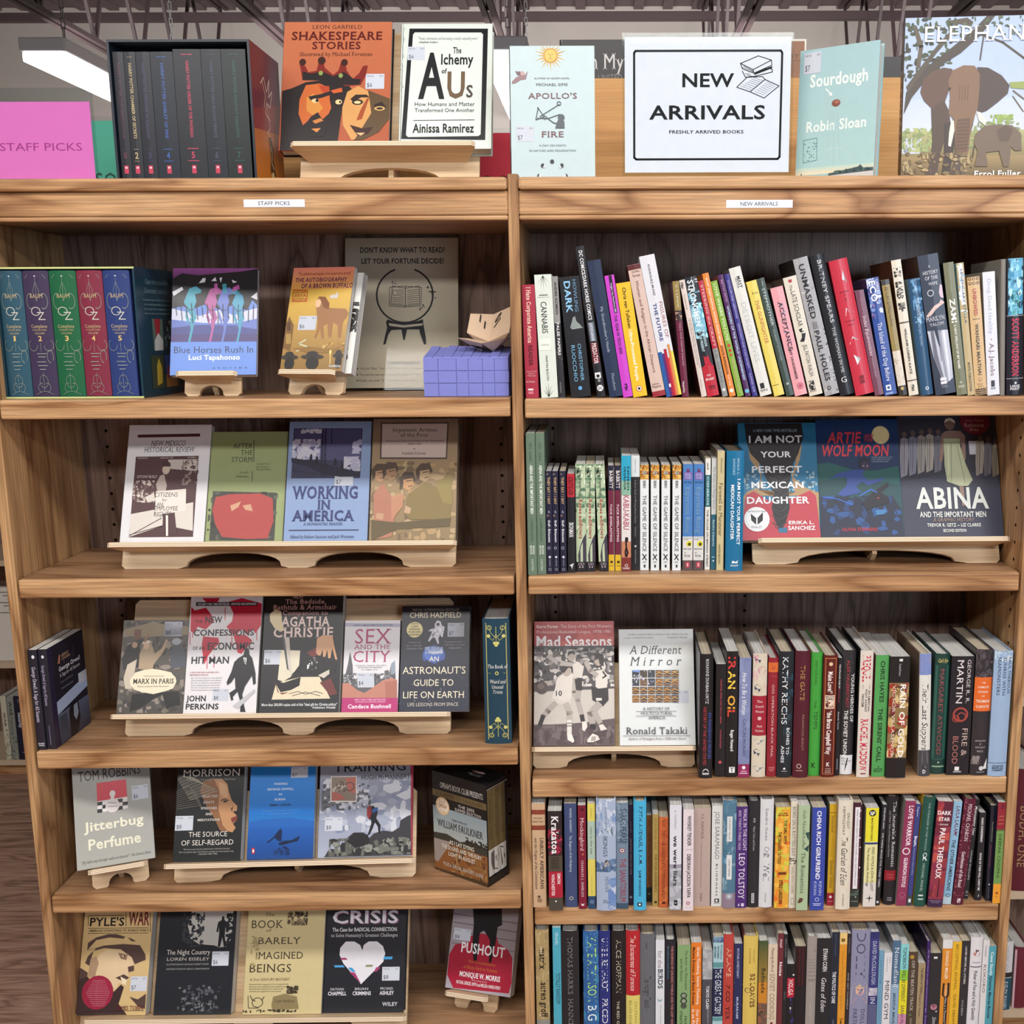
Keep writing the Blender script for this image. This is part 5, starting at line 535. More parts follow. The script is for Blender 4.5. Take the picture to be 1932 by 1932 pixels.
spine_out('paperback_book',.5843,.004,.2104,0,.1445,.0142,.2257,'p','1e2634','b8b8c0','dark navy paperback with bold white line, between black and orange books, new-arrivals lowest shelf','T|4c5a74|n|500 220 19 221|BOSTON REVIEW^T|e0e4e8|b|450 460 370 668|THE POLITICS OF CARE^r|4c5a6c|400 824 600 867','books on the new-arrivals lowest shelf','cream_pages')
spine_out('paperback_book',.5995,.004,.2104,0,.1433,.0142,.2238,'p','d8932e','c8c0c0','orange paperback with cream head band, between dark navy and charcoal books, new-arrivals lowest shelf','r|e4c47c|0 0 1000 107^r|7c5a20|200 51 700 81^T|c07c20|i|500 300 169 719|Tomorrow We Keep This Tower River Mine^r|5c3c10|300 814 800 820^r|5c3c10|400 830 600 867','books on the new-arrivals lowest shelf','white_pages')
spine_out('paperback_book',.6146,.004,.2104,0,.1422,.0071,.2222,'p','2c2628','8c8884','very slim charcoal paperback, between orange and lilac books, new-arrivals lowest shelf','T|8c8484|n|500 300 38 183|Wole Soyinka^T|a89c98|b|500 340 371 724|AND GET YOURSELF','books on the new-arrivals lowest shelf','white_pages')
spine_out('hardcover_book',.6226,.004,.2104,0,.1523,.0353,.2308,'h','8a8ca8','7c7c94','wide lilac hardcover with blond portrait, between charcoal and indigo books, new-arrivals lowest shelf','T|4c4c64|s|500 500 24 443|DOLLY^p|d8c4a4|100 525 200 481 500 471 800 481 920 525 950 678 50 678^e|dcb49c|520 557 240 37^p|c8b08c|250 525 500 494 800 525 700 532 500 516 300 538^r|b05c60|420 576 640 583^e|4c3434|420 544 40 6^e|4c3434|620 544 40 6^p|c89c9c|100 684 300 621 700 621 950 684^T|4c4c64|s|720 220 728 906|DOLLY^T|4c4c64|s|300 220 722 932|PARTON','books on the new-arrivals lowest shelf','cream_pages')
spine_out('paperback_book',.6587,.004,.2104,0,.1442,.0169,.2254,'p','363c78','98a0a4','indigo paperback with pale photo, between lilac and powder blue books, new-arrivals lowest shelf','r|2c3068|0 0 1000 60^T|c8cce0|s|500 440 87 493|DAVID McCULLOUGH^r|b8b4c4|0 526 1000 600^n|d0ccd4,a09cb4|0 526 1000 600 6 400 4^T|d8d8e0|s|500 500 613 678|IN^r|585c80|0 685 1000 1101','books on the new-arrivals lowest shelf','white_pages')
spine_out('paperback_book',.6765,.004,.2104,0,.1193,.0097,.1864,'p','6c9cb8','a8a8a0','slim powder blue paperback, between indigo and white books, new-arrivals lowest shelf','T|48748c|n|500 300 114 383|LA LUNE^T|5c88a0|n|500 140 462 777|the collected blue poems','books on the new-arrivals lowest shelf','white_pages')
spine_out('paperback_book',.6867,.004,.2104,0,.116,.0154,.1812,'p','d8d8dc','8c8a80','white paperback with squared black capitals, between powder blue and blue grey books, new-arrivals lowest shelf','T|6c6c70|n|740 120 53 122|Mark^T|6c6c70|n|400 140 53 219|Cameron^T|26262a|n|500 500 329 780|MIND GYM','books on the new-arrivals lowest shelf','white_pages')
spine_out('paperback_book',.7026,.004,.2104,0,.1323,.0152,.2067,'p','4c6c88','6c7478','blue-grey paperback with large white serif, between white and aqua and yellow books, new-arrivals lowest shelf','r|8ca8c0|0 446 1000 1114^T|dce4ec|s|550 520 69 481|Nomadland^T|2c3c4c|b|450 280 534 936|JESSICA BRUDER','books on the new-arrivals lowest shelf','white_pages')
spine_out('paperback_book',.7183,.004,.2104,0,.1272,.0158,.1987,'p','84cdd0','98a098','striped aqua, green and yellow paperback, between blue grey and chocolate books, new-arrivals lowest shelf','r|90c840|0 273 1000 385^r|e2d82c|0 385 1000 750^r|c88ca8|0 750 1000 1130^T|1c2c30|i|500 440 31 616|TOMORROW WILL BE DIFFERENT^T|5c2c4c|i|500 400 650 981|SARAH McBRIDE','books on the new-arrivals lowest shelf','white_pages')
spine_out('paperback_book',.7346,.004,.2104,0,.1168,.0176,.1826,'p','4c3f32','8c8470','chocolate paperback with gold leaf drop, between aqua and yellow and tan books, new-arrivals lowest shelf','e|b08a3c|350 59 240 23^T|c8c0b4|s|500 320 100 693|OFF THE BEATEN TRACK^e|5c7454|400 737 140 14^T|a89c8c|n|500 240 770 981|ARMSTRONG','books on the new-arrivals lowest shelf','cream_pages')
spine_out('paperback_book',.7537,.004,.2104,0,.105,.014,.1585,'p','a08c6a','b0a898','short tan paperback, between chocolate and violet books, new-arrivals lowest shelf','T|3c3020|b|550 300 66 408|THE BIRDS OF TEXAS^T|3c3020|n|450 260 417 726|Roland H. Wauer','books on the new-arrivals lowest shelf','white_pages')
spine_out('hardcover_book',.7689,.004,.2104,0,.1354,.0071,.2051,'h','3a2460','2a1c3c','slim violet hardcover, between tan and black books, new-arrivals lowest shelf','T|b8a8d0|n|500 300 87 747|the life and times of a quiet violet harmonic light^T|b8a8d0|n|500 300 776 869|Evans','books on the new-arrivals lowest shelf','white_pages')
spine_out('paperback_book',.7765,.004,.2104,0,.1149,.0216,.1795,'p','2a2a2e','8c887c','black paperback with pink blossom, between violet and orange and black books, new-arrivals lowest shelf','r|d8d8d8|300 41 620 66^e|b87c8c|500 640 300 36^e|8c5464|500 628 180 22^e|a894a0|750 694 100 12^T|c8c8cc|i|600 340 760 1066|Simone Song','books on the new-arrivals lowest shelf','cream_pages')
spine_out('paperback_book',.7993,.004,.2104,0,.1332,.0188,.2081,'p','d58a2c','a89c84','orange paperback with black bottle shape, between black and golden books, new-arrivals lowest shelf','r|d8dad8|0 0 1000 91^T|f0e0c4|b|500 300 119 404|DONALD MILLER^p|241c18|200 446 900 443 900 574 750 596 750 1058 400 1058 400 596 150 567^T|e8e4dc|n|550 160 468 930|A Million Miles in a Thousand Years','books on the new-arrivals lowest shelf','white_pages')
spine_out('paperback_book',.8186,.004,.2104,0,.13,.0176,.2031,'p','e0b030','a8a088','golden paperback with wide-spaced capitals, between orange and black and charcoal books, new-arrivals lowest shelf','T|7c5c14|n|500 300 29 503|BECOMING ANIMAL^T|7c5c14|n|500 300 554 864|DAVID ABRAM','books on the new-arrivals lowest shelf','white_pages')
spine_out('paperback_book',.8368,.004,.2104,0,.1311,.0159,.2048,'p','2f2d30','b0aca4','dark charcoal paperback with small white caps, between golden and white books, new-arrivals lowest shelf','T|c8c8c8|b|500 220 60 447|LOVED BEFORE ALL OTHERS^T|b8b8b8|n|400 200 620 779|KYLE BEENS','books on the new-arrivals lowest shelf','cream_pages')
spine_out('hardcover_book',.8533,.004,.2104,0,.1403,.0231,.2125,'h','d8d8da','b0acae','white hardcover with red-brown oval face, between charcoal and white books, new-arrivals lowest shelf','e|b0583c|500 159 260 28^p|3c1c14|400 113 700 120 620 141 500 134 450 169^r|a0a0a4|200 242 850 253^r|4c4c50|50 287 950 296^T|3c3c44|S|500 280 329 830|Pinker of Fire and a Holy Quantity','books on the new-arrivals lowest shelf','white_pages')
spine_out('paperback_book',.8775,.004,.2104,0,.1316,.0124,.2056,'p','d5d4d4','b4b0b0','white paperback with spaced black capitals, between white and teal books, new-arrivals lowest shelf','T|4c4c50|n|450 220 55 167|SOSEKI^T|6c4448|n|450 400 253 541|KOKORO','books on the new-arrivals lowest shelf','white_pages')
spine_out('paperback_book',.8883,.004,.2104,0,.1235,.0153,.193,'p','4f9aa8','a0a4a4','teal paperback with white then black words, last after the white one, new-arrivals lowest shelf','T|d8ecf0|b|500 360 63 324|Case Study^T|16303a|b|500 340 328 800|Graeme Macrae Burnet','books on the new-arrivals lowest shelf','cream_pages')
stand('book_stand',(-.5584,.08,1.4652),5.7641,20,-.0498,.0498,-.0545,.0513,.024,.046,.15,[(-.0025,.0239,.02)],'small plywood book stand under the blue-horse paperback, staff-picks top shelf')
book('paperback_book',frame((-.6293,.0699,1.5027),(.9949,.1004,0),(-.0343,.3403,.9397)),.1508,.014,.2046,'p','5b7cc4','3a3f80','paperback with blue horses on its cover, on a small stand, staff-picks top shelf',group='staff picks on stands',front='g|8a4a8a|5a2a5c|0 0 1000 100^p|15141a|1 97 106 49 304 68 547 49 803 32 1000 6 1000 353 940 301 881 400 720 346 562 393 399 339 239 386 123 358 1 381^p|c0c4d8|1 381 159 410 324 451 562 393 724 447 881 400 1000 378 997 478 728 522 375 516 0 483^p|5a6fb4|0 483 246 526 728 535 997 478 997 577 3 560^p|3a3f80|0 560 328 534 728 541 997 577 998 700 0 699^g|3a3470|43306c|0 620 1000 685^p|3e93a8|137 320 196 193 276 170 344 210 329 235 264 246 284 311 255 387 292 463 262 514 227 462 174 385^p|3e93a8|210 462 269 488 250 589 223 696 198 689 225 576^p|3e93a8|157 384 204 487 198 538 161 461^l|241e34|8|138 333 207 398 255 387^p|a0508c|382 326 441 200 520 177 586 217 572 242 508 253 527 317 498 392 534 468 504 518 470 467 418 390^p|a0508c|454 467 511 493 492 593 465 699 440 692 467 580^p|a0508c|401 390 447 492 441 542 405 466^l|241e34|8|383 339 450 403 498 392^p|5a6fb4|527 329 586 204 665 181 731 220 716 245 652 256 671 320 643 395 678 471 648 521 614 470 562 393^p|5a6fb4|598 470 655 496 635 596 608 701 584 694 611 583^p|5a6fb4|546 393 591 495 585 545 550 469^l|241e34|8|528 342 595 407 643 395^p|3e8fae|704 333 762 209 745 183 683 219 700 245 828 261 846 324 817 399 852 475 822 524 789 473 738 397^p|3e8fae|773 473 829 499 810 598 783 703 759 697 786 586^p|3e8fae|722 397 766 498 760 548 725 472^l|241e34|8|704 346 770 410 817 399^p|b05898|487 150 527 145 539 241 499 233^p|b0509a|713 182 776 158 793 197 699 226^p|3e93a8|584 153 632 148 644 243 595 236^p|d0d0d8|354 95 387 96 381 134 308 145^p|d0d0d8|453 123 500 86 518 125^p|d0d0d8|549 94 581 89 567 140^p|d0d0d8|694 111 759 132 712 144^p|d0d0d8|0 227 113 178 131 204 19 266^p|d0d0d8|923 276 1000 228 1000 303^l|15141a|8|39 331 62 446^l|15141a|8|103 347 126 494^l|15141a|8|166 364 185 466^l|15141a|8|226 335 247 515^l|15141a|8|289 352 306 487^l|15141a|8|352 368 364 459^l|15141a|8|412 339 427 507^l|15141a|8|474 356 485 479^l|15141a|8|536 372 546 526^l|15141a|8|595 343 604 499^l|15141a|8|657 360 662 471^l|15141a|8|718 377 723 518^l|15141a|8|777 348 780 491^l|15141a|8|838 364 837 463^l|15141a|8|899 381 898 510^l|15141a|8|958 352 955 483^r|5f86d0|0 695 1000 1000^t|17203f|n|41 737 962 797|Blue Horses Rush In^t|e6ecf6|b|212 815 808 860|Luci Tapahonso^t|2a3560|n|493 924 894 943|s t o r i e s',spine='',stick=[(2,822,224,946,'$6')],pg='white_pages',gloss='gloss')
stand('book_stand',(-.379,.1,1.4652),-15.5467,20,-.056,.056,-.0565,.0591,.025,.046,.15,[(-.0034,.028,.02)],'small plywood book stand under the yellow centaur paperback, staff-picks top shelf')
book('paperback_book',frame((-.4406,.0995,1.5089),(.9634,-.268,0),(.0917,.3295,.9397)),.1248,.012,.1988,'p','c4a24a','6a5030','orange-yellow paperback with a centaur cover, front of two on a small stand',group='staff picks on stands',front='g|d98070|d6a04c|0 0 1000 220^g|d2ac48|c09a48|0 220 1000 550^g|b8924c|8c6c38|0 550 1000 1000^t|7a1f1a|n|90 46 958 75|"The uninhibited autobiography of the counterculture attorney"^t|5a2050|S|53 101 907 140|THE AUTOBIOGRAPHY^t|5a2050|S|165 157 1008 202|OF A BROWN BUFFALO^l|c0542a|14|43 216 276 224 286 330 51 330 43 216^t|b0442a|b|59 226 264 251|OSCAR^t|b0442a|b|66 262 271 285|ZETA^t|b0442a|b|59 297 278 323|ACOSTA^p|9a6c44|515 530 475 432 448 348 474 292 544 288 619 326 654 397 768 401 947 407 978 475 922 540 922 685 878 685 849 565 767 536 767 683 723 682 678 547 614 573 657 695 612 694 573 599 520 693 490 679 527 598^e|d8b48c|484 352 47 39^p|7a4a24|473 285 590 290 670 356 668 411 585 394 526 323^l|9a6c44|19|949 421 985 449 960 501^e|c8c0b8|716 289 57 20^e|c8c0b8|771 277 24 31^p|7a5a30|3 782 0 558 38 475 129 562 128 797 106 810^p|a88848|23 644 104 645 124 742 43 741^p|5a3c20|12 531 74 532 91 617 30 616^l|c9c49a|24|360 704 249 743 419 772 238 811^p|8c6a34|161 783 465 772 784 788 996 751 1000 816 477 839^e|3a342e|131 871 146 25^e|2e2a26|126 847 73 31^e|24201e|143 932 80 63^e|3a342e|505 866 189 25^e|2e2a26|501 842 94 31^e|24201e|515 925 104 63^e|3a342e|925 854 94 25^e|2e2a26|922 831 47 31^e|24201e|934 912 52 63^l|e8d080|14|790 828 806 931^e|e8d080|789 821 19 23^n|c8a860,a88040|637 708 1000 790 20 33 3^t|d8d8d4|b|790 944 980 966|THOMPSON',spine='',stick=[(202,473,494,608,'$6')],pg='white_pages',gloss='gloss')
book('paperback_book',frame((-.4261,.1084,1.5043),(.9634,-.268,0),(.0917,.3295,.9397)),.1256,.016,.1927,'p','d8dad4','c8c8c0','white paperback with ink drawing, mostly hidden behind the centaur paperback',group='staff picks on stands',front='n|1a1a1a,333333|781 293 998 596 60 62 4^n|1a1a1a|758 742 912 862 14 43 6',spine='',stick=[],pg='white_pages',gloss='gloss')
stand('book_stand',(-.4408,.0836,1.144),0,22,-.3119,.3119,-.3192,.3202,.031,.056,.17,[(-.1029,.1029,.03),(.131,.0967,.03)],'wide plywood book stand holding four books, staff-picks second shelf')
book('paperback_book',frame((-.753,.0826,1.1885),(1,0,0),(0,.3746,.9272)),.1562,.016,.2338,'p','d6d6d8','c8c8cc','white journal with sepia protest photo, first on the second-shelf stand',group='books on the four-book stand',front='p|4a2a2c|108 81 864 74 867 100 111 106^t|2a2426|si|276 133 700 177|NEW MEXICO^t|2a2426|si|200 188 819 229|HISTORICAL REVIEW^p|4a2a2c|109 267 868 262 870 932 106 933^t|c8c0bc|n|129 274 251 286|VOLUME 72^t|c8c0bc|n|407 272 561 284|JANUARY 1997^t|c8c0bc|n|734 270 846 282|NUMBER 1^p|b8b0a8|504 293 860 291 864 391 513 369^n|4a2a2c,8a7872|669 292 878 508 60 26 1^n|6a4c48,9a8a82,c8beb4|105 465 382 650 90 30 2^t|c0b4ac|b|144 423 456 446|OTOWI BUILDING^p|d2ccc2|105 744 845 649 864 883 519 836 111 930^p|cfc8be|261 604 372 568 428 627 299 650^p|4a2a2c|503 907 493 755 376 603 348 510 388 428 468 405 565 392 654 439 695 509 651 556 585 556 677 906^p|b0a49a|380 498 421 428 469 416 513 509 502 556 403 557^e|c4b4a4|489 375 46 42^p|3a2020|437 352 441 317 481 305 532 320 541 351^p|dcd6cc|387 557 748 538 762 719 394 755^t|3c2c2a|n|376 568 653 603|CITIZENS^t|3c2c2a|n|471 615 529 640|for^t|3c2c2a|n|389 650 501 683|LANL^t|3c2c2a|n|386 682 664 715|EMPLOYEE^t|3c2c2a|n|387 726 593 764|RIGHTS^p|e4dfd6|529 755 556 755 576 924 550 924^l|4a2a2c|8|118 919 479 778^l|4a2a2c|8|117 913 519 836',spine='',stick=[(610,737,828,854,'$6')],pg='white_pages',gloss='gloss')
book('paperback_book',frame((-.5964,.0863,1.187),(1,0,0),(0,.3746,.9272)),.145,.012,.2205,'p','8f9b68','8f9b68','olive paperback with red blob art, second on the second-shelf stand',group='books on the four-book stand',front='t|35332a|s|285 105 541 149|AFTER^t|35332a|s|390 165 546 208|THE^t|35332a|s|279 226 552 271|STORM^p|35332a|548 76 557 76 575 271 566 271^t|35332a|s|393 353 508 371|Joseph^t|35332a|s|350 386 511 408|Sommers^p|35332a|552 354 560 354 568 443 561 443^t|6a6a48|n|604 278 784 296|Landmarks of^t|6a6a48|n|607 306 768 324|the Modern^t|6a6a48|n|609 329 797 347|Mexican Novel^p|3c3a34|65 528 894 545 894 961 59 957^n|4a4a40,2c2c2a,5a5a4c|21 535 912 955 90 47 3^p|a8403c|106 579 290 555 681 550 845 595 871 794 805 942 541 947 221 927 121 816 73 691^p|c8987a|300 655 438 618 408 668 323 705^p|c8987a|460 656 565 644 598 706 499 693',spine='',stick=[],pg='white_pages',gloss='gloss')
book('paperback_book',frame((-.4466,.077,1.1908),(1,0,0),(0,.3746,.9272)),.1558,.022,.2369,'p','7e93b8','7e93b8','light blue paperback with steelworkers photo, between olive and brown books',group='books on the four-book stand',front='g|8096ba|8098c0|0 0 1000 1000^p|343250|54 56 890 59 885 472 52 470^p|4d4c74|65 63 878 66 880 329 59 315^n|b8b8cc,c8c8d4,a0a0bc|48 147 388 316 60 62 2^n|b8b8cc,c8c8d4|141 61 405 100 14 52 3^n|b0b0c8,c8c8d4|679 293 881 413 34 59 4^n|b0b0c8|772 150 888 270 14 52 5^p|1e1c34|44 303 320 328 878 425 878 460 641 460 432 436 255 376 47 339^l|1e1c34|12|402 62 417 459^l|1e1c34|12|445 62 460 459^l|1e1c34|7|58 401 364 441^l|1e1c34|7|402 70 439 98^l|1e1c34|7|405 98 442 126^l|1e1c34|7|407 126 444 153^l|1e1c34|7|409 153 446 181^l|1e1c34|7|411 181 448 209^l|1e1c34|7|414 209 450 236^l|1e1c34|7|416 236 453 264^l|1e1c34|7|418 264 455 291^l|1e1c34|7|420 291 457 319^l|1e1c34|7|423 319 459 346^l|1e1c34|7|425 346 462 374^l|1e1c34|7|427 374 464 401^l|1e1c34|7|429 401 466 428^l|1e1c34|7|431 428 468 456^p|16142a|261 328 268 286 277 268 295 280 296 328^p|16142a|332 346 338 304 347 286 366 298 366 346^p|16142a|556 364 563 323 572 305 590 317 590 364^p|16142a|641 404 648 362 657 344 676 356 676 404^l|1e1c34|7|514 62 525 191^t|232c66|S|74 536 863 635|WORKING^t|232c66|S|387 649 541 722|IN^t|232c66|S|86 733 835 816|AMERICA^t|3a4470|s|230 831 698 853|A HUMANITIES READER^p|2c2c50|58 888 892 888 892 895 59 895^t|2c3460|s|85 932 840 956|Edited by Robert Sessions and Jack Wortman',spine='',stick=[(578,410,801,533,'$7')],pg='white_pages',gloss='gloss')
book('hardcover_book',frame((-.286,.0696,1.1938),(1,0,0),(0,.3746,.9272)),.1603,.03,.2386,'h','8a7458','5a4c3c','brown hardcover with painted crowd in clear jacket, last on second-shelf stand',group='books on the four-book stand',front='g|7a6656|98805c|0 0 1000 400^g|98805c|84704c|0 400 1000 1000^p|4a3a34|87 29 890 29 881 334 91 329^p|b9a69c|105 41 873 41 864 320 110 315^t|2c2422|s|230 75 756 106|Impatient Armies^t|2c2422|s|326 117 656 149|of the Poor^t|2c2422|s|150 174 835 188|The Story of Collective Action of the Unemployed^t|2c2422|s|419 200 571 215|1808-1942^t|2c2422|s|478 240 508 254|by^t|2c2422|s|350 273 628 294|Franklin Folsom^n|a88c60,6e5a40,8a744c,b09870|0 348 996 989 120 68 2^p|4a382a|0 418 60 366 161 372 197 430 165 453 49 465 18 512^p|b48a64|47 430 155 418 175 477 119 523 51 500^l|3a2a20|10|81 442 147 435^l|3a2a20|9|109 486 153 479^p|4a382a|326 488 390 436 491 442 527 500 494 523 378 535 347 581^p|b88c60|376 500 484 488 504 546 447 592 380 569^l|3a2a20|10|410 512 477 505^l|3a2a20|9|437 556 482 549^p|4a382a|515 418 580 366 681 372 716 430 684 453 567 465 535 512^p|b0946c|566 430 674 418 693 477 636 523 568 500^l|3a2a20|10|600 442 666 435^l|3a2a20|9|626 486 671 479^p|4a382a|121 407 185 354 286 360 322 418 290 442 174 453 143 500^p|a07c58|172 418 280 407 300 465 244 512 176 488^l|3a2a20|10|206 430 272 423^l|3a2a20|9|233 474 278 467^p|a87058|33 615 136 523 224 615 312 707 259 955 64 978^p|b48062|242 638 390 615 379 718 252 821^p|7e6c3c|440 615 636 523 787 569 941 707 943 821 482 821 398 775^p|8c7c44|753 523 935 465 957 707 841 684^p|5a4c2c|21 821 319 843 943 809 928 877 322 899 32 989^p|b89878|411 707 478 730 464 775 397 764^p|b89070|84 764 167 775 153 821 70 809',spine='',stick=[],pg='white_pages',gloss='gloss')
stand('book_stand',(-.4583,.0721,.8187),0,22,-.3111,.3111,-.3188,.3173,.031,.056,.262,[(-.0964,.1027,.03),(.1307,.0964,.03)],'wide plywood book stand holding five books, staff-picks third shelf')
book('paperback_book',frame((-.7817,.0711,.8632),(1,0,0),(0,.3746,.9272)),.1277,.016,.1798,'p','5a5450','3a3634','grey painted-crowd paperback with cream plaque, first on the five-book stand',group='books on the five-book stand',front='g|5c564e|48443f|0 0 1000 1000^n|6e665c,3a3634,8a8076,54504c|0 4 1000 986 170 75 5^p|8a7c62|25 100 400 28 988 73 998 160 214 188 10 143^p|2e2a2c|81 274 218 217 271 304 278 505 55 534 18 419^e|b09078|194 267 42 34^p|a89478|279 362 346 246 452 261 507 362 602 304 698 247 629 348 501 477 490 548 280 520^e|c8a68a|371 275 46 37^p|d0c6b4|296 260 323 224 405 217 450 246 347 253^p|4a5058|730 334 822 247 953 305 998 506 774 520^e|9aa0a8|821 233 71 37^p|c4b8a4|68 619 109 476 246 419 224 562 207 733 105 733^p|6e4c40|171 100 275 100 279 210 175 209^l|8a6a50|33|397 159 344 232^l|b89a80|29|606 333 674 218^p|1e1c1c|215 789 906 762 944 902 745 944 665 790 318 944 200 972^e|e6dcc0|514 655 350 125^p|e6dcc0|166 662 235 562 364 534 497 523 653 541 779 563 863 663 821 733 702 762 532 790 355 768 239 740^t|2c2824|s|364 591 672 608|Translated by Todd Chretien^t|2c2824|S|216 627 824 679|MARX IN PARIS^t|2c2824|si|283 699 757 716|Michael Lowy and Olivier Besancenot',spine='',stick=[(624,21,892,175,'$8')],pg='white_pages',gloss='gloss')
book('paperback_book',frame((-.6527,.0656,.8655),(1,0,0),(0,.3746,.9272)),.1384,.022,.2336,'p','dcdadc','c8c8cc','white paperback with red dripping world map and walking silhouette',group='books on the five-book stand',front='p|c0203c|11 127 63 156 215 133 298 191 343 248 235 315 118 292 86 349 22 326^p|c0203c|203 372 415 384 438 429 367 473 297 528 249 605 222 539 193 450^p|c0203c|519 88 710 55 994 102 999 284 928 352 887 318 814 363 733 317 661 362 603 351 520 294 593 249 605 181^p|c0203c|623 362 795 363 894 408 823 463 752 519 694 507 668 441^p|b81c38|148 53 400 53 366 99 250 105^l|c0203c|10|18 337 30 438^l|c0203c|10|49 281 61 382^l|c0203c|10|485 134 495 237^l|c0203c|10|279 539 290 638^l|c0203c|10|373 528 384 628^l|c0203c|10|603 351 612 452^l|c0203c|10|943 307 952 408^p|17161a|74 87 930 90 932 122 78 119^t|d8d8dc|b|93 95 918 114|THE NEW YORK TIMES BESTSELLER - UPDATED AND EXPANDED^t|1a1a1e|n|79 236 187 261|THE^t|1a1a1e|b|220 208 456 261|NEW^t|1a1a1e|b|69 316 910 367|CONFESSIONS^t|1a1a1e|n|75 455 235 483|OF AN^t|1a1a1e|b|277 424 920 483|ECONOMIC^t|1a1a1e|b|68 539 585 595|HIT MAN^t|1a1a1e|b|36 855 301 900|JOHN^t|1a1a1e|b|35 920 485 965|PERKINS^t|a03040|n|59 662 460 673|15 EXPLOSIVE NEW CHAPTERS WITH^t|a03040|n|61 682 316 695|NEW REVELATIONS ON:^t|8a8a8e|n|77 706 506 717|the role of corporate coups abroad^t|8a8a8e|n|79 726 499 737|China building influence worldwide^t|8a8a8e|n|82 745 491 756|the role of corporate coups abroad^t|8a8a8e|n|84 765 484 776|China building influence worldwide^t|8a8a8e|n|87 784 477 795|the role of corporate coups abroad^t|8a8a8e|n|89 804 469 815|China building influence worldwide^p|1a1a1e|717 552 781 530 805 475 852 475 866 525 907 553 964 674 977 761 944 772 919 696 832 782 800 847 826 922 859 989 785 988 788 922 733 825 671 868 683 890 655 898 621 836 703 803 684 706 641 749 587 773 575 749 633 662 663 585^p|e8e8ea|783 547 831 552 826 608 806 596^l|3a3a3e|12|806 558 816 596^p|b8b8bc|678 943 965 805 976 826 755 965',spine='',stick=[(393,802,609,900,'$8')],pg='white_pages',gloss='gloss')
book('paperback_book',frame((-.5086,.0637,.8662),(1,0,0),(0,.3746,.9272)),.1514,.024,.2367,'p','1a1a1d','1a1a1d','black paperback with knife, hand and pink title lettering',group='books on the five-book stand',front='t|d8a89c|n|356 34 490 77|NEW^t|d8a89c|s|262 83 780 120|The Bedside,^t|d8a89c|s|115 128 920 167|Bathtub & Armchair^t|d8a89c|s|236 176 809 213|Companion to^t|e2ccc4|S|218 226 847 305|AGATHA^t|e2ccc4|S|132 313 889 392|CHRISTIE^p|d8c8a0|73 202 141 164 215 181 232 259 267 338 214 349 138 315 79 259^p|d6cfb8|238 496 483 502 478 622 379 714 291 749 217 737^p|c8c0b4|276 394 336 394 391 691 356 668^p|4a4a4e|246 394 276 394 351 663 327 651^p|141416|377 703 513 611 465 668^p|dccfb0|156 894 201 761 506 715 743 715 891 889^p|141416|162 737 292 761 506 715 496 784 390 819 263 836^p|74302c|171 737 246 842 373 836 284 854 227 836^p|74302c|566 520 697 474 758 531 634 554^p|662a28|748 761 890 726 978 854 888 866^p|141416|494 600 561 554 724 554 947 600 939 680 740 692 575 680 517 646^n|e0e0e0,707070|579 554 709 657 16 21 3^p|d0a078|684 520 689 406 757 378 884 384 912 463 958 577 935 577 887 486 870 566 843 566 826 497 805 554 778 554 768 497 744 543 714 543^l|3a2a28|7|375 848 482 830 576 854 702 831 795 848^l|3a2a28|7|413 865 574 836 761 866^p|c8c0b0|723 703 863 657 867 692 799 726^t|d8d8d8|b|35 924 980 945|More than 200,000 copies sold of this "ideal gift for Christie addicts"^t|d8d8d8|bi|672 951 967 968|Publishers Weekly',spine='',stick=[(29,496,252,613,'$6')],pg='white_pages',gloss='gloss')
book('paperback_book',frame((-.3526,.0674,.8647),(1,0,0),(0,.3746,.9272)),.1069,.02,.1756,'p','d9d8da','c8a0b0','small white and magenta paperback with skyline, beside the astronaut book',group='books on the five-book stand',front='p|a8a8bc|2 27 994 39 997 78 6 66^t|4a4a60|b|157 44 862 63|NOW A MAJOR MOTION PICTURE^t|a8306c|s|191 96 848 256|SEX^t|a8306c|s|178 267 826 318|AND THE^t|a8306c|s|173 337 847 457|CITY^t|4a4a50|n|213 490 774 504|"FASCINATING...HILARIOUS...WELCOME TO^t|4a4a50|n|261 511 699 525|THE CRUEL PLANET THAT IS MANHATTAN."^t|4a4a50|n|309 533 624 546|--Los Angeles Times^p|5a5a5e|0 700 1 609 50 579 81 487 112 341 166 488 180 595 209 640 260 641 273 732 573 733 558 597 665 598 674 643 744 629 744 553 815 546 827 584 861 478 923 445 947 645 882 825 20 821^n|8c8c90,404046,a8a8ac|0 578 266 717 40 31 3^n|8c8c90,404046|563 582 936 675 36 31 4^p|8a98a4|856 478 923 445 944 585 856 599^p|b87c68|0 685 110 685 270 762 400 792 548 733 720 659 871 633 973 653 985 870 0 866^p|a86a58|759 674 778 854 984 855 973 660^p|b0286e|0 843 996 848 1000 1000 0 1000^t|e0b8cc|b|228 857 784 872|NEW YORK TIMES BESTSELLING^t|e0b8cc|b|240 881 773 895|AUTHOR OF LIPSTICK JUNGLE^t|f0e0ea|b|113 915 878 957|Candace Bushnell',spine='',stick=[(260,577,567,724,'$4')],pg='white_pages',gloss='gloss')
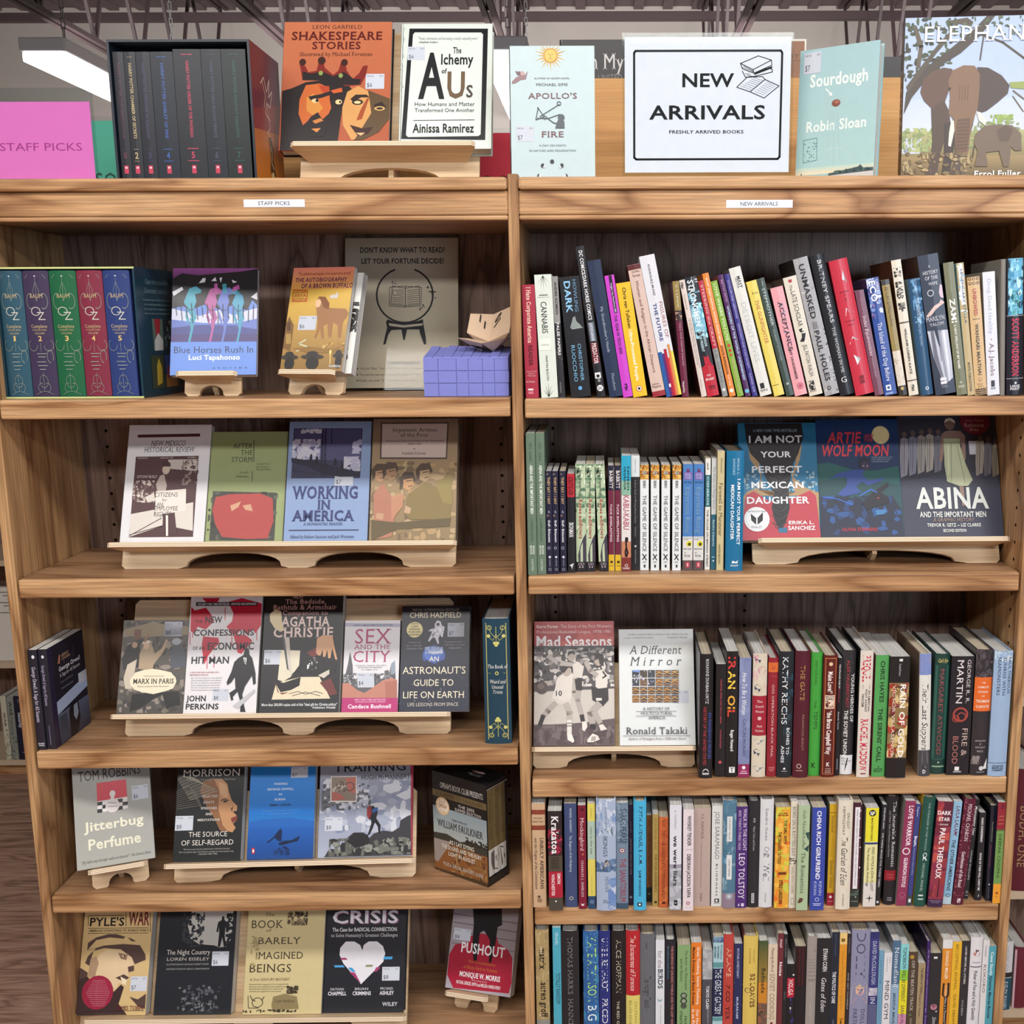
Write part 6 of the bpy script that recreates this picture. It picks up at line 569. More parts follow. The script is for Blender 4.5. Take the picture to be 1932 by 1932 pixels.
book('paperback_book',frame((-.2423,.0637,.8662),(1,0,0),(0,.3746,.9272)),.1314,.024,.2024,'p','1b1d2c','1b1d2c','dark navy paperback with floating astronaut above the earth',group='books on the five-book stand',front="g|1c1d28|1a1f36|0 0 1000 1000^t|a8a49c|n|147 27 841 49|THE NO.1 INTERNATIONAL BESTSELLER^t|e4d8b8|n|117 63 869 114|CHRIS HADFIELD^e|e0d49a|193 228 119 75^t|2a2820|b|138 163 243 179|WITH^t|2a2820|b|139 189 245 205|A NEW^t|2a2820|b|116 215 272 231|AFTERWORD^t|2a2820|b|104 241 286 257|FROM CHRIS^t|2a2820|b|93 267 300 283|HADFIELD^p|c9c9d2|516 141 569 149 592 190 634 204 616 272 564 285 544 312 557 360 536 366 492 305 460 305 410 345 394 332 438 271 447 244 394 243 425 223 488 217 486 176^e|3a3a44|534 179 25 16^n|8a8a98,e8e8ee|446 216 617 299 16 30 3^e|3a5296|485 474 169 97^e|4a6ab4|467 454 131 72^n|8a9cc4,b8c0d0,5a6a6a|349 392 614 461 30 47 2^p|1a1f36|306 573 366 513 493 554 616 515 670 575^t|a8a8b4|n|110 339 285 356|'Houston, we^t|a8a8b4|n|76 369 313 386|have a superstar'^t|a8a8b4|n|84 398 319 416|Washington Post^t|a8a8b4|n|640 337 939 354|'A seventeen mission to^t|a8a8b4|n|642 364 944 381|make space cool again'^t|a8a8b4|n|705 393 883 411|Independent^t|e6dcc0|n|419 485 558 530|AN^t|e6dcc0|n|36 581 952 647|ASTRONAUT'S^t|e6dcc0|n|202 700 781 760|GUIDE TO^t|e6dcc0|n|54 812 935 874|LIFE ON EARTH^t|c8c0b0|n|124 917 855 949|LIFE LESSONS FROM SPACE^n|8a8aa0|0 592 983 964 34 11 6",spine='',stick=[(677,166,921,298,'$7')],pg='white_pages',gloss='gloss')
stand('book_stand',(-.7874,.0418,.5288),21.3542,22,-.05,.05,-.0529,.0503,.03,.045,.15,[(0,.025,.022)],'small turned plywood stand under the grey-green paperback, staff-picks fourth shelf')
book('paperback_book',frame((-.8533,.0108,.5745),(.9313,.3641,0),(-.1364,.3489,.9272)),.1365,.02,.205,'p','a2a29a','8f8f88','grey-green paperback with a red bottle picture, turned on its small stand',group='staff picks on stands',front='g|8f8f88|a8a8a0|0 0 1000 1000^t|17171a|n|75 108 880 201|TOM ROBBINS^t|e2e0c8|b|110 579 881 663|Jitterbug^t|e2e0c8|b|159 737 832 833|Perfume^t|2a2a2c|si|62 926 950 950|"[A] wild romp through reality and beyond" --The Detroit News^p|c22f40|305 233 686 235 691 505 297 506^p|d8d4d0|302 401 688 398 691 505 297 506^p|17171a|301 408 366 408 364 441 299 441^p|17171a|296 474 361 475 358 508 294 508^p|17171a|364 441 429 441 426 475 361 475^p|17171a|431 408 497 408 494 441 429 441^p|17171a|426 475 492 475 489 508 424 508^p|17171a|494 441 560 441 557 475 492 475^p|17171a|563 408 628 408 626 442 560 441^p|17171a|557 475 623 475 621 509 555 509^p|17171a|626 442 692 442 689 475 623 475^e|d6d0cc|493 458 91 65^e|d6d0cc|501 351 38 31^p|d6d0cc|478 360 523 365 519 425 473 420^l|6a5a5a|7|437 428 542 440^l|6a5a5a|7|425 463 558 471',spine='',stick=[(753,308,965,440,'$6')],pg='white_pages',gloss='gloss')
stand('book_stand',(-.4557,.0545,.5288),1.903,22,-.2326,.2326,-.2359,.2388,.031,.056,.17,[(0,.1675,.03)],'wide plywood stand holding three books, staff-picks fourth shelf')
book('paperback_book',frame((-.6833,.0367,.5771),(.9994,.0332,0),(-.0124,.3744,.9272)),.1285,.026,.2053,'p','202324','2a2c30','dark paperback with a face in profile, first on the three-book stand',group='books on the three-book stand',front='p|b98a62|542 247 666 248 754 300 783 377 832 453 918 503 913 547 853 553 924 597 922 634 865 664 909 702 863 744 761 726 692 651 616 526 543 425^p|8a6040|380 271 541 240 638 363 637 527 715 676 802 738 680 725 586 614 448 488 350 360^p|caa07a|628 273 735 313 775 402 729 439 640 375^l|3a2418|15|669 451 728 433 781 455^e|2a1a14|731 458 29 10^p|7a3a34|829 615 923 590 922 634 854 658^p|52341f|820 528 858 503 843 553^l|8a8676|8|1 242 60 216 250 231^l|b0ac9c|8|13 253 95 224 270 239^l|8a8676|8|25 265 129 232 289 247^l|b0ac9c|8|37 277 164 241 309 255^l|8a8676|8|49 288 198 249 329 263^l|b0ac9c|8|61 300 232 257 349 271^l|8a8676|8|73 312 267 265 368 279^l|b0ac9c|8|85 323 301 273 388 286^l|8a8676|8|98 335 335 281 407 294^l|b0ac9c|8|110 347 369 289 427 302^l|8a8676|8|122 358 404 297 447 310^l|b0ac9c|8|134 370 438 305 466 318^l|8a8676|8|146 381 472 313 486 326^l|b0ac9c|8|157 393 506 321 505 334^l|8a8676|8|169 405 540 329 525 341^l|b0ac9c|8|181 416 573 337 544 349^l|8a8676|8|193 428 607 345 564 357^l|b0ac9c|8|205 439 641 352 583 365^l|7a7466|8|1 357 177 308 289 372^l|7a7466|8|3 375 196 328 302 388^l|7a7466|8|6 393 216 349 314 403^l|7a7466|8|8 411 235 369 326 419^l|7a7466|8|11 429 254 390 339 434^l|7a7466|8|14 447 274 410 351 449^l|7a7466|8|16 464 293 431 363 464^l|7a7466|8|19 482 312 451 375 480^l|7a7466|8|21 500 331 472 388 495^l|7a7466|8|24 518 350 492 400 510^t|dcd8d0|n|236 39 777 130|TONI^t|dcd8d0|n|92 159 931 223|MORRISON^t|a8a49c|n|145 249 869 262|WINNER OF THE NOBEL PRIZE IN LITERATURE^t|d0ccc4|b|388 397 624 419|SELECTED^t|d0ccc4|b|413 451 573 473|ESSAYS^t|d0ccc4|b|379 506 617 527|SPEECHES^t|d0ccc4|b|452 559 552 581|AND^t|d0ccc4|b|340 613 670 634|MEDITATIONS^t|dcd8d0|n|220 731 791 776|THE SOURCE^t|dcd8d0|n|119 806 889 852|OF SELF-REGARD^t|b0aca4|n|155 880 844 894|"Morrison is more than the standard bearer of American literature.^t|b0aca4|n|94 904 902 918|She is our greatest singer. And this book is perhaps her most important song.^t|b0aca4|n|368 926 661 940|--THE NEW YORK TIMES',spine='',stick=[(8,583,273,716,'$8')],pg='white_pages',gloss='gloss')
book('paperback_book',frame((-.5446,.0469,.5748),(.9994,.0332,0),(-.0124,.3744,.9272)),.1265,.02,.2003,'p','1d72c0','1c5cb0','blue paperback with a silhouetted boatman, middle of the three-book stand',group='books on the three-book stand',front='g|2272b0|1e80d8|0 0 1000 300^g|1e80d8|1c78d0|0 300 1000 580^p|2062b4|13 648 189 630 396 619 605 614 1000 651 999 756 9 746^g|1c5cb0|154488|0 700 1000 1000^t|d0e4f0|b|372 281 571 301|FINDING^t|d0e4f0|b|266 331 673 352|GEORGE ORWELL^t|d0e4f0|b|448 381 494 400|IN^t|d0e4f0|b|388 428 554 449|BURMA^t|123458|b|316 481 635 502|EMMA LARKIN^t|6aa8d8|n|200 536 758 549|"Extraordinary and illuminating..." --Sunday Times^t|6aa8d8|n|308 567 664 578|with a new introduction by the author^p|0e2244|467 731 495 712 518 738 512 830 466 829 394 789^l|0e2244|19|306 841 485 758^p|0e2244|472 849 545 830 670 825 792 787 765 832 549 867 487 869^n|1a3a70,0e2a58|404 881 643 962 26 42 3^p|c83a34|71 888 113 889 119 944 77 943^e|e8e8e8|95 917 13 16',spine='',stick=[(620,135,879,236,'$7')],pg='white_pages',gloss='gloss')
book('hardcover_book',frame((-.4095,.0532,.5741),(.9994,.0332,0),(-.0124,.3744,.9272)),.1799,.018,.2277,'h','9298a8','b02c48','mountaineering hardcover with a hiker on rocks, beside the blue boatman paperback',group='books on the three-book stand',front='g|a0a2a6|888fa6|0 0 1000 500^g|888fa6|a6aec0|0 500 1000 1000^n|b0b6c4,9aa2b4,7e88a0,c8ccd4|9 341 1000 798 110 93 2^p|6a6c72|17 470 120 389 242 342 403 448 528 472 379 565 223 541 102 587 23 622^n|d0d4dc,50545c|27 388 567 612 70 34 4^p|38383c|79 983 122 925 247 936 303 844 377 797 485 797 549 844 594 809 700 786 793 798 868 763 880 705 955 671 1000 659 1000 994 65 994^n|5c5e58,6e726a,2c2c2e,8a8c84|117 843 995 988 120 53 5^p|242426|304 867 393 797 532 815 552 890 400 925^p|e0dcd6|113 324 396 325 403 544 117 538^p|8a7c70|123 332 387 333 393 534 129 529^p|b8685c|273 342 384 333 386 471 311 460^p|b06458|132 447 219 471 283 518 137 529^o|5a544e|321 413 47 35 12 0 360^n|c0b8a8,6a5c50|135 365 280 459 26 25 3^p|14161c|535 588 581 577 613 600 633 635 617 682 667 740 663 809 648 809 637 751 604 716 583 763 548 821 532 815 566 728 564 693 533 687^p|8a2c34|516 588 557 575 568 635 541 693 516 658^p|2c5a9a|567 612 628 589 637 612 584 641^t|1c1c20|s|76 62 913 167|SURVIVAL^t|1c1c20|s|148 215 927 287|TRAINING^t|22222a|s|444 321 969 358|HUGH McMANNERS^p|b02c48|974 6 1000 6 1000 1000 1000 1000',spine='',stick=[(66,667,256,779,'$8')],pg='white_pages',gloss='gloss')
stand('book_stand',(-.5782,.0525,.2003),0,22,-.3262,.3262,-.2975,.3344,.031,.056,.3,[(-.1011,.1076,.03),(.137,.1011,.03)],'wide plywood stand holding four books, staff-picks lowest shelf')
book('paperback_book',frame((-.902,.0441,.2478),(1,0,0),(0,.3746,.9272)),.1371,.024,.2107,'p','cdb27e','4a3a30','tan paperback with a soldier smoking and a red disc',group='books on the lowest stand',front="t|17141a|b|87 126 590 200|PYLE'S^t|6a2026|b|649 74 955 196|WAR^p|3a2420|66 219 949 220 949 225 66 223^t|2a1c1c|b|80 234 954 253|AMERICA'S EYEWITNESS TO WORLD WAR II^p|3a2420|72 265 956 267 956 271 73 270^p|3a2420|70 104 576 105 577 110 71 109^p|3a2420|50 104 58 104 71 197 63 197^p|3a2420|598 79 606 79 624 204 616 204^p|3a2420|953 80 961 80 988 258 980 258^p|54413c|83 419 84 353 197 305 372 275 492 276 716 318 820 354 935 462 943 510 790 548 741 486 571 413 330 401 174 425 132 558 68 534 100 473 211 401^p|cdb27e|92 413 201 329 397 305 597 318 633 294 720 342 799 342 864 378 604 365 327 377 191 401^p|d8c09a|259 461 372 413 572 419 741 486 781 558 788 606 700 618 729 679 656 727 575 715 543 776 369 679 246 655 212 558^p|8a6e58|536 443 678 461 665 510 583 498^e|d8c8a8|630 474 32 10^e|54413c|636 474 16 10^p|54413c|693 570 781 558 788 606 710 618^p|54413c|528 667 643 636 727 666 653 703^p|e4d4b0|596 655 690 685 687 733 635 721^p|a88c70|125 655 144 498 221 473 269 534 225 655^p|3c2c2c|2 973 0 667 125 655 239 752 525 788 616 727 660 751 601 898 735 995 10 998^p|54413c|0 582 14 576 120 619 115 655 0 680^p|54413c|752 836 875 860 988 811 988 945 884 921^e|962640|285 795 227 151^t|d0a0a8|n|203 685 377 695|The most complete account of a war^t|d0a0a8|n|189 703 392 713|The most complete account of a war^t|d0a0a8|n|176 722 407 731|The most complete account of a war^t|d0a0a8|n|162 740 421 750|The most complete account of a war^t|d0a0a8|n|149 758 436 768|The most complete account of a war^t|d0a0a8|n|135 776 450 786|The most complete account of a war^t|d0a0a8|n|121 795 465 804|The most complete account of a war^t|d0a0a8|n|140 813 456 823|The most complete account of a war^t|d0a0a8|n|159 831 446 841|The most complete account of a war^t|d0a0a8|n|177 850 437 859|The most complete account of a war^t|d0a0a8|n|196 868 427 878|The most complete account of a war^t|d0a0a8|n|214 886 418 896|The most complete account of a war^t|d0a0a8|n|233 905 408 914|The most complete account of a war^t|6a2026|n|578 915 959 952|JAMES TOBIN^p|3a2420|126 958 979 955 980 959 126 961",spine='',stick=[(750,657,988,787,'$7')],pg='white_pages',gloss='gloss')
book('paperback_book',frame((-.7496,.0441,.2478),(1,0,0),(0,.3746,.9272)),.1532,.024,.213,'p','23262c','23262c','black paperback with a dark walking figure against pale light',group='books on the lowest stand',front='p|b9b9b4|379 1 409 108 368 215 418 334 530 381 728 393 801 411 889 405 952 334 954 203 956 2^n|23262c,3c3f44|301 96 587 405 110 36 3^n|23262c|871 108 1000 405 60 39 4^p|1c1e24|808 168 812 134 839 134 847 168 885 191 906 274 883 280 864 227 860 310 886 405 857 405 830 322 809 405 779 405 786 286 779 227 771 280 748 268 765 185^t|d8d4cc|n|120 429 684 472|The Night Country^t|b8b4ac|n|128 498 681 525|LOREN EISELEY^t|a0a09c|n|125 551 677 565|ILLUSTRATIONS BY LEONARD EVERETT FISHER^t|a0a09c|n|130 592 685 606|INTRODUCTION BY GALE E. CHRISTIANSON^n|50545a,3a3e44,6a6e72|304 740 852 985 90 32 6',spine='',stick=[(713,447,931,574,'$6')],pg='white_pages',gloss='gloss')
book('paperback_book',frame((-.5714,.0385,.2501),(1,0,0),(0,.3746,.9272)),.1549,.03,.2111,'p','c9bb8c','a8986c','cream paperback with ornate brown lettering, beside the black heart hardcover',group='books on the lowest stand',front='t|3c3528|si|228 96 340 126|The^t|3c3528|s|56 162 463 233|BOOK^t|3c3528|si|246 239 317 266|of^t|3c3528|s|154 317 701 376|BARELY^t|3c3528|s|126 448 736 510|IMAGINED^t|3c3528|s|61 556 593 627|BEINGS^t|3c3528|s|70 681 585 702|A 21st CENTURY BESTIARY^t|3c3528|n|62 728 564 739|Wonderful wide-ranging full of the strange and real^t|3c3528|n|65 749 534 760|Wonderful wide-ranging full of the strange and real^t|3c3528|n|68 769 505 780|Wonderful wide-ranging full of the strange and real^t|3c3528|n|70 790 476 801|Wonderful wide-ranging full of the strange and real^n|5a5040,8a7c5c,3c3528|514 86 776 211 70 35 2^e|c9bb8c|619 151 25 24^o|3c3528|184 893 67 41 9 0 360^l|3c3528|9|87 833 118 869 155 881^l|3c3528|9|267 844 235 874^l|3c3528|7|60 833 73 941 199 941^p|8a7c58|365 916 382 844 521 819 683 843 715 951 379 958^t|3c3528|si|406 867 655 894|Caspar Henderson^n|5a5040,3c3528|547 747 698 819 24 32 5^n|3c3528|3 954 701 981 30 25 7^n|a49668|47 304 169 568 24 28 8',spine='',stick=[],pg='white_pages',gloss='gloss')
book('hardcover_book',frame((-.4175,.046,.2471),(1,0,0),(0,.3746,.9272)),.1627,.022,.2409,'h','23252b','23252b','black hardcover with a large white heart',group='books on the lowest stand',front="t|c8c8d0|b|86 34 877 78|CONNECTING IN^t|8a5a80|b|101 204 912 306|CRISIS^t|d4d4dc|b|89 201 898 300|CRISIS^t|d8d8dc|b|92 336 887 366|The Case for RADICAL CONNECTION^t|d0d0d6|s|77 383 900 410|to Solve Humanity's Greatest Challenges^p|dcdce2|471 518 441 474 368 446 262 446 196 496 192 551 242 617 469 781 652 661 734 606 754 540 723 485 649 447 544 447 485 474^p|4a9ad0|129 631 244 631 263 648 139 648^p|4a9ad0|739 567 850 567 838 589 733 589^p|a04070|203 573 274 573 293 590 213 590^p|a04070|319 684 390 689 469 777^p|4a9ad0|298 650 351 650 399 683 354 684^p|a04070|651 650 703 650 654 685 619 685^p|8a8a60|526 630 614 630 597 646 513 646^t|d0d0d6|s|97 808 262 827|NATHAN^t|e0e0e6|b|71 836 295 865|CHAPPELL^t|d0d0d6|s|398 807 562 826|BRIAN^t|e0e0e6|b|371 836 595 865|CRIMMINS^t|d0d0d6|s|706 806 869 825|MICHAEL^t|e0e0e6|b|701 835 876 864|ASHLEY^t|c8c8d0|S|735 921 928 950|WILEY",spine='',stick=[(724,648,938,755,'$8')],pg='white_pages',gloss='gloss')
stand('book_stand',(-.122,.1187,.2003),-15.1388,22,-.0467,.0467,-.0536,.0401,.03,.05,.15,[(0,.0206,.02)],'small plywood stand under the red-jumper paperback, staff-picks lowest shelf')
book('paperback_book',frame((-.1834,.1246,.2482),(.9653,-.2612,0),(.0978,.3616,.9272)),.1417,.026,.1922,'p','a39ba2','8f878c','paperback with a braided figure in a red jumper, on the small stand',group='staff picks on stands',front='g|8f878c|aca4ac|0 0 1000 1000^l|5a5258|11|16 244 992 254^l|5a5258|11|21 329 993 344^l|5a5258|9|29 422 995 435^l|6a6268|9|30 544 999 540^p|a8243c|11 871 6 663 80 555 284 512 294 455 419 405 703 415 739 480 897 535 975 609 1000 848 975 962 123 993^p|17161a|253 2 711 0 769 291 703 321 698 483 659 691 624 681 607 462 501 373 441 404 438 698 390 688 343 522 332 313^t|f0eef0|b|184 517 853 619|PUSHOUT^t|c87a30|n|309 688 729 718|The Criminalization^t|c87a30|n|248 745 769 778|of Black Girls in Schools^t|f0eef0|b|200 811 823 863|MONIQUE W. MORRIS^t|e0c8cc|n|391 879 630 893|With a foreword by^t|e8dcdc|b|164 907 845 940|MYCHAL DENZEL SMITH and MELISSA HARRIS-PERRY',spine='',stick=[(40,385,305,503,'$8')],pg='white_pages',gloss='gloss')
stand('book_stand',(.6624,.0832,1.1441),0,22,-.2333,.2333,-.2285,.2367,.031,.056,.17,[(0,.1726,.026)],'wide plywood stand holding three graphic covers, new-arrivals second shelf')
book('paperback_book',frame((.4062,.0748,1.1916),(1,0,0),(0,.3746,.9272)),.1485,.024,.2283,'p','1f6f96','1f6f96','blue paperback with a long braid and red top, first on its stand',group='books on the new-arrivals second shelf stand',front='n|7fa4b0,3a5a6c,98b4bc|19 417 986 590 110 35 2^p|a88a62|129 222 225 236 285 445 237 573 460 651 695 601 669 472 746 276 814 184 781 316 688 472 853 564 1000 603 987 947 955 706 808 628 271 625 59 649 28 825 21 648 102 585 277 548 266 444 142 314^p|b03a48|9 950 71 623 178 586 381 676 652 653 890 583 963 629 1000 947 1000 1000 0 1000^p|1e1e22|87 5 822 5 840 118 767 263 690 355 648 485 618 601 625 729 578 830 523 905 476 905 425 829 396 727 436 600 340 484 273 354 146 262 105 156^l|3a3a40|14|385 406 536 446 656 401^l|3a3a40|10|411 435 534 472^l|3a3a40|14|387 471 530 510 644 466^l|3a3a40|10|414 499 528 536^l|3a3a40|14|389 535 524 575 632 530^l|3a3a40|10|416 564 522 600^l|3a3a40|14|392 600 519 639 621 595^l|3a3a40|10|418 628 516 664^l|3a3a40|14|394 664 513 703 609 659^l|3a3a40|10|420 692 511 728^l|3a3a40|14|396 727 507 766 597 722^l|3a3a40|10|422 755 505 792^l|3a3a40|14|398 791 501 829 586 786^l|3a3a40|10|424 819 499 855^l|3a3a40|14|400 854 496 892 574 849^l|3a3a40|10|426 882 493 917^p|2c6a8c|472 898 576 893 583 937 469 936^t|9ab4bc|n|194 57 761 80|A NEW YORK TIMES BESTSELLER^t|eceef0|b|137 112 819 173|I AM NOT^t|eceef0|b|278 249 670 299|YOUR^t|eceef0|b|162 375 799 430|PERFECT^t|eceef0|b|148 508 811 562|MEXICAN^t|eceef0|b|85 636 875 692|DAUGHTER^t|f0e8e8|b|603 839 922 867|ERIKA L.^t|f0e8e8|b|593 882 936 915|SANCHEZ^e|e8ebea|202 824 161 103^p|17171a|126 776 195 814 190 871 131 833^p|17171a|210 814 282 764 277 834 209 871^o|d0d4d4|202 824 137 87 6 0 360^t|3a3a3e|n|132 880 267 900|FINALIST^t|3a3a3e|n|93 751 324 766|NATIONAL BOOK AWARD',spine='',stick=[],pg='white_pages',gloss='gloss')
book('paperback_book',frame((.5567,.0822,1.1886),(1,0,0),(0,.3746,.9272)),.1566,.016,.2367,'p','16335c','16335c','dark blue graphic paperback with a yellow moon and running figure',group='books on the new-arrivals second shelf stand',front='g|143768|123055|0 0 1000 450^p|1c5a58|0 372 139 359 429 422 704 428 983 390 1000 831 995 942 5 948^p|16464c|0 512 422 485 1000 547 1000 757 6 762^p|18223a|18 637 221 637 582 685 880 634 991 757 996 1000 0 1000^n|1c3a6a,16243c,24508a|18 637 984 954 60 74 3^e|dccf94|788 133 108 76^e|e8dca4|788 133 93 66^t|d0404c|bi|128 107 555 199|ARTIE^t|c04050|bi|585 125 703 153|AND^t|c04050|bi|580 158 695 189|THE^t|d0404c|bi|66 214 883 308|WOLF MOON^t|b0bcc8|n|661 313 914 325|"A heartfelt, magical family story you can read"^t|b0bcc8|n|659 331 890 342|"A heartfelt, magical family story you can read"^t|b0bcc8|n|657 349 866 360|"A heartfelt, magical family story you can read"^p|2c4a90|124 511 241 448 429 422 576 422 535 460 603 510 788 491 826 478 767 516 597 554 528 523 450 561 518 611 294 643 223 624 341 548 348 486 200 486^e|20203c|563 372 71 50^e|38304c|580 391 52 38^e|c8ccd8|557 391 7 5^e|c8ccd8|602 391 7 5^p|1a1a34|512 334 570 315 632 334 628 365 566 346 517 372^p|111626|508 698 646 610 838 528 852 559 755 610 840 659 854 696 687 722 574 760^e|c84050|713 656 9 6^l|3a6ac8|13|497 636 630 585 701 610^l|3a6ac8|11|36 644 219 662 397 711^l|4a7ad0|11|683 759 793 752 809 771^p|3a78a8|665 759 811 752 770 789 679 796^t|b83848|bi|255 898 685 923|OLIVIA STEPHENS',spine='',stick=[],pg='white_pages',gloss='gloss')
book('paperback_book',frame((.7139,.0841,1.1879),(1,0,0),(0,.3746,.9272)),.1881,.014,.2558,'p','34384a','34384a','slate graphic paperback with a woman in pale dress',group='books on the new-arrivals second shelf stand',front='p|2c2e3c|11 71 997 70 974 470 689 492 443 502 2 557^e|5a4e48|68 194 25 23^p|8a8894|25 228 58 215 103 229 96 356 71 505 3 528 7 379^l|4a4850|6|63 252 38 494^l|5c5a62|5|41 252 19 471^e|5a4e48|156 185 25 23^p|7c8090|112 220 145 206 191 221 183 348 158 492 90 514 95 370^l|4a4850|6|150 243 125 485^l|5c5a62|5|128 243 105 462^e|5a4e48|243 177 25 23^p|94908c|200 211 233 198 278 212 270 339 245 478 177 501 182 362^l|4a4850|6|238 235 211 476^l|5c5a62|5|216 235 192 453^e|5a4e48|331 168 25 23^p|a09c92|287 203 320 189 365 203 357 330 332 465 264 488 268 353^l|4a4850|6|325 226 297 467^l|5c5a62|5|303 226 279 444^e|5a4e48|415 178 25 23^p|70707c|372 213 405 199 450 213 441 340 416 470 348 492 353 363^l|4a4850|6|409 236 381 477^l|5c5a62|5|388 236 362 454^e|5a4e48|835 228 25 23^p|a09c92|791 262 824 249 868 263 857 388 834 494 766 517 770 410^l|4a4850|6|828 285 796 523^l|5c5a62|5|806 285 778 501^e|5a4e48|918 238 25 23^p|70707c|874 272 907 259 951 273 939 398 916 499 849 521 852 420^l|4a4850|6|911 295 878 533^l|5c5a62|5|889 295 860 510^e|5a4e48|1000 248 25 23^p|86806c|957 282 990 268 1000 282 1000 407 999 504 932 526 935 429^l|4a4850|6|993 305 960 542^l|5c5a62|5|972 305 942 519^p|8c7468|445 192 487 170 550 164 642 171 684 206 675 378 644 435 615 418 641 286 619 229 479 227 459 320 431 411 402 399^e|7a6458|534 112 53 48^p|c4c4b4|477 105 500 74 555 68 591 89 591 110 537 86^l|2c2420|6|502 114 526 112^l|2c2420|6|549 114 572 117^l|5a3a34|6|514 141 553 141^p|b4bc98|460 227 626 229 626 286 668 424 727 548 675 593 583 592 466 558 452 434 459 320^l|8a9478|8|536 263 512 559^l|8a9478|8|595 286 648 570^l|d4d8b8|9|504 274 487 513^p|8a9274|460 256 622 257 621 266 459 264^p|8c7468|583 592 629 592 631 737 600 748 595 671^t|d0d6d0|b|136 603 869 761|ABINA^t|d2d6d2|b|167 787 833 828|AND THE IMPORTANT MEN^t|a08878|ni|296 836 715 861|A GRAPHIC HISTORY^t|d2d6d2|b|233 875 773 900|TREVOR R. GETZ -- LIZ CLARKE^t|d2d6d2|b|390 918 622 940|SECOND EDITION^e|6e2034|796 91 154 111^t|c8a8a8|s|685 109 886 140|Robinson^t|c8a8a8|S|738 149 825 170|Prize^t|a88088|s|696 77 892 98|James Harvey',spine='',stick=[(717,247,870,351,'')],pg='white_pages',gloss='gloss')
stand('book_stand',(.1661,.055,.7539),0,22,-.1549,.1549,-.1543,.1535,.031,.056,.2,[(0,.1053,.026)],'plywood stand holding two paperbacks, new-arrivals third shelf')
book('paperback_book',frame((.013,.0522,.7992),(1,0,0),(0,.3746,.9272)),.1551,.018,.2383,'p','7a7472','4a4446','red and black-white basketball paperback beside the middle upright',group='books on the new-arrivals third shelf stand',front="r|a8363a|0 0 1000 200^n|b84a44,9a3034,c05a50|3 101 997 210 14 159 2^t|ecdcd8|b|30 29 302 53|Karra Porter^t|e0c4c0|n|329 27 973 53|The Story of the First Women's^t|e0c4c0|n|32 73 959 97|Professional Basketball League, 1978-1981^t|f0ecec|b|29 118 971 207|Mad Seasons^g|3a3438|4a4446|0 200 1000 560^n|8a8482,b8b2ac,1c181a,5c5654,d0cac4|0 214 998 530 260 45 3^p|c2bbb2|3 571 998 547 997 788 725 812 470 820 4 836^p|5a4c4e|0 828 470 828 997 784 999 1000 0 998^n|6e6062,4a3c3e|0 836 994 992 60 66 5^l|a8a099|58|337 453 247 496 143 504^e|4a3e3c|99 538 77 51^e|6a5a54|86 525 40 25^p|d6cfc6|285 470 350 428 466 420 525 454 519 530 468 588 455 630 339 638 223 621 261 546^p|d0c9c0|211 630 339 634 455 630 449 672 379 680 314 663 276 671^e|b0a498|408 403 58 44^p|2a2224|336 411 336 360 388 334 479 343 492 386 427 377 375 420^l|a8a099|69|263 663 174 721 111 770^l|2a2224|53|117 762 80 828^l|b0a89e|77|404 672 443 738 441 796^l|d8d4cc|58|441 804 440 902^l|7a7472|13|413 820 470 820^l|7a7472|13|414 841 470 841^p|e0dcd4|413 910 470 906 502 959 484 975 420 951^t|2a2224|b|274 561 349 601|10^l|b0a89e|48|506 470 494 572 559 672^p|cfc8be|479 351 544 326 623 369 597 462 493 454^e|a89c90|465 287 48 40^p|1e181a|420 283 426 248 491 240 518 274 465 261^l|a8a099|53|466 351 309 343 178 283^p|2a2224|506 470 597 462 597 555 545 588 519 538^l|a8a099|58|558 572 545 638 597 763^l|2a2224|53|595 763 605 796^p|dcd6ce|597 812 655 808 661 853 623 887 598 869^p|d4cdc4|766 403 857 394 922 437 908 538 842 580 765 530^l|1e181a|19|857 411 896 445 856 462^e|a89c90|805 326 50 39^p|2a2022|753 317 767 266 858 266 870 369 818 352 806 309^l|a8a099|58|779 437 701 403 649 334^p|2a2224|713 530 804 547 921 538 926 639 854 689 803 664 726 639^p|d8d0c8|771 622 842 622 842 643 771 643^l|a8a099|79|803 672 700 746 725 812^l|a8a099|66|751 738 815 812^l|2a2224|53|712 845 751 853^p|dcd6ce|661 951 725 902 789 919 814 951 725 971 661 971^p|dcd6ce|802 837 853 829 904 870 827 882^l|2a2224|8|725 927 712 959^l|2a2224|8|743 927 730 959^l|2a2224|8|761 927 748 959",spine='',stick=[(55,832,261,942,'$9')],pg='white_pages',gloss='gloss')
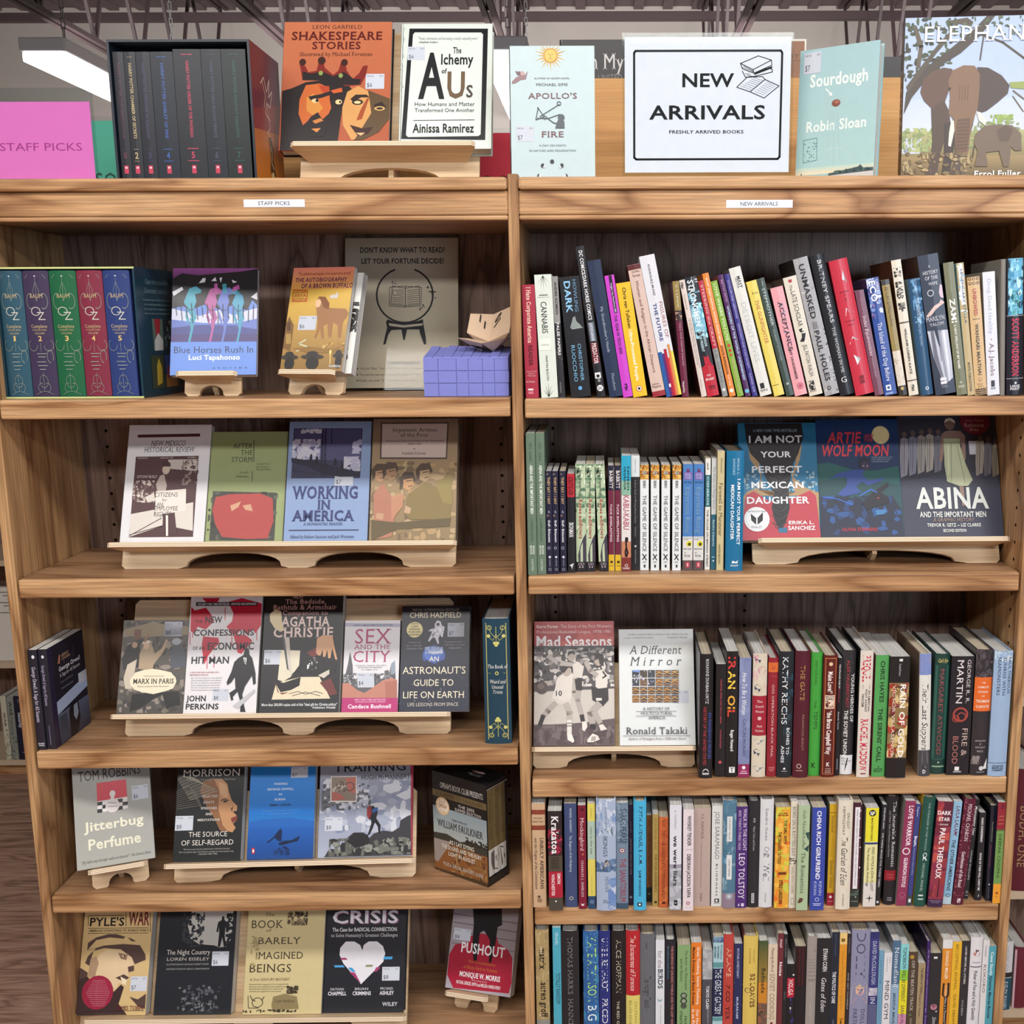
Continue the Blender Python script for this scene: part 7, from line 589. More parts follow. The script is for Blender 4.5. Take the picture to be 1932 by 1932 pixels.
book('paperback_book',frame((.177,.0374,.8052),(1,0,0),(0,.3746,.9272)),.1438,.034,.22,'p','d4d9d8','c4c8c8','white paperback with a grid of flag pieces, next to the basketball book',group='books on the new-arrivals third shelf stand',front='t|34343a|si|120 37 931 52|a brilliant revisionist history of America that is likely to become^t|34343a|si|70 67 478 80|a classic of multicultural studies."^t|34343a|si|638 67 926 81|--Publishers Weekly^t|34343a|si|135 145 841 216|A Different^t|34343a|si|145 242 837 317|M i r r o r^p|22242c|175 357 270 357 269 421 175 421^n|dce0e8,8a9cc8|175 357 269 421 5 14 0^p|2a2c38|175 429 269 429 268 493 174 492^n|dce0e8,8a9cc8|175 429 268 493 5 14 7^p|3a2c1c|174 501 268 501 267 564 173 564^l|c8944c|13|179 537 215 521 265 533^l|b88040|11|179 555 215 546 265 557^l|a87434|11|182 515 257 510^p|6a4a2a|173 572 267 572 266 635 172 635^l|c8944c|13|178 608 214 592 264 604^l|b88040|11|178 626 214 617 264 627^l|a87434|11|181 586 256 581^p|3a2c1c|280 357 375 357 374 421 279 421^n|dce0e8,8a9cc8|280 357 374 421 5 14 1^p|6a4a2a|279 429 373 429 372 493 278 493^n|dce0e8,8a9cc8|279 429 372 493 5 14 8^p|22242c|278 501 372 501 371 564 277 564^l|c8944c|13|283 537 319 521 369 533^l|b88040|11|283 555 319 546 368 557^l|a87434|11|286 515 361 510^p|2a2c38|277 572 371 572 370 635 276 635^l|c8944c|13|282 608 318 592 368 604^l|b88040|11|282 626 318 617 367 628^l|a87434|11|285 586 360 581^p|22242c|385 357 479 357 478 421 383 421^n|dce0e8,8a9cc8|385 357 478 421 5 14 2^p|2a2c38|383 429 478 429 476 493 382 493^n|dce0e8,8a9cc8|383 429 476 493 5 14 9^p|3a2c1c|382 501 476 501 475 564 381 564^l|c8944c|13|387 537 423 521 473 533^l|b88040|11|386 555 423 546 472 557^l|a87434|11|390 515 465 510^p|6a4a2a|381 572 475 572 473 635 379 635^l|c8944c|13|385 608 422 592 471 605^l|b88040|11|385 626 421 617 471 628^l|a87434|11|389 586 463 581^p|3a2c1c|489 357 584 358 582 421 488 421^l|c8944c|13|494 394 531 378 581 390^l|b88040|11|494 412 530 403 580 414^l|a87434|11|497 372 573 367^p|6a4a2a|488 429 582 430 581 493 486 493^l|c8944c|13|492 466 529 449 579 462^l|b88040|11|492 484 528 475 578 486^l|a87434|11|496 444 571 439^p|22242c|486 501 580 501 579 564 485 564^l|c8944c|13|491 537 527 521 577 534^l|b88040|11|490 555 527 546 576 557^l|a87434|11|494 515 569 510^p|2a2c38|484 572 579 572 577 635 483 635^l|c8944c|13|489 608 525 592 575 605^l|b88040|11|489 626 525 617 574 628^l|a87434|11|492 587 567 581^p|22242c|594 358 689 358 687 421 592 421^l|c8944c|13|599 394 635 378 685 390^l|b88040|11|598 412 635 403 684 414^l|dcb878|11|602 372 677 367^p|2a2c38|592 430 687 430 685 493 590 493^l|c8944c|13|597 466 633 450 683 462^l|b88040|11|596 484 633 475 682 486^l|dcb878|11|600 444 675 439^p|3a2c1c|590 501 685 501 683 564 588 564^l|c8944c|13|595 537 631 521 681 534^l|b88040|11|594 555 631 546 680 557^l|a87434|11|598 516 673 510^p|6a4a2a|588 572 682 573 681 635 587 635^l|c8944c|13|593 608 629 592 679 605^l|b88040|11|592 626 629 617 678 628^l|a87434|11|596 587 671 581^p|3a2c1c|699 358 794 358 792 422 697 421^l|c8944c|13|703 394 740 378 790 391^l|b88040|11|703 412 739 403 789 414^l|dcb878|11|707 372 782 367^p|6a4a2a|697 430 791 430 789 493 695 493^l|c8944c|13|701 466 738 450 787 462^l|b88040|11|700 484 737 475 787 486^l|dcb878|11|704 444 780 439^p|22242c|694 501 789 501 787 565 692 564^l|c8944c|13|699 537 735 521 785 534^l|b88040|11|698 555 735 546 784 557^l|a87434|11|702 516 777 510^p|2a2c38|692 573 786 573 784 636 690 635^l|c8944c|13|697 608 733 592 783 605^l|b88040|11|696 626 732 618 782 628^l|a87434|11|700 587 775 582^p|6a8ac0|180 357 284 357 270 379 179 370^t|34343a|s|309 677 665 702|A HISTORY OF^p|34343a|221 710 754 711 754 714 221 713^t|34343a|s|285 717 702 741|MULTICULTURAL^p|34343a|221 749 753 750 753 753 221 752^t|34343a|s|381 755 608 779|AMERICA^t|34343a|s|88 847 892 905|Ronald Takaki^p|34343a|44 917 932 919 932 922 44 920^t|6a3434|si|115 933 869 952|Author of Strangers from a Different Shore',spine='',stick=[(723,534,922,642,'$7')],pg='white_pages',gloss='gloss')
stand('book_stand',(-.2287,.11,1.8344),0,20,-.16,.16,-.1631,.1584,.045,.06,.3,[(0,.1088,.035)],'wide plywood stand holding two books on top of the bookcase')
book('hardcover_book',frame((-.4212,.1048,1.895),(1,0,0),(0,.342,.9397)),.1938,.024,.2509,'h','b4613f','1e1516','orange-red hardcover with a crowned king and a mask, on the top stand',group='books on the top stand',front='g|c0704c|a9512f|0 0 1000 1000^t|3a1a12|s|260 25 721 55|LEON GARFIELD^t|5a1712|S|72 77 912 142|SHAKESPEARE^t|5a1712|S|265 157 715 215|STORIES^t|3a1a12|s|153 240 826 270|Illustrated by Michael Foreman^p|1e1516|6 543 99 520 221 475 447 452 602 485 657 541 566 675 536 924 454 1000 9 1000 12 899^p|7a2018|188 453 150 307 211 352 240 397 315 385 334 306 371 301 389 362 470 418 518 384 538 317 576 317 594 384 650 451 709 406 743 350 787 344 774 417 729 496 591 507 447 452^p|1e1516|188 459 189 391 266 408 366 391 471 429 569 395 662 451 726 451 716 496 552 496 448 463^e|8a9a50|355 404 20 18^e|8a9a50|540 424 20 18^e|3a1a12|183 318 31 27^e|3a1a12|359 306 36 31^e|3a1a12|570 322 31 27^p|c4642a|170 610 223 498 349 486 440 519 447 608 465 675 444 720 373 776 283 754 212 809 167 721^p|d08a3c|232 598 292 564 390 676 319 742 240 698^p|b0401c|337 497 439 508 439 586 379 553^p|1e1516|250 587 356 570 442 547 451 575 371 598 271 615^e|e8c890|316 620 33 17^e|1e1516|332 618 15 13^e|e8c890|531 630 31 19^e|1e1516|544 630 10 9^p|c85a28|454 541 554 519 563 552 481 564^p|1e1516|236 798 282 743 342 709 398 775 437 798 408 897 295 898^p|c47a3a|297 776 371 753 398 775 324 798^p|d88a48|290 837 377 831 342 864^p|d09858|566 675 607 552 705 507 809 551 871 696 840 796 748 907 661 924 577 808^p|5a4428|796 540 1000 606 1000 762 908 862 762 924 686 924 755 830 834 718 813 607^p|2a1a14|637 608 684 574 786 574 813 596 737 596 664 630^e|2a1a14|704 632 51 22^e|e8c890|704 634 31 11^p|2a1a14|855 652 929 629 970 673 908 696 870 685^e|d0a868|910 682 48 17^e|2a1a14|910 682 31 9^p|a04820|788 607 813 596 750 763 700 774 732 697^p|3a1a14|640 808 691 819 755 835 855 824 809 879 709 885^p|d8b080|695 869 783 868 747 891',spine='',stick=[(771,411,944,528,'$6')],pg='white_pages',gloss='gloss')
book('hardcover_book',frame((-.2085,.1011,1.8964),(1,0,0),(0,.342,.9397)),.1633,.028,.2441,'h','d6dfd6','c8d0c8','pale mint hardcover framed in black, beside the orange-red one',group='books on the top stand',front='p|111418|83 39 950 41 935 933 23 923^p|d9e3da|144 70 875 73 896 88 885 887 861 901 97 907 75 891 124 87^t|222629|ni|182 109 848 131|"Timely, informative, and fascinating--a totally compelling work."^t|222629|bi|182 142 399 158|--Elizabeth Kolbert^t|15181c|b|569 191 661 241|The^t|15181c|b|440 246 794 330|lchemy^t|15181c|b|448 363 505 403|of^t|15181c|b|196 237 484 597|A^t|6b5640|b|514 388 704 597|U^t|4a4038|b|721 497 794 594|S^t|22282c|n|163 633 816 664|How Humans and Matter^t|22282c|n|164 682 814 712|Transformed One Another^p|22282c|152 776 816 772 817 777 153 780^t|15181c|b|146 803 812 873|Ainissa Ramirez^n|c3ccc4,b8c0b8|0 2 35 590 14 21 3',spine='',stick=[(70,187,260,295,'$6')],pg='white_pages',gloss='gloss')
book('hardcover_book',frame((-.0045,.035,1.8345),(1,0,0),(0,.0698,.9976)),.1435,.02,.221,'h','b9ccce','b4c8ca','pale blue hardcover with a golden sun, standing at the middle upright',group='books on top of the bookcase',front="g|bccfd2|b4c8ca|0 0 1000 1000^p|d0a23e|555 66 634 72 556 78^p|d0a23e|555 80 662 106 549 92^p|d0a23e|547 95 606 126 536 105^p|d0a23e|533 106 594 163 517 114^p|d0a23e|514 115 530 159 495 119^p|d0a23e|491 119 482 185 471 119^p|d0a23e|467 119 434 159 448 115^p|d0a23e|444 114 370 164 428 107^p|d0a23e|425 105 356 126 413 95^p|d0a23e|412 93 300 107 405 81^p|d0a23e|405 78 326 72 404 66^p|d0a23e|405 63 298 38 411 52^p|d0a23e|413 49 354 19 424 39^p|d0a23e|427 38 367 0 443 30^p|d0a23e|446 29 431 0 465 25^p|d0a23e|469 25 478 0 489 25^p|d0a23e|493 25 526 0 512 29^p|d0a23e|515 30 590 0 532 37^p|d0a23e|534 39 603 18 546 49^p|d0a23e|548 51 660 36 555 63^e|c48f35|480 72 83 53^e|e0b95c|480 72 69 44^l|6a4a20|5|453 64 471 61^l|6a4a20|5|492 61 511 64^l|6a4a20|5|480 67 480 83^l|7a4a28|5|462 95 499 95^p|8d6f72|21 264 66 235 120 218 102 186 147 195 175 218 210 186 184 247 121 252 67 275 22 281^e|b99a94|147 204 25 16^p|6a545a|62 186 120 195 120 218 84 216^t|5c4a48|n|284 235 706 247|AUTHOR OF ADAM'S NAVEL^t|4a4a4c|n|308 278 680 297|MICHAEL SIMS^t|6e3d40|s|205 351 789 392|APOLLO'S^t|6e3d40|s|361 637 627 680|FIRE^l|3c4a50|9|320 458 398 527 298 550 328 458^l|3c4a50|9|344 527 579 435^o|3c4a50|575 429 22 14 9 0 360^l|3c4a50|9|316 539 453 539 581 510^l|3c4a50|11|435 539 509 573 583 585^e|4a5458|600 533 40 25^p|4a5458|546 573 572 539 637 562 638 614 528 614^l|3c4a50|7|398 516 431 533 399 550^t|54666c|n|333 735 653 749|A DAY ON EARTH^t|54666c|n|217 774 772 788|IN NATURE AND IMAGINATION^e|1c2226|486 864 24 16^e|1c2226|375 894 24 16^e|1c2226|599 894 24 16^e|1c2226|330 972 24 16^e|1c2226|647 973 24 16^e|e8eeee|388 898 14 14^e|e8eeee|586 899 14 14^e|e8eeee|341 972 14 14^e|e8eeee|636 973 14 14^e|1c2226|374 891 16 13^e|1c2226|599 892 16 13",spine='',stick=[(62,596,274,712,'$7')],spine_col='202428')
book('hardcover_book',frame((.4905,.0761,1.8345),(.8449,-.535,0),(.028,.0442,.9986)),.1413,.024,.2193,'h','9cc0c2','9cc0c2','sea-green hardcover with a tiny bread roll, turned on the bookcase top',group='books on top of the bookcase',front='g|98bcc0|a6c8c6|0 0 1000 900^g|b6cfc4|e2d3b0|0 900 1000 955^t|dfe8e2|b|143 192 872 285|Sourdough^t|dfe8e2|b|120 546 878 626|Robin Sloan^t|c8dadb|n|387 755 604 779|A Novel^l|e6eeea|15|352 311 425 362^p|e6eeea|434 370 390 360 427 338^e|7a3a28|489 426 55 27^e|a8654c|497 419 30 11^l|b0cfd0|7|439 463 410 880^l|b0cfd0|7|474 465 498 881^l|b0cfd0|7|509 467 584 882^l|54888c|5|90 686 265 675 274 845 98 859 90 686^n|54888c|100 692 265 845 26 12 5^p|3c4e52|432 956 571 946 705 931 803 922 835 906 869 933 995 933 998 964 434 984^p|c8c4c0|38 994 433 973 997 959 1000 1000 0 1000^l|6a7c84|7|28 975 434 984^p|3c4e52|74 943 87 944 90 994 77 994^n|4c6a62,2c3c40|501 930 997 959 30 30 3',spine='',stick=[(53,22,274,181,'$7')],spine_col='9cc0c2')
book('paperback_book',frame((.6698,.0499,1.8345),(.9964,-.0845,0),(.0044,.0521,.9986)),.2284,.03,.2671,'p','9db4d2','57482e','large paperback with a tall elephant and calf, standing on the bookcase',group='books on top of the bookcase',front='g|a8bcdc|b9c8e0|0 0 1000 1000^g|b9c8e0|c8d0dc|0 500 1000 720^g|a8a878|8a7a50|0 700 1000 860^g|9a8458|57482e|0 860 1000 1000^n|3c4634,2c3428,4a5a40|0 0 358 389 130 27 1^n|7d8e5c,93a26a,a8b070|0 680 232 831 80 27 2^n|7a8660,8c9a62|463 647 887 815 60 31 4^p|443c34|6 595 20 458 135 318 283 231 513 71 593 0 654 0 554 116 414 222 295 284 158 388 62 492^p|50483c|18 423 153 266 251 159 370 52 308 25 451 7 497 35 482 62 390 43 341 115 233 222 136 336 35 458^l|5a5044|31|104 301 120 176 75 68^l|4a4238|14|513 98 716 162 889 269^l|4a4238|10|575 125 556 267^n|5a6a50,46543c|328 0 890 127 60 18 7^p|8e9c54|778 408 889 404 889 452 788 443^l|6a5a44|10|888 512 807 460^l|6a5a44|8|888 589 807 495^n|9ab060,88a050|640 605 817 665 34 24 8^p|5c4438|125 458 142 380 216 327 296 310 356 319 348 389 330 467 293 562 214 561 152 510^p|473a36|537 311 617 316 718 365 778 426 768 477 699 529 620 580 561 597 530 528 549 425^p|4d3c32|209 561 301 510 343 579 355 655 309 773 283 881 266 976 169 984 211 914 225 765^p|3c302a|306 655 394 639 388 815 363 963 305 963 316 848^p|54443a|341 510 559 459 541 579 504 732 468 873 460 971 368 971 399 865 385 681^p|7c6048|328 389 357 328 436 298 517 302 558 355 559 459 551 562 508 681 496 823 477 856 409 852 391 731 379 630 339 596 346 493^p|684e3c|404 630 502 622 499 706 486 832 408 840 391 715^l|4e3a2e|4|404 639 493 635^l|4e3a2e|4|404 661 493 657^l|4e3a2e|4|405 683 493 679^l|4e3a2e|4|405 704 494 700^l|4e3a2e|4|406 726 494 722^l|4e3a2e|4|406 748 495 744^l|4e3a2e|4|407 770 495 766^l|4e3a2e|4|407 792 495 788^l|4e3a2e|4|408 813 496 809^l|5c4636|3|409 424 416 511^l|5c4636|3|431 424 436 511^l|5c4636|3|453 424 456 511^l|5c4636|3|475 424 475 511^e|2a201c|341 440 9 8^p|dcd8cc|359 639 379 639 386 698 364 802 344 794 347 714^p|e0dacc|546 588 571 588 621 648 611 673 562 639^e|4a3c34|232 978 61 12^e|4a3c34|421 971 56 12^p|6c5c4c|534 782 543 723 611 673 709 669 808 673 876 724 887 832 837 832 808 807 798 931 759 931 720 832 623 840 643 927 546 926 564 832^p|5a4a3e|695 707 759 673 817 699 788 774 720 774^l|3c322a|7|537 798 526 889^n|a8946a,6a5a3c,7d6c4a|0 831 528 1000 90 27 9^t|eef0f4|s|144 58 988 152|ELEPHANT^t|f2f2f0|S|545 954 887 992|Errol Fuller',spine='T|e8eaec|s|480 500 310 830|ELEPHANT^T|a8605a|s|480 330 60 230|Fuller',stick=[(3,743,143,840,'$8')],spine_col='2c3036')
sign('sign_holder',(.3322,.05,1.8341),.2835,.2207,.0133,.0044,.0069,'l|17181c|13|65 101 938 101 946 118 943 885 931 901 69 901 57 887 57 116 65 101^t|17181c|b|347 265 659 364|NEW^t|17181c|b|147 500 850 602|ARRIVALS^t|17181c|b|269 684 721 709|FRESHLY ARRIVED BOOKS^l|17181c|5|696 194 803 139 882 170 773 239 696 194^l|17181c|5|696 194 708 233 778 265 885 207 882 170^l|17181c|5|773 239 778 265^l|17181c|3|717 213 775 251^l|17181c|3|708 222 777 256^l|17181c|5|708 250 727 295 783 288 889 257 888 240 865 223^p|17181c|778 262 888 213 888 229 781 279^l|17181c|3|727 267 755 290^l|17181c|3|741 265 764 288^l|17181c|5|676 368 737 295 829 290 848 313 931 359 842 448 757 402 676 368^l|17181c|5|846 311 757 402^l|17181c|2|701 359 766 389^l|17181c|2|785 397 841 426^l|17181c|2|714 349 778 378^l|17181c|2|797 386 852 416^l|17181c|2|726 339 790 367^l|17181c|2|809 375 863 406^l|17181c|2|739 329 802 355^l|17181c|2|821 363 874 396^l|17181c|2|752 319 814 344^l|17181c|2|832 352 885 385^l|17181c|2|765 309 826 333^l|17181c|2|844 341 896 375^l|17181c|2|778 299 837 322^l|17181c|2|856 330 907 365','clear acrylic holder with a large printed new arrivals notice, on the bookcase','sign')
sign('sign_holder',(-.2404,.215,1.4665),.2195,.2934,.004,.004,.006,'g|c6b7a2|bfae96|0 0 1000 1000^t|2b272b|b|132 61 881 98|DON\'T KNOW WHAT TO READ?^t|2b272b|b|143 136 873 171|LET YOUR FORTUNE DECIDE!^o|2b272b|527 383 249 183 15 -70 250^l|2b272b|5|392 330 531 322 675 332 669 455 523 462 391 454 392 330^l|2b272b|6|533 322 530 462^l|2b272b|5|656 322 530 336 417 321 404 444 530 454 657 445 656 322^l|2b272b|4|473 345 519 350^l|2b272b|4|552 350 653 345^l|2b272b|4|472 358 518 363^l|2b272b|4|551 363 652 358^l|2b272b|4|471 371 518 376^l|2b272b|4|550 377 651 371^l|2b272b|4|471 385 517 390^l|2b272b|4|550 390 651 385^l|2b272b|4|420 398 516 403^l|2b272b|4|549 403 650 398^l|2b272b|4|419 411 516 416^l|2b272b|4|548 416 649 411^l|2b272b|4|418 424 515 429^l|2b272b|4|548 430 649 424^l|2b272b|4|417 438 514 443^l|2b272b|4|547 443 648 438^l|2b272b|4|423 349 464 350 462 383 422 383 423 349^p|2b272b|773 325 780 356 817 361 780 366 769 398 762 366 725 360 762 356^p|2b272b|732 315 735 328 751 331 735 334 730 347 727 334 712 331 727 328^p|2b272b|797 391 799 400 811 402 799 404 796 414 794 404 783 402 794 400^n|2b272b|400 288 449 312 8 10 2^n|2b272b|657 445 705 488 8 10 3^p|2b272b|360 563 373 544 455 564 518 571 594 564 690 545 689 564 715 675 716 713 695 711 660 636 655 612 547 612 527 682 514 682 497 612 408 616 381 645 358 708 335 714 355 645 371 597^p|c4b49e|385 568 517 583 688 571 681 586 516 599 390 587^t|2b272b|b|376 824 659 844|EXAMPLE SEQUENCE^e|2b272b|111 871 6 5^t|2b272b|n|128 863 947 877|You pick "Blue." You spell out "B-L-U-E" while moving the teller back and forth^e|2b272b|109 912 6 5^t|2b272b|n|125 904 946 918|You see the new numbers inside and pick "7." You move it seven times again^e|2b272b|106 951 6 5^t|2b272b|n|123 943 944 957|Finally, you pick "2." You open up the flap for "2" and read your book','leaning clear holder with a crystal ball notice, staff-picks top shelf','sign',12)
sign('sign_holder', (-.811, .05, CAP+.001), .178, .128, .004, .005, .022, 'g|e478c4|ea7cc6|0 0 1000 1000^t|a83c86|n|105 525 893 625|STAFF PICKS', 'clear acrylic holder with a bright pink staff picks card', 'sign')
def card(x0, x1, y, z0, z1, col, tc, txt, tu0, tu1, tv0, tv1, label):
    r = empty('section_card', Matrix.Translation(((x0+x1)/2, y, z0)), label, 'sign', 'section cards behind the bookcase'); w, h = x1-x0, z1-z0
    mb = MB(); mb.box((-w/2, 0, 0), (w/2, .001, h), tuple(lin(col))); draw(mb, 't|%s|n|%d %d %d %d|%s' % (tc, tu0, tv0, tu1, tv1, txt), w, h, lambda u, v, k: (-w/2+w*u, -EPS*k, h*(1-v))); mb.build('printed_card', 'matte', r)
    mb = MB(); mb.box((-w/2, -.003, 0), (w/2, -.0014, h+.008)); mb.box((-w/2, -.003, 0), (w/2, .06, .0008)); mb.build('clear_panel', 'clear_acrylic', r)
card(-.905, -.725, .40, CAP+.0006, CAP+.166, '5fb9a0', '35584e', 'SOC', 140, 520, 610, 830, 'green section card standing behind the black slipcase')
card(-.105, .10, .40, CAP+.0006, CAP+.140, 'ee4a5c', '7c2430', 'SOC', 40, 560, 600, 850, 'red section card standing behind the pale blue hardcover')
# ------------------------------------------------------------------ slipcased sets
def slipcase(name, mw, w, d, h, t, col, label, right='', rim=None, rimw=.0022, left='', notch=True):
    """open to the front (-y); x 0..w, y 0..d, z 0..h"""
    r = empty(name, mw, label, 'slipcase'); c = tuple(lin(col)); mb = MB()
    mb.box((0, 0, 0), (t, d, h), c); mb.box((w-t, 0, 0), (w, d, h), c); mb.box((t, 0, 0), (w-t, d, t), c); mb.box((t, 0, h-t), (w-t, d, h), c); mb.box((t, d-t, t), (w-t, d, h-t), c)
    if right: draw(mb, right, d, h, lambda u, v, k: (w+EPS*k, d*u, h*(1-v)))
    if left: draw(mb, left, d, h, lambda u, v, k: (-EPS*k, d*(1-u), h*(1-v)))
    mb.build('case', 'gloss', r)
    if rim:
        mb = MB(); q = tuple(lin(rim))
        mb.box((0, -.0004, 0), (w, .0, rimw), q); mb.box((0, -.0004, h-rimw), (w, 0, h), q); mb.build('rim', 'matte', r)
    return r
# black seven-volume set on top
hx, hy, hw, hh, hd = -.6775, .03, .2385, .2275, .165
slipcase('slipcase', Matrix.Translation((hx, hy, CAP+.0004)), hw, hd, hh, .004, '1c2430', 'black slipcase holding seven numbered volumes, on top of the bookcase',
    'g|5c1c38|701f34|0 0 1000 480^g|b8642a|c87a30|0 480 1000 1000^p|8c3030|0 480 1000 330 1000 560 0 620^l|e0d0b8|14|300 260 420 200 500 300 620 180 560 330 700 260 600 400 480 380 420 460 560 500^l|e0d0b8|10|500 400 560 560 460 600 600 640^l|d8c4a8|12|350 230 450 330 380 420^p|5c3c1c|480 640 560 620 640 700 620 800 680 900 560 940 480 880 520 780^l|e8d8b8|10|520 700 580 740 540 820 620 860^p|e0c890|520 900 600 880 640 960 540 990',
    left='g|1f3a6c|1f6c5c|0 0 1000 1000')
v0 = .0062
for i, (w, tc, bc_) in enumerate([(.0185, '4c2c3c', '23242c'), (.020, 'b0a078', '23262c'), (.0245, '3c3c58', '20232c'), (.0385, '3c5c9c', '1e242e'), (.0465, 'b04058', '22262c'), (.034, '44485c', '1f252c'), (.0415, '2c5444', '1d2426')]):
    tt = ['SORCERERS STONE', 'CHAMBER OF SECRETS', 'PRISONER OF AZKABAN', 'GOBLET OF FIRE', 'ORDER OF THE PHOENIX', 'HALF-BLOOD PRINCE', 'DEATHLY HALLOWS'][i]
    n = str(i+1); e = int(w/.205*220); sp = 'T|%s|b|500 %d 90 680|HARRY POTTER %s' % (tc, int(.0052/w*1000), tt)
    sp += '^l|%s|30|300 40 700 40^l|%s|30|300 765 700 765^t|%s|b|%d 790 %d 840|%s^l|%s|30|300 860 700 860' % (tc, tc, tc, 500-int(.003/w*1000), 500+int(.003/w*1000), n, tc)
    sp += '^r|b83c54|%d 895 %d 960^r|e0c0c8|%d 905 %d 920' % (500-int(.0038/w*1000), 500+int(.0038/w*1000), 500-int(.002/w*1000), 500+int(.002/w*1000))
    spine_out('paperback_book', hx+v0, hy+.006, CAP+.0048, 0, .145, w-.0006, .205+(.004 if i > 3 else 0), 'p', bc_, '1a1c22', ['first', 'second', 'third', 'fourth', 'fifth', 'sixth', 'last'][i]+' of seven dark numbered volumes in the black slipcase', sp, 'volumes in the black slipcase', 'white_pages'); v0 += w
# five-volume set in a teal slipcase
ox, oy, ow, oh, od = -.9045, .03, .2425, .2265, .17
slipcase('slipcase', Matrix.Translation((ox, oy, SHELF[0][0]+.0004)), ow, od, oh, .0035, '1c3a48', 'dark teal slipcase with yellow rims holding five numbered volumes',
    'T|7a9a98|i|920 20 100 101|.^t|6c8c90|i|250 80 850 120|Open the beautifully^t|6c8c90|i|220 150 820 190|Decorated collection^t|8aa0a0|n|160 235 900 250|First published between 1900 and 1920 the Oz books^t|8aa0a0|n|180 270 860 285|by the original author follow the adventures^t|8aa0a0|n|160 305 880 320|of a young girl and her companions in a land^t|8aa0a0|n|180 340 860 355|where fourteen stories are gathered here^r|5c6c64|340 390 620 640^p|9c2c34|400 390 560 390 520 520 430 560^p|c8c8c4|380 560 480 500 600 560 580 640 360 640^r|2c3438|640 390 920 640^n|5c6c78,8c98a0|650 400 910 630 14 50 3^r|3c4430|240 680 580 940^p|c0a438|380 760 440 700 520 780 500 900 360 920^r|3450a0|600 680 920 940^p|b07830|600 840 920 800 920 940 600 940^p|a03434|640 780 760 760 740 860 650 870', 'c6cc88', .003)
x = ox+.0045
for i, (w, col, cl) in enumerate([(.0425, '2f5364', 'petrol blue'), (.046, '3f3550', 'purple'), (.0475, '22603f', 'green'), (.0455, '7c2f42', 'red'), (.047, '2f3f74', 'blue')]):
    c2 = '8a9488'; g = 'c0ac80'
    sp = 'l|%s|12|100 60 220 30^l|%s|12|900 60 780 30^p|d8dcd8|460 40 540 40 500 52^l|%s|10|500 60 500 240 380 160 500 90 620 160 500 240^o|%s|250 240 150 60 14 60 300^o|%s|750 240 150 60 14 240 480^t|%s|s|260 185 740 215|BAUM^o|c4c4b8|430 320 170 32 30 0 360^l|c4c4b8|34|480 330 720 330 520 385 760 385^t|%s|s|190 425 800 452|Complete^t|%s|s|230 462 770 475|COLLECTION^t|%s|s|300 488 690 502|VOLUME^t|%s|S|430 515 570 555|%d' % (c2, c2, c2, c2, c2, g, g, g, g, 'd8b878', i+1)
    sp += '^o|%s|200 590 170 45 14 0 240^o|%s|800 590 170 45 14 300 540^l|%s|12|500 570 500 640^o|%s|820 680 110 50 14 90 400^r|%s|330 655 690 660^r|%s|360 680 640 685^r|%s|300 720 640 725^r|%s|330 750 700 755^r|%s|380 780 620 785' % ((c2,)*4+('9ca49c',)*5)
    sp += '^o|%s|500 880 160 50 12 0 360^o|%s|380 930 120 36 12 90 300^o|%s|620 930 120 36 12 240 450^l|%s|12|500 810 500 960^l|%s|12|160 985 420 960 580 960 840 985' % ((c2,)*5)
    spine_out('hardcover_book', x, oy+.004, SHELF[0][0]+.0042, 0, .155, w-.0012, .217, 'h', col, '1c2c34', '%s numbered volume, %s of five in the teal slipcase' % (cl, ['first', 'second', 'third', 'fourth', 'last'][i]), sp, 'volumes in the teal slipcase', 'white_pages'); x += w
# turned three-volume set, lowest but one shelf
fz = SHELF[0][3]+.0004; P0, P1, P2 = (-.076, .018), (-.184, .101), (-.041, .0705)
fx = Vector((P2[0]-P0[0], P2[1]-P0[1], 0)); fw = fx.length; fx.normalize(); dv = Vector((P1[0]-P0[0], P1[1]-P0[1], 0)); fd = dv.length; dv = Vector((-fx.y, fx.x, 0))
fm = Matrix(((fx.x, dv.x, 0, P0[0]), (fx.y, dv.y, 0, P0[1]), (0, 0, 1, fz), (0, 0, 0, 1)))
fcase = 'r|17181a|0 0 1000 330^t|c8c4bc|n|150 95 940 150|OPRAH\'S BOOK CLUB PRESENTS^r|6a5a3c|0 180 1000 245^t|3c3424|n|60 195 940 232|A SUMMER OF FAULKNER^t|d0ccc4|n|480 270 780 300|THE 2005^t|d0ccc4|n|420 310 900 340|SUMMER SELECTION^g|8c9ca4|a8b0ac|0 345 1000 640^p|3c3c34|0 620 250 600 500 640 700 600 1000 620 1000 720 0 700^n|2c2c26|600 570 1000 640 40 40 3^p|8c5a34|0 690 1000 700 1000 1000 0 1000^p|9c9088|0 680 330 670 60 920 0 900^n|6c4a2c,8c6a40,4a3a28,a07848|300 700 1000 1000 90 50 4^e|d8b88c|190 330 130 90^e|e8dcc8|190 330 105 72^t|a86c34|b|110 310 270 350|OPRAH^t|c09060|s|130 270 250 300|Book^t|c09060|s|130 365 250 395|Club^t|3c4448|n|350 430 640 450|THREE NOVELS BY^t|24282a|s|80 470 930 540|WILLIAM FAULKNER^t|e0d8c8|b|300 650 760 690|AS I LAY DYING^t|e0d8c8|b|150 710 900 750|THE SOUND AND THE FURY^t|e0d8c8|b|280 770 780 810|LIGHT IN AUGUST^t|d8d0c0|n|180 890 920 925|PLUS A SPECIAL READER\'S GUIDE^p|4a3a28|0 980 1000 960 1000 1000 0 1000'
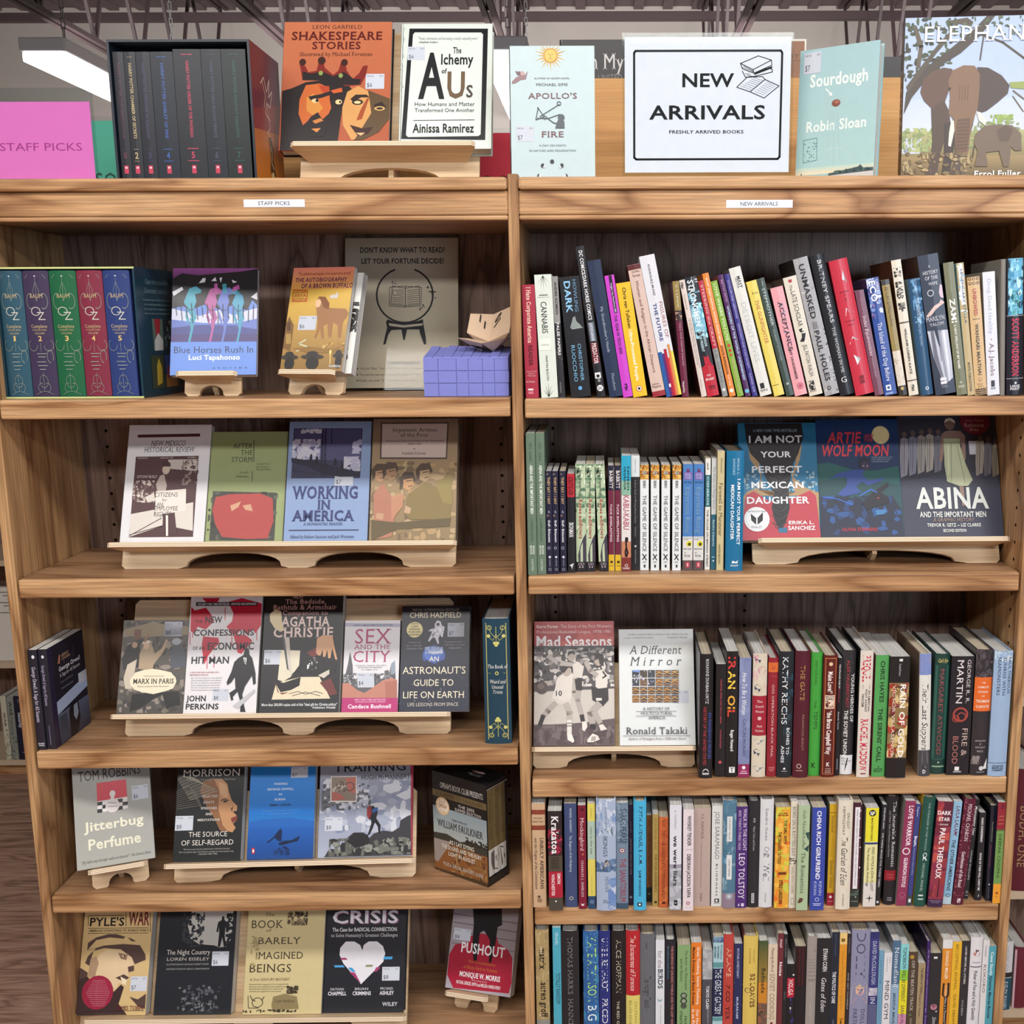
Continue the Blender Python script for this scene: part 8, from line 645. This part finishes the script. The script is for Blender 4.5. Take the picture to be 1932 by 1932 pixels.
# its printed face is the left wall of the case, the spines look out of the open front
r = slipcase('slipcase', fm @ Matrix.Rotation(0, 4, 'Z'), fw, fd, .207, .0028, '17181a', 'turned black slipcase with a tawny road picture, staff-picks fourth shelf', left=fcase)
mb = MB(); mb.box((0, -.0006, 0), (fw, 0, .016), tuple(lin('1b1b1d'))); mb.build('end_strip', 'gloss', r); mb = MB(); mb.box((0, -.0006, .197), (fw, 0, .207), tuple(lin('1b1b1d'))); draw(mb, 'r|b8b4ac|0 0 1000 1000', fw, .001, lambda u, v, k: (fw*u, -.0007, .1965+.0008*(1-v)))
mb.build('end_strip', 'gloss', r)
mb = MB(); draw(mb, 'e|c0a0a0|620 350 120 70^t|c8c4bc|n|500 520 760 560|MAY I LAY^t|c8c4bc|n|560 600 740 640|FAULKNER', fd, fw, lambda u, v, k: (fw*(1-v), fd*(1-u), .207+EPS*k)); mb.build('top_print', 'gloss', r)
xx = .0034; tw = (fw-.0068)/3
for i in range(3):
    sp = 'T|3c3424|n|500 420 80 560|'+['WILLIAM FAULKNER AS I LAY DYING', 'WILLIAM FAULKNER THE SOUND AND THE FURY', 'WILLIAM FAULKNER LIGHT IN AUGUST'][i]+'^r|c4c0b8|0 660 1000 930^'+['p|5c5854|500 700 1000 680 1000 900 700 860 500 800', 'p|4c4844|0 690 600 680 800 760 500 900 0 880^p|8c8880|100 760 500 740 400 820', 'p|5c5854|0 680 500 700 700 820 200 900^p|3c3834|500 780 800 800 600 830'][i]+'^r|1b1b1d|0 930 1000 1000'
    m4 = fm @ frame((xx+tw-.0003, .003, .0032), (0, 1, 0), (0, 0, 1)); xx += tw
    book('paperback_book', m4, .125, tw-.0006, .2, 'p', '6a5a3c', '5a4c34', ['first', 'middle', 'last'][i]+' olive portrait volume of three in the turned slipcase', 'book', 'volumes in the turned slipcase', '', sp)
# ------------------------------------------------------------------ spine-out books in the staff-picks bay
z3 = SHELF[0][2]+.0004
for i, (x, sz) in enumerate(((-.9028, 'big'), (-.8858, 'small'))):
    m4 = frame((x+.0162, .009+.003*i, z3), (0, 1, 0), (0, 0, 1))
    book('dvd_case' if i == 0 else 'paperback_book', m4, .136, .0158, .192, 'p', '24232e', '2a2438', ['dark purple course case against the side upright, staff-picks third shelf', 'dark purple guidebook with a silver banner, beside its matching case'][i], 'book', 'dark purple course set',
        '' if i == 0 else 'r|2a2440|0 0 120 1000^r|3c3c48|130 60 135 300^l|6c6c74|6|420 120 420 240^l|6c6c74|6|700 110 700 220^t|b08c6c|b|360 130 560 155|GREAT^t|b08c6c|b|360 165 600 190|COURSES^p|b87a5c|250 200 300 120 330 130 300 210^t|d8d8dc|b|260 240 860 285|George Orwell^t|c8c8cc|s|270 310 840 345|A Sage for All Seasons^t|808088|n|270 385 620 405|Course Guidebook^t|90909a|n|280 450 620 468|Professor Michael Shelden^p|a4b4d0|120 560 1000 480 1000 600 120 690^g|5c6478|30303c|120 690 1000 1000^p|1a1a20|420 720 560 640 700 700 720 860 600 1000 420 1000^p|8c94a4|560 700 660 690 680 800 600 860 540 800^p|3c4454|150 720 350 720 380 980 150 1000^r|c0c4cc|760 420 1000 530',
        ['e|d8d8e0|560 70 170 18^T|d0c8dc|s|480 420 170 720|George Orwell: A Sage for All Seasons^t|e0e0e8|b|180 930 860 945|DVD^t|e0e0e8|b|180 952 860 962|VIDEO', 'e|d8d8e0|500 75 150 16^T|b8b0cc|s|420 330 160 560|George Orwell: A Sage for All Seasons^r|8c88a8|420 760 470 960'][i])
tsp = 'l|c4bc6c|26|130 35 870 35 870 965 130 965 130 35^l|b8b46a|20|500 60 500 190^l|b8b46a|18|500 150 300 110 240 60^l|b8b46a|18|500 150 700 110 760 60^l|b8b46a|16|500 120 380 170 260 150^l|b8b46a|16|500 120 620 170 740 150^e|c8c474|500 205 70 14^e|c8c474|440 190 60 12^e|c8c474|560 190 60 12^e|c8c474|220 135 70 14^e|c8c474|780 135 70 14^o|b8b46a|250 70 80 16 30 0 360^o|b8b46a|750 70 80 16 30 0 360^t|e4e4dc|s|170 362 900 392|The Book of^l|b0ac64|14|180 430 820 430^e|c8c474|500 430 70 15^e|173a48|500 430 40 8^t|dcdcd4|si|230 482 830 512|Weird and^t|dcdcd4|si|300 525 740 553|Unusual^t|dcdcd4|si|340 566 690 593|Trivia^l|b8b46a|20|500 800 500 940^l|b8b46a|18|500 850 300 890 240 940^l|b8b46a|18|500 850 700 890 760 940^l|b8b46a|16|500 880 380 830 260 850^l|b8b46a|16|500 880 620 830 740 850^e|c8c474|500 795 70 14^e|c8c474|440 810 60 12^e|c8c474|560 810 60 12^e|c8c474|220 865 70 14^e|c8c474|780 865 70 14^o|b8b46a|250 930 80 16 30 0 360^o|b8b46a|750 930 80 16 30 0 360'
spine_out('hardcover_book', -.0745, .022, z3, 0, .165, .0495, .241, 'h', '1d4052', '15303c', 'thick teal hardcover with gold ornament, beside the middle upright, staff-picks third shelf', tsp, 'staff picks', 'white_pages')
# ------------------------------------------------------------------ woven box and folded fortune teller
z1 = SHELF[0][0]+.0004; bw, bd, bh = .150, .125, .068
r = empty('woven_box', Matrix.Translation((-.166, .022, z1)), 'periwinkle blue box woven from paper strips, staff-picks top shelf', 'box'); rn = random.Random(4)
mb = MB(); mb.box((.0015, .0015, 0), (bw-.0015, bd-.0015, bh-.001)); mb.build('box_body', 'periwinkle_paper', r)
mb = MB(); xs = [0, .026, .058, .079, .104, .125, bw]; zs = [0, .0235, .045, bh]
for i in range(6):
    for j in range(3):
        g = .0005; o = .0016 if (i+j) % 2 == 0 else .0006; T = Matrix.Translation((0, -o+.0015, 0))
        mb.box((xs[i]+g, -.0006+rn.uniform(0, .0005), zs[j]+g), (xs[i+1]-g, 0, zs[j+1]-g), T=T)
for side in (0, 1):
    for i in range(5):
        for j in range(3):
            g = .0005; o = .0012 if (i+j) % 2 else .0003; y0 = bd*i/5; xx = -o+.001 if side == 0 else bw-.001
            mb.box((xx, y0+g, zs[j]+g), (xx+o+.0002, y0+bd/5-g, zs[j+1]-g))
mb.build('woven_strips', 'periwinkle_paper', r)
mb = MB()
for i in range(9):                                                         # strips folded over the top, rising to the back
    xa, xb = bw*i/9, bw*(i+1)/9; hi = .012+rn.uniform(0, .006); t = rn.uniform(.001, .003)
    mb.prism([(.0, bh-.002), (.002, bh+.001), (bd*.5, bh+hi*.5+t), (bd*.8, bh+hi+t), (bd, bh+hi*.5), (bd, bh-.002)], xa+.0004, xb-.0004, lambda y, z, x: (x, y, z))
mb.build('folded_strips', 'periwinkle_paper', r)
def teller():
    r = empty('fortune_teller', Matrix.Translation((-.056, .088, z1+bh+.013)) @ Matrix.Rotation(R_(-14), 4, 'Z') @ Matrix.Rotation(R_(8), 4, 'X'), 'folded paper fortune teller lettered in capitals, sitting on the periwinkle box', 'paper toy')
    c = tuple(lin('cdb296')); k = 0
    for sx, sy in ((-1, -1), (1, -1), (1, 1), (-1, 1)):
        back = sy > 0; mb = MB()
        tip = (sx*.046, sy*.036, .058 if back else .026); base = (sx*.011, sy*.011, -.002); mid = (0, 0, .014)
        if back: tip = (sx*.042, .03, .075 if sx > 0 else .060)
        ex = (sx*.040, 0, .030 if back else .02); ey = (0, sy*.036, .045 if back else .016)
        if back: ey = (0, .034, .058)
        V_ = [mid, ex, tip, ey, base]; F = [(0, 1, 2), (0, 2, 3), (4, 2, 1), (4, 3, 2), (4, 1, 0), (4, 0, 3)]
        mb.add(V_, F, c)
        def on(A, B, Cc): A, B, Cc = Vector(A), Vector(B), Vector(Cc); n_ = (B-A).cross(Cc-A).normalized(); return lambda u, v, q: tuple(A+(B-A)*u+(Cc-A)*(1-v)+(-n_ if n_.y > 0 else n_)*EPS*6*q)
        if back: draw(mb, 't|26221e|b|250 560 560 820|'+('11' if sx < 0 else '10'), .05, .05, on(mid, ey if sx > 0 else tip, tip if sx > 0 else ey))
        elif sx < 0: draw(mb, 't|26221e|b|120 300 720 560|MAGENTA', .05, .03, on(tip, ey, base))
        else: draw(mb, 't|5a5048|b|150 500 460 800|1', .05, .05, on(mid, ex, tip))
        o = mb.build('paper_flap', 'matte', r); sd = o.modifiers.new('paper', 'SOLIDIFY'); sd.thickness = .0006
    mb = MB(); mb.box((-.016, .012, -.004), (.010, .026, .018)); mb.build('inner_fold', 'yellow_paper', r)
teller()
# ------------------------------------------------------------------ the back-to-back case behind, with its boards and books on top
r = empty('bookcase', Matrix.Translation((0, 0, 0)), 'second oak bookcase standing back to back behind the two bays', 'bookcase')
for nm, a, b in (('top_board', (-.98, .298, CAP-.03), (.98, .60, CAP)), ('side_panel', (-.98, .298, 0), (-.96, .60, CAP-.03)), ('side_panel', (.96, .298, 0), (.98, .60, CAP-.03))):
    mb = MB(); mb.box(a, b); mb.build(nm, 'oak_upright', r)
for a, b, lab in (((-.525, .44, CAP+.0004), (-.11, .449, CAP+.118), 'honey-coloured plywood board behind the top stand'), ((.06, .425, CAP+.0004), (.80, .434, CAP+.25), 'long honey-coloured plywood board behind the new arrivals notice')):
    r = empty('display_board', Matrix.Translation((0, 0, 0)), lab, 'board'); mb = MB(); mb.box(a, b); mb.build('board', 'maple_board', r, bevel=.002)
    mb = MB(); xm = (a[0]+b[0])/2
    mb.prism([(b[1], CAP+.0004), (b[1]+.09, CAP+.0004), (b[1], CAP+.09)], xm-.01, xm+.01, lambda y, z, x: (x, y, z)); mb.build('foot', 'maple_board', r)
def backbook(x, y, w, t, h, col, art, label, kind='h'):
    book('hardcover_book' if kind == 'h' else 'paperback_book', frame((x, y, CAP+.0004), (1, 0, 0), (0, 0, 1)), w, t, h, kind, col, col, label, 'book', 'books behind the display board', art, '')
backbook(.068, .4555, .255, .02, .331, '221f1f', 't|d0ccc8|s|200 80 880 175|in My Heart^t|7c7874|n|300 205 860 240|UNITED STATES NAVY^r|c8c4bc|0 270 260 345^r|8c7c50|270 270 620 345^p|1c1a18|330 345 360 295 440 290 520 310 560 280 580 345^p|1c1a18|60 345 80 300 110 345^p|1c1a18|140 345 170 310 190 345^r|6c6050|630 270 1000 345', 'wide black hardcover with a photo strip, behind the pale blue hardcover')
backbook(.335, .4555, .238, .022, .331, '8c5a34', 'r|e0dccc|0 0 1000 12^r|e0dccc|985 0 1000 1000^t|3c2818|n|800 90 940 110|ART^t|3c2818|n|760 120 960 128|in two colours^g|96603a|7c4c2c|720 200 985 420', 'brown hardcover with pale edges, behind the new arrivals notice')
backbook(.60, .4555, .17, .02, .296, '221f1f', 't|bcb8b4|s|640 150 960 185|TRIBUTE^t|bcb8b4|s|660 215 960 245|TRIBUTE^t|9c9894|s|650 275 960 300|WITHOUT^t|8c8884|n|640 410 960 430|by the Canyon^n|5c544c,3c3834,7c746c|600 440 1000 620 60 40 3', 'black hardcover with pale lettering, behind the sea-green hardcover')
# ------------------------------------------------------------------ neighbouring cases glimpsed at both sides
def plain_case(x0, x1, y0, y1, zs, top, label, mat='pale_shelf'):
    r = empty('bookcase', Matrix.Translation((0, 0, 0)), label, 'bookcase')
    for x in (x0, x1-.02): mb = MB(); mb.box((x, y0, 0), (x+.02, y1, top)); mb.build('side_panel', 'oak_upright', r)
    mb = MB(); mb.box((x0+.02, y1-.01, 0), (x1-.02, y1, top)); mb.build('back_panel', 'oak_back', r)
    for z in zs: mb = MB(); mb.box((x0+.02, y0+.002, z-.02), (x1-.02, y1-.01, z)); mb.build('shelf', mat, r)
    mb = MB(); mb.box((x0+.02, y0+.02, 0), (x1-.02, y0+.035, zs[-1]-.02)); mb.build('toe_board', 'oak_lengthwise', r)
plain_case(-3.0, -1.1, 1.80, 2.1, (.796, .425, .06), 1.15, 'low pale bookcase across the aisle, seen past the side upright')
for x, w, h, col, c2, sp, lab in ((-2.012, .020, .24, 'c8c4b0', '8c8878', 'T|2c2c30|b|500 400 250 480|WAR^n|6c7c5c,4c5c48|0 500 1000 1000 30 200 3', 'cream book with a green picture foot, on the far low bookcase'),
        (-1.990, .024, .235, '8a9088', '5c6c5c', 'T|26282c|b|520 420 60 300|WAR^T|3c4044|n|500 260 320 600|Fighting^n|6c7a68,4c5648,a8a890|0 620 1000 1000 40 200 4', 'grey-green camouflage book, on the far low bookcase'),
        (-1.9645, .042, .24, '1f2034', '1a1a2a', 'T|e4e4ea|b|680 260 260 700|American National^T|e4e4ea|b|380 240 260 500|Security^r|8088a0|300 60 600 70^r|8088a0|300 90 640 100^r|8088a0|300 880 650 890', 'navy book with white lettering, on the far low bookcase')):
    spine_out('paperback_book', x, 1.806, .0604, 0, .16, w, h, 'p', col, c2, lab, sp, 'books on the far low bookcase', 'white_pages')
book('paperback_book', frame((-2.06, 1.83, .4254), (1, 0, 0), (0, 0, 1)), .165, .02, .268, 'p', 'e0dcd4', 'c0bcb4', 'white text-covered book facing out, on the far low bookcase', 'book', 'books on the far low bookcase', '^'.join('r|8c8880|%d %d 960 %d' % (420+(i % 3)*90, 60+i*46, 76+i*46) for i in range(7)), '')
plain_case(1.0, 1.9, .30, .58, (1.30, .80, .351, .06), 1.7, 'neighbouring bookcase set back beyond the new-arrivals end upright')
for x, w, h, y, z, col, sp, lab in ((1.045, .062, .285, .304, .3514, '5a1a28', 'T|b89c70|s|700 300 20 960|INTELLECTUAL^T|a88c64|s|300 260 300 800|BODHI ONE', 'large worn maroon book with gold lettering, on the set-back bookcase'),
        (1.037, .024, .168, .304, .0604, 'd4d4d6', 'T|9c9ca4|i|500 400 40 430|Vile and Green Notions^r|26282a|0 450 1000 520^r|1d5064|0 530 1000 1000^T|c8d4dc|b|500 260 580 980|EVELYN WAUGH', 'white and teal hardcover, on the lowest set-back shelf'),
        (1.068, .03, .15, .31, .0604, '6a2434', 'r|d8b0bc|0 40 140 1000', 'maroon book beside the white and teal one'),
        (1.112, .05, .27, .304, .3514, '6c2430', 'T|c0a880|s|500 400 100 900|NORTHERN ROADS', 'second maroon book on the set-back bookcase')):
    spine_out('hardcover_book', x, y, z, 0, .17, w, h, 'h', col, '8c8880', lab, sp, 'books on the set-back bookcase', 'white_pages')
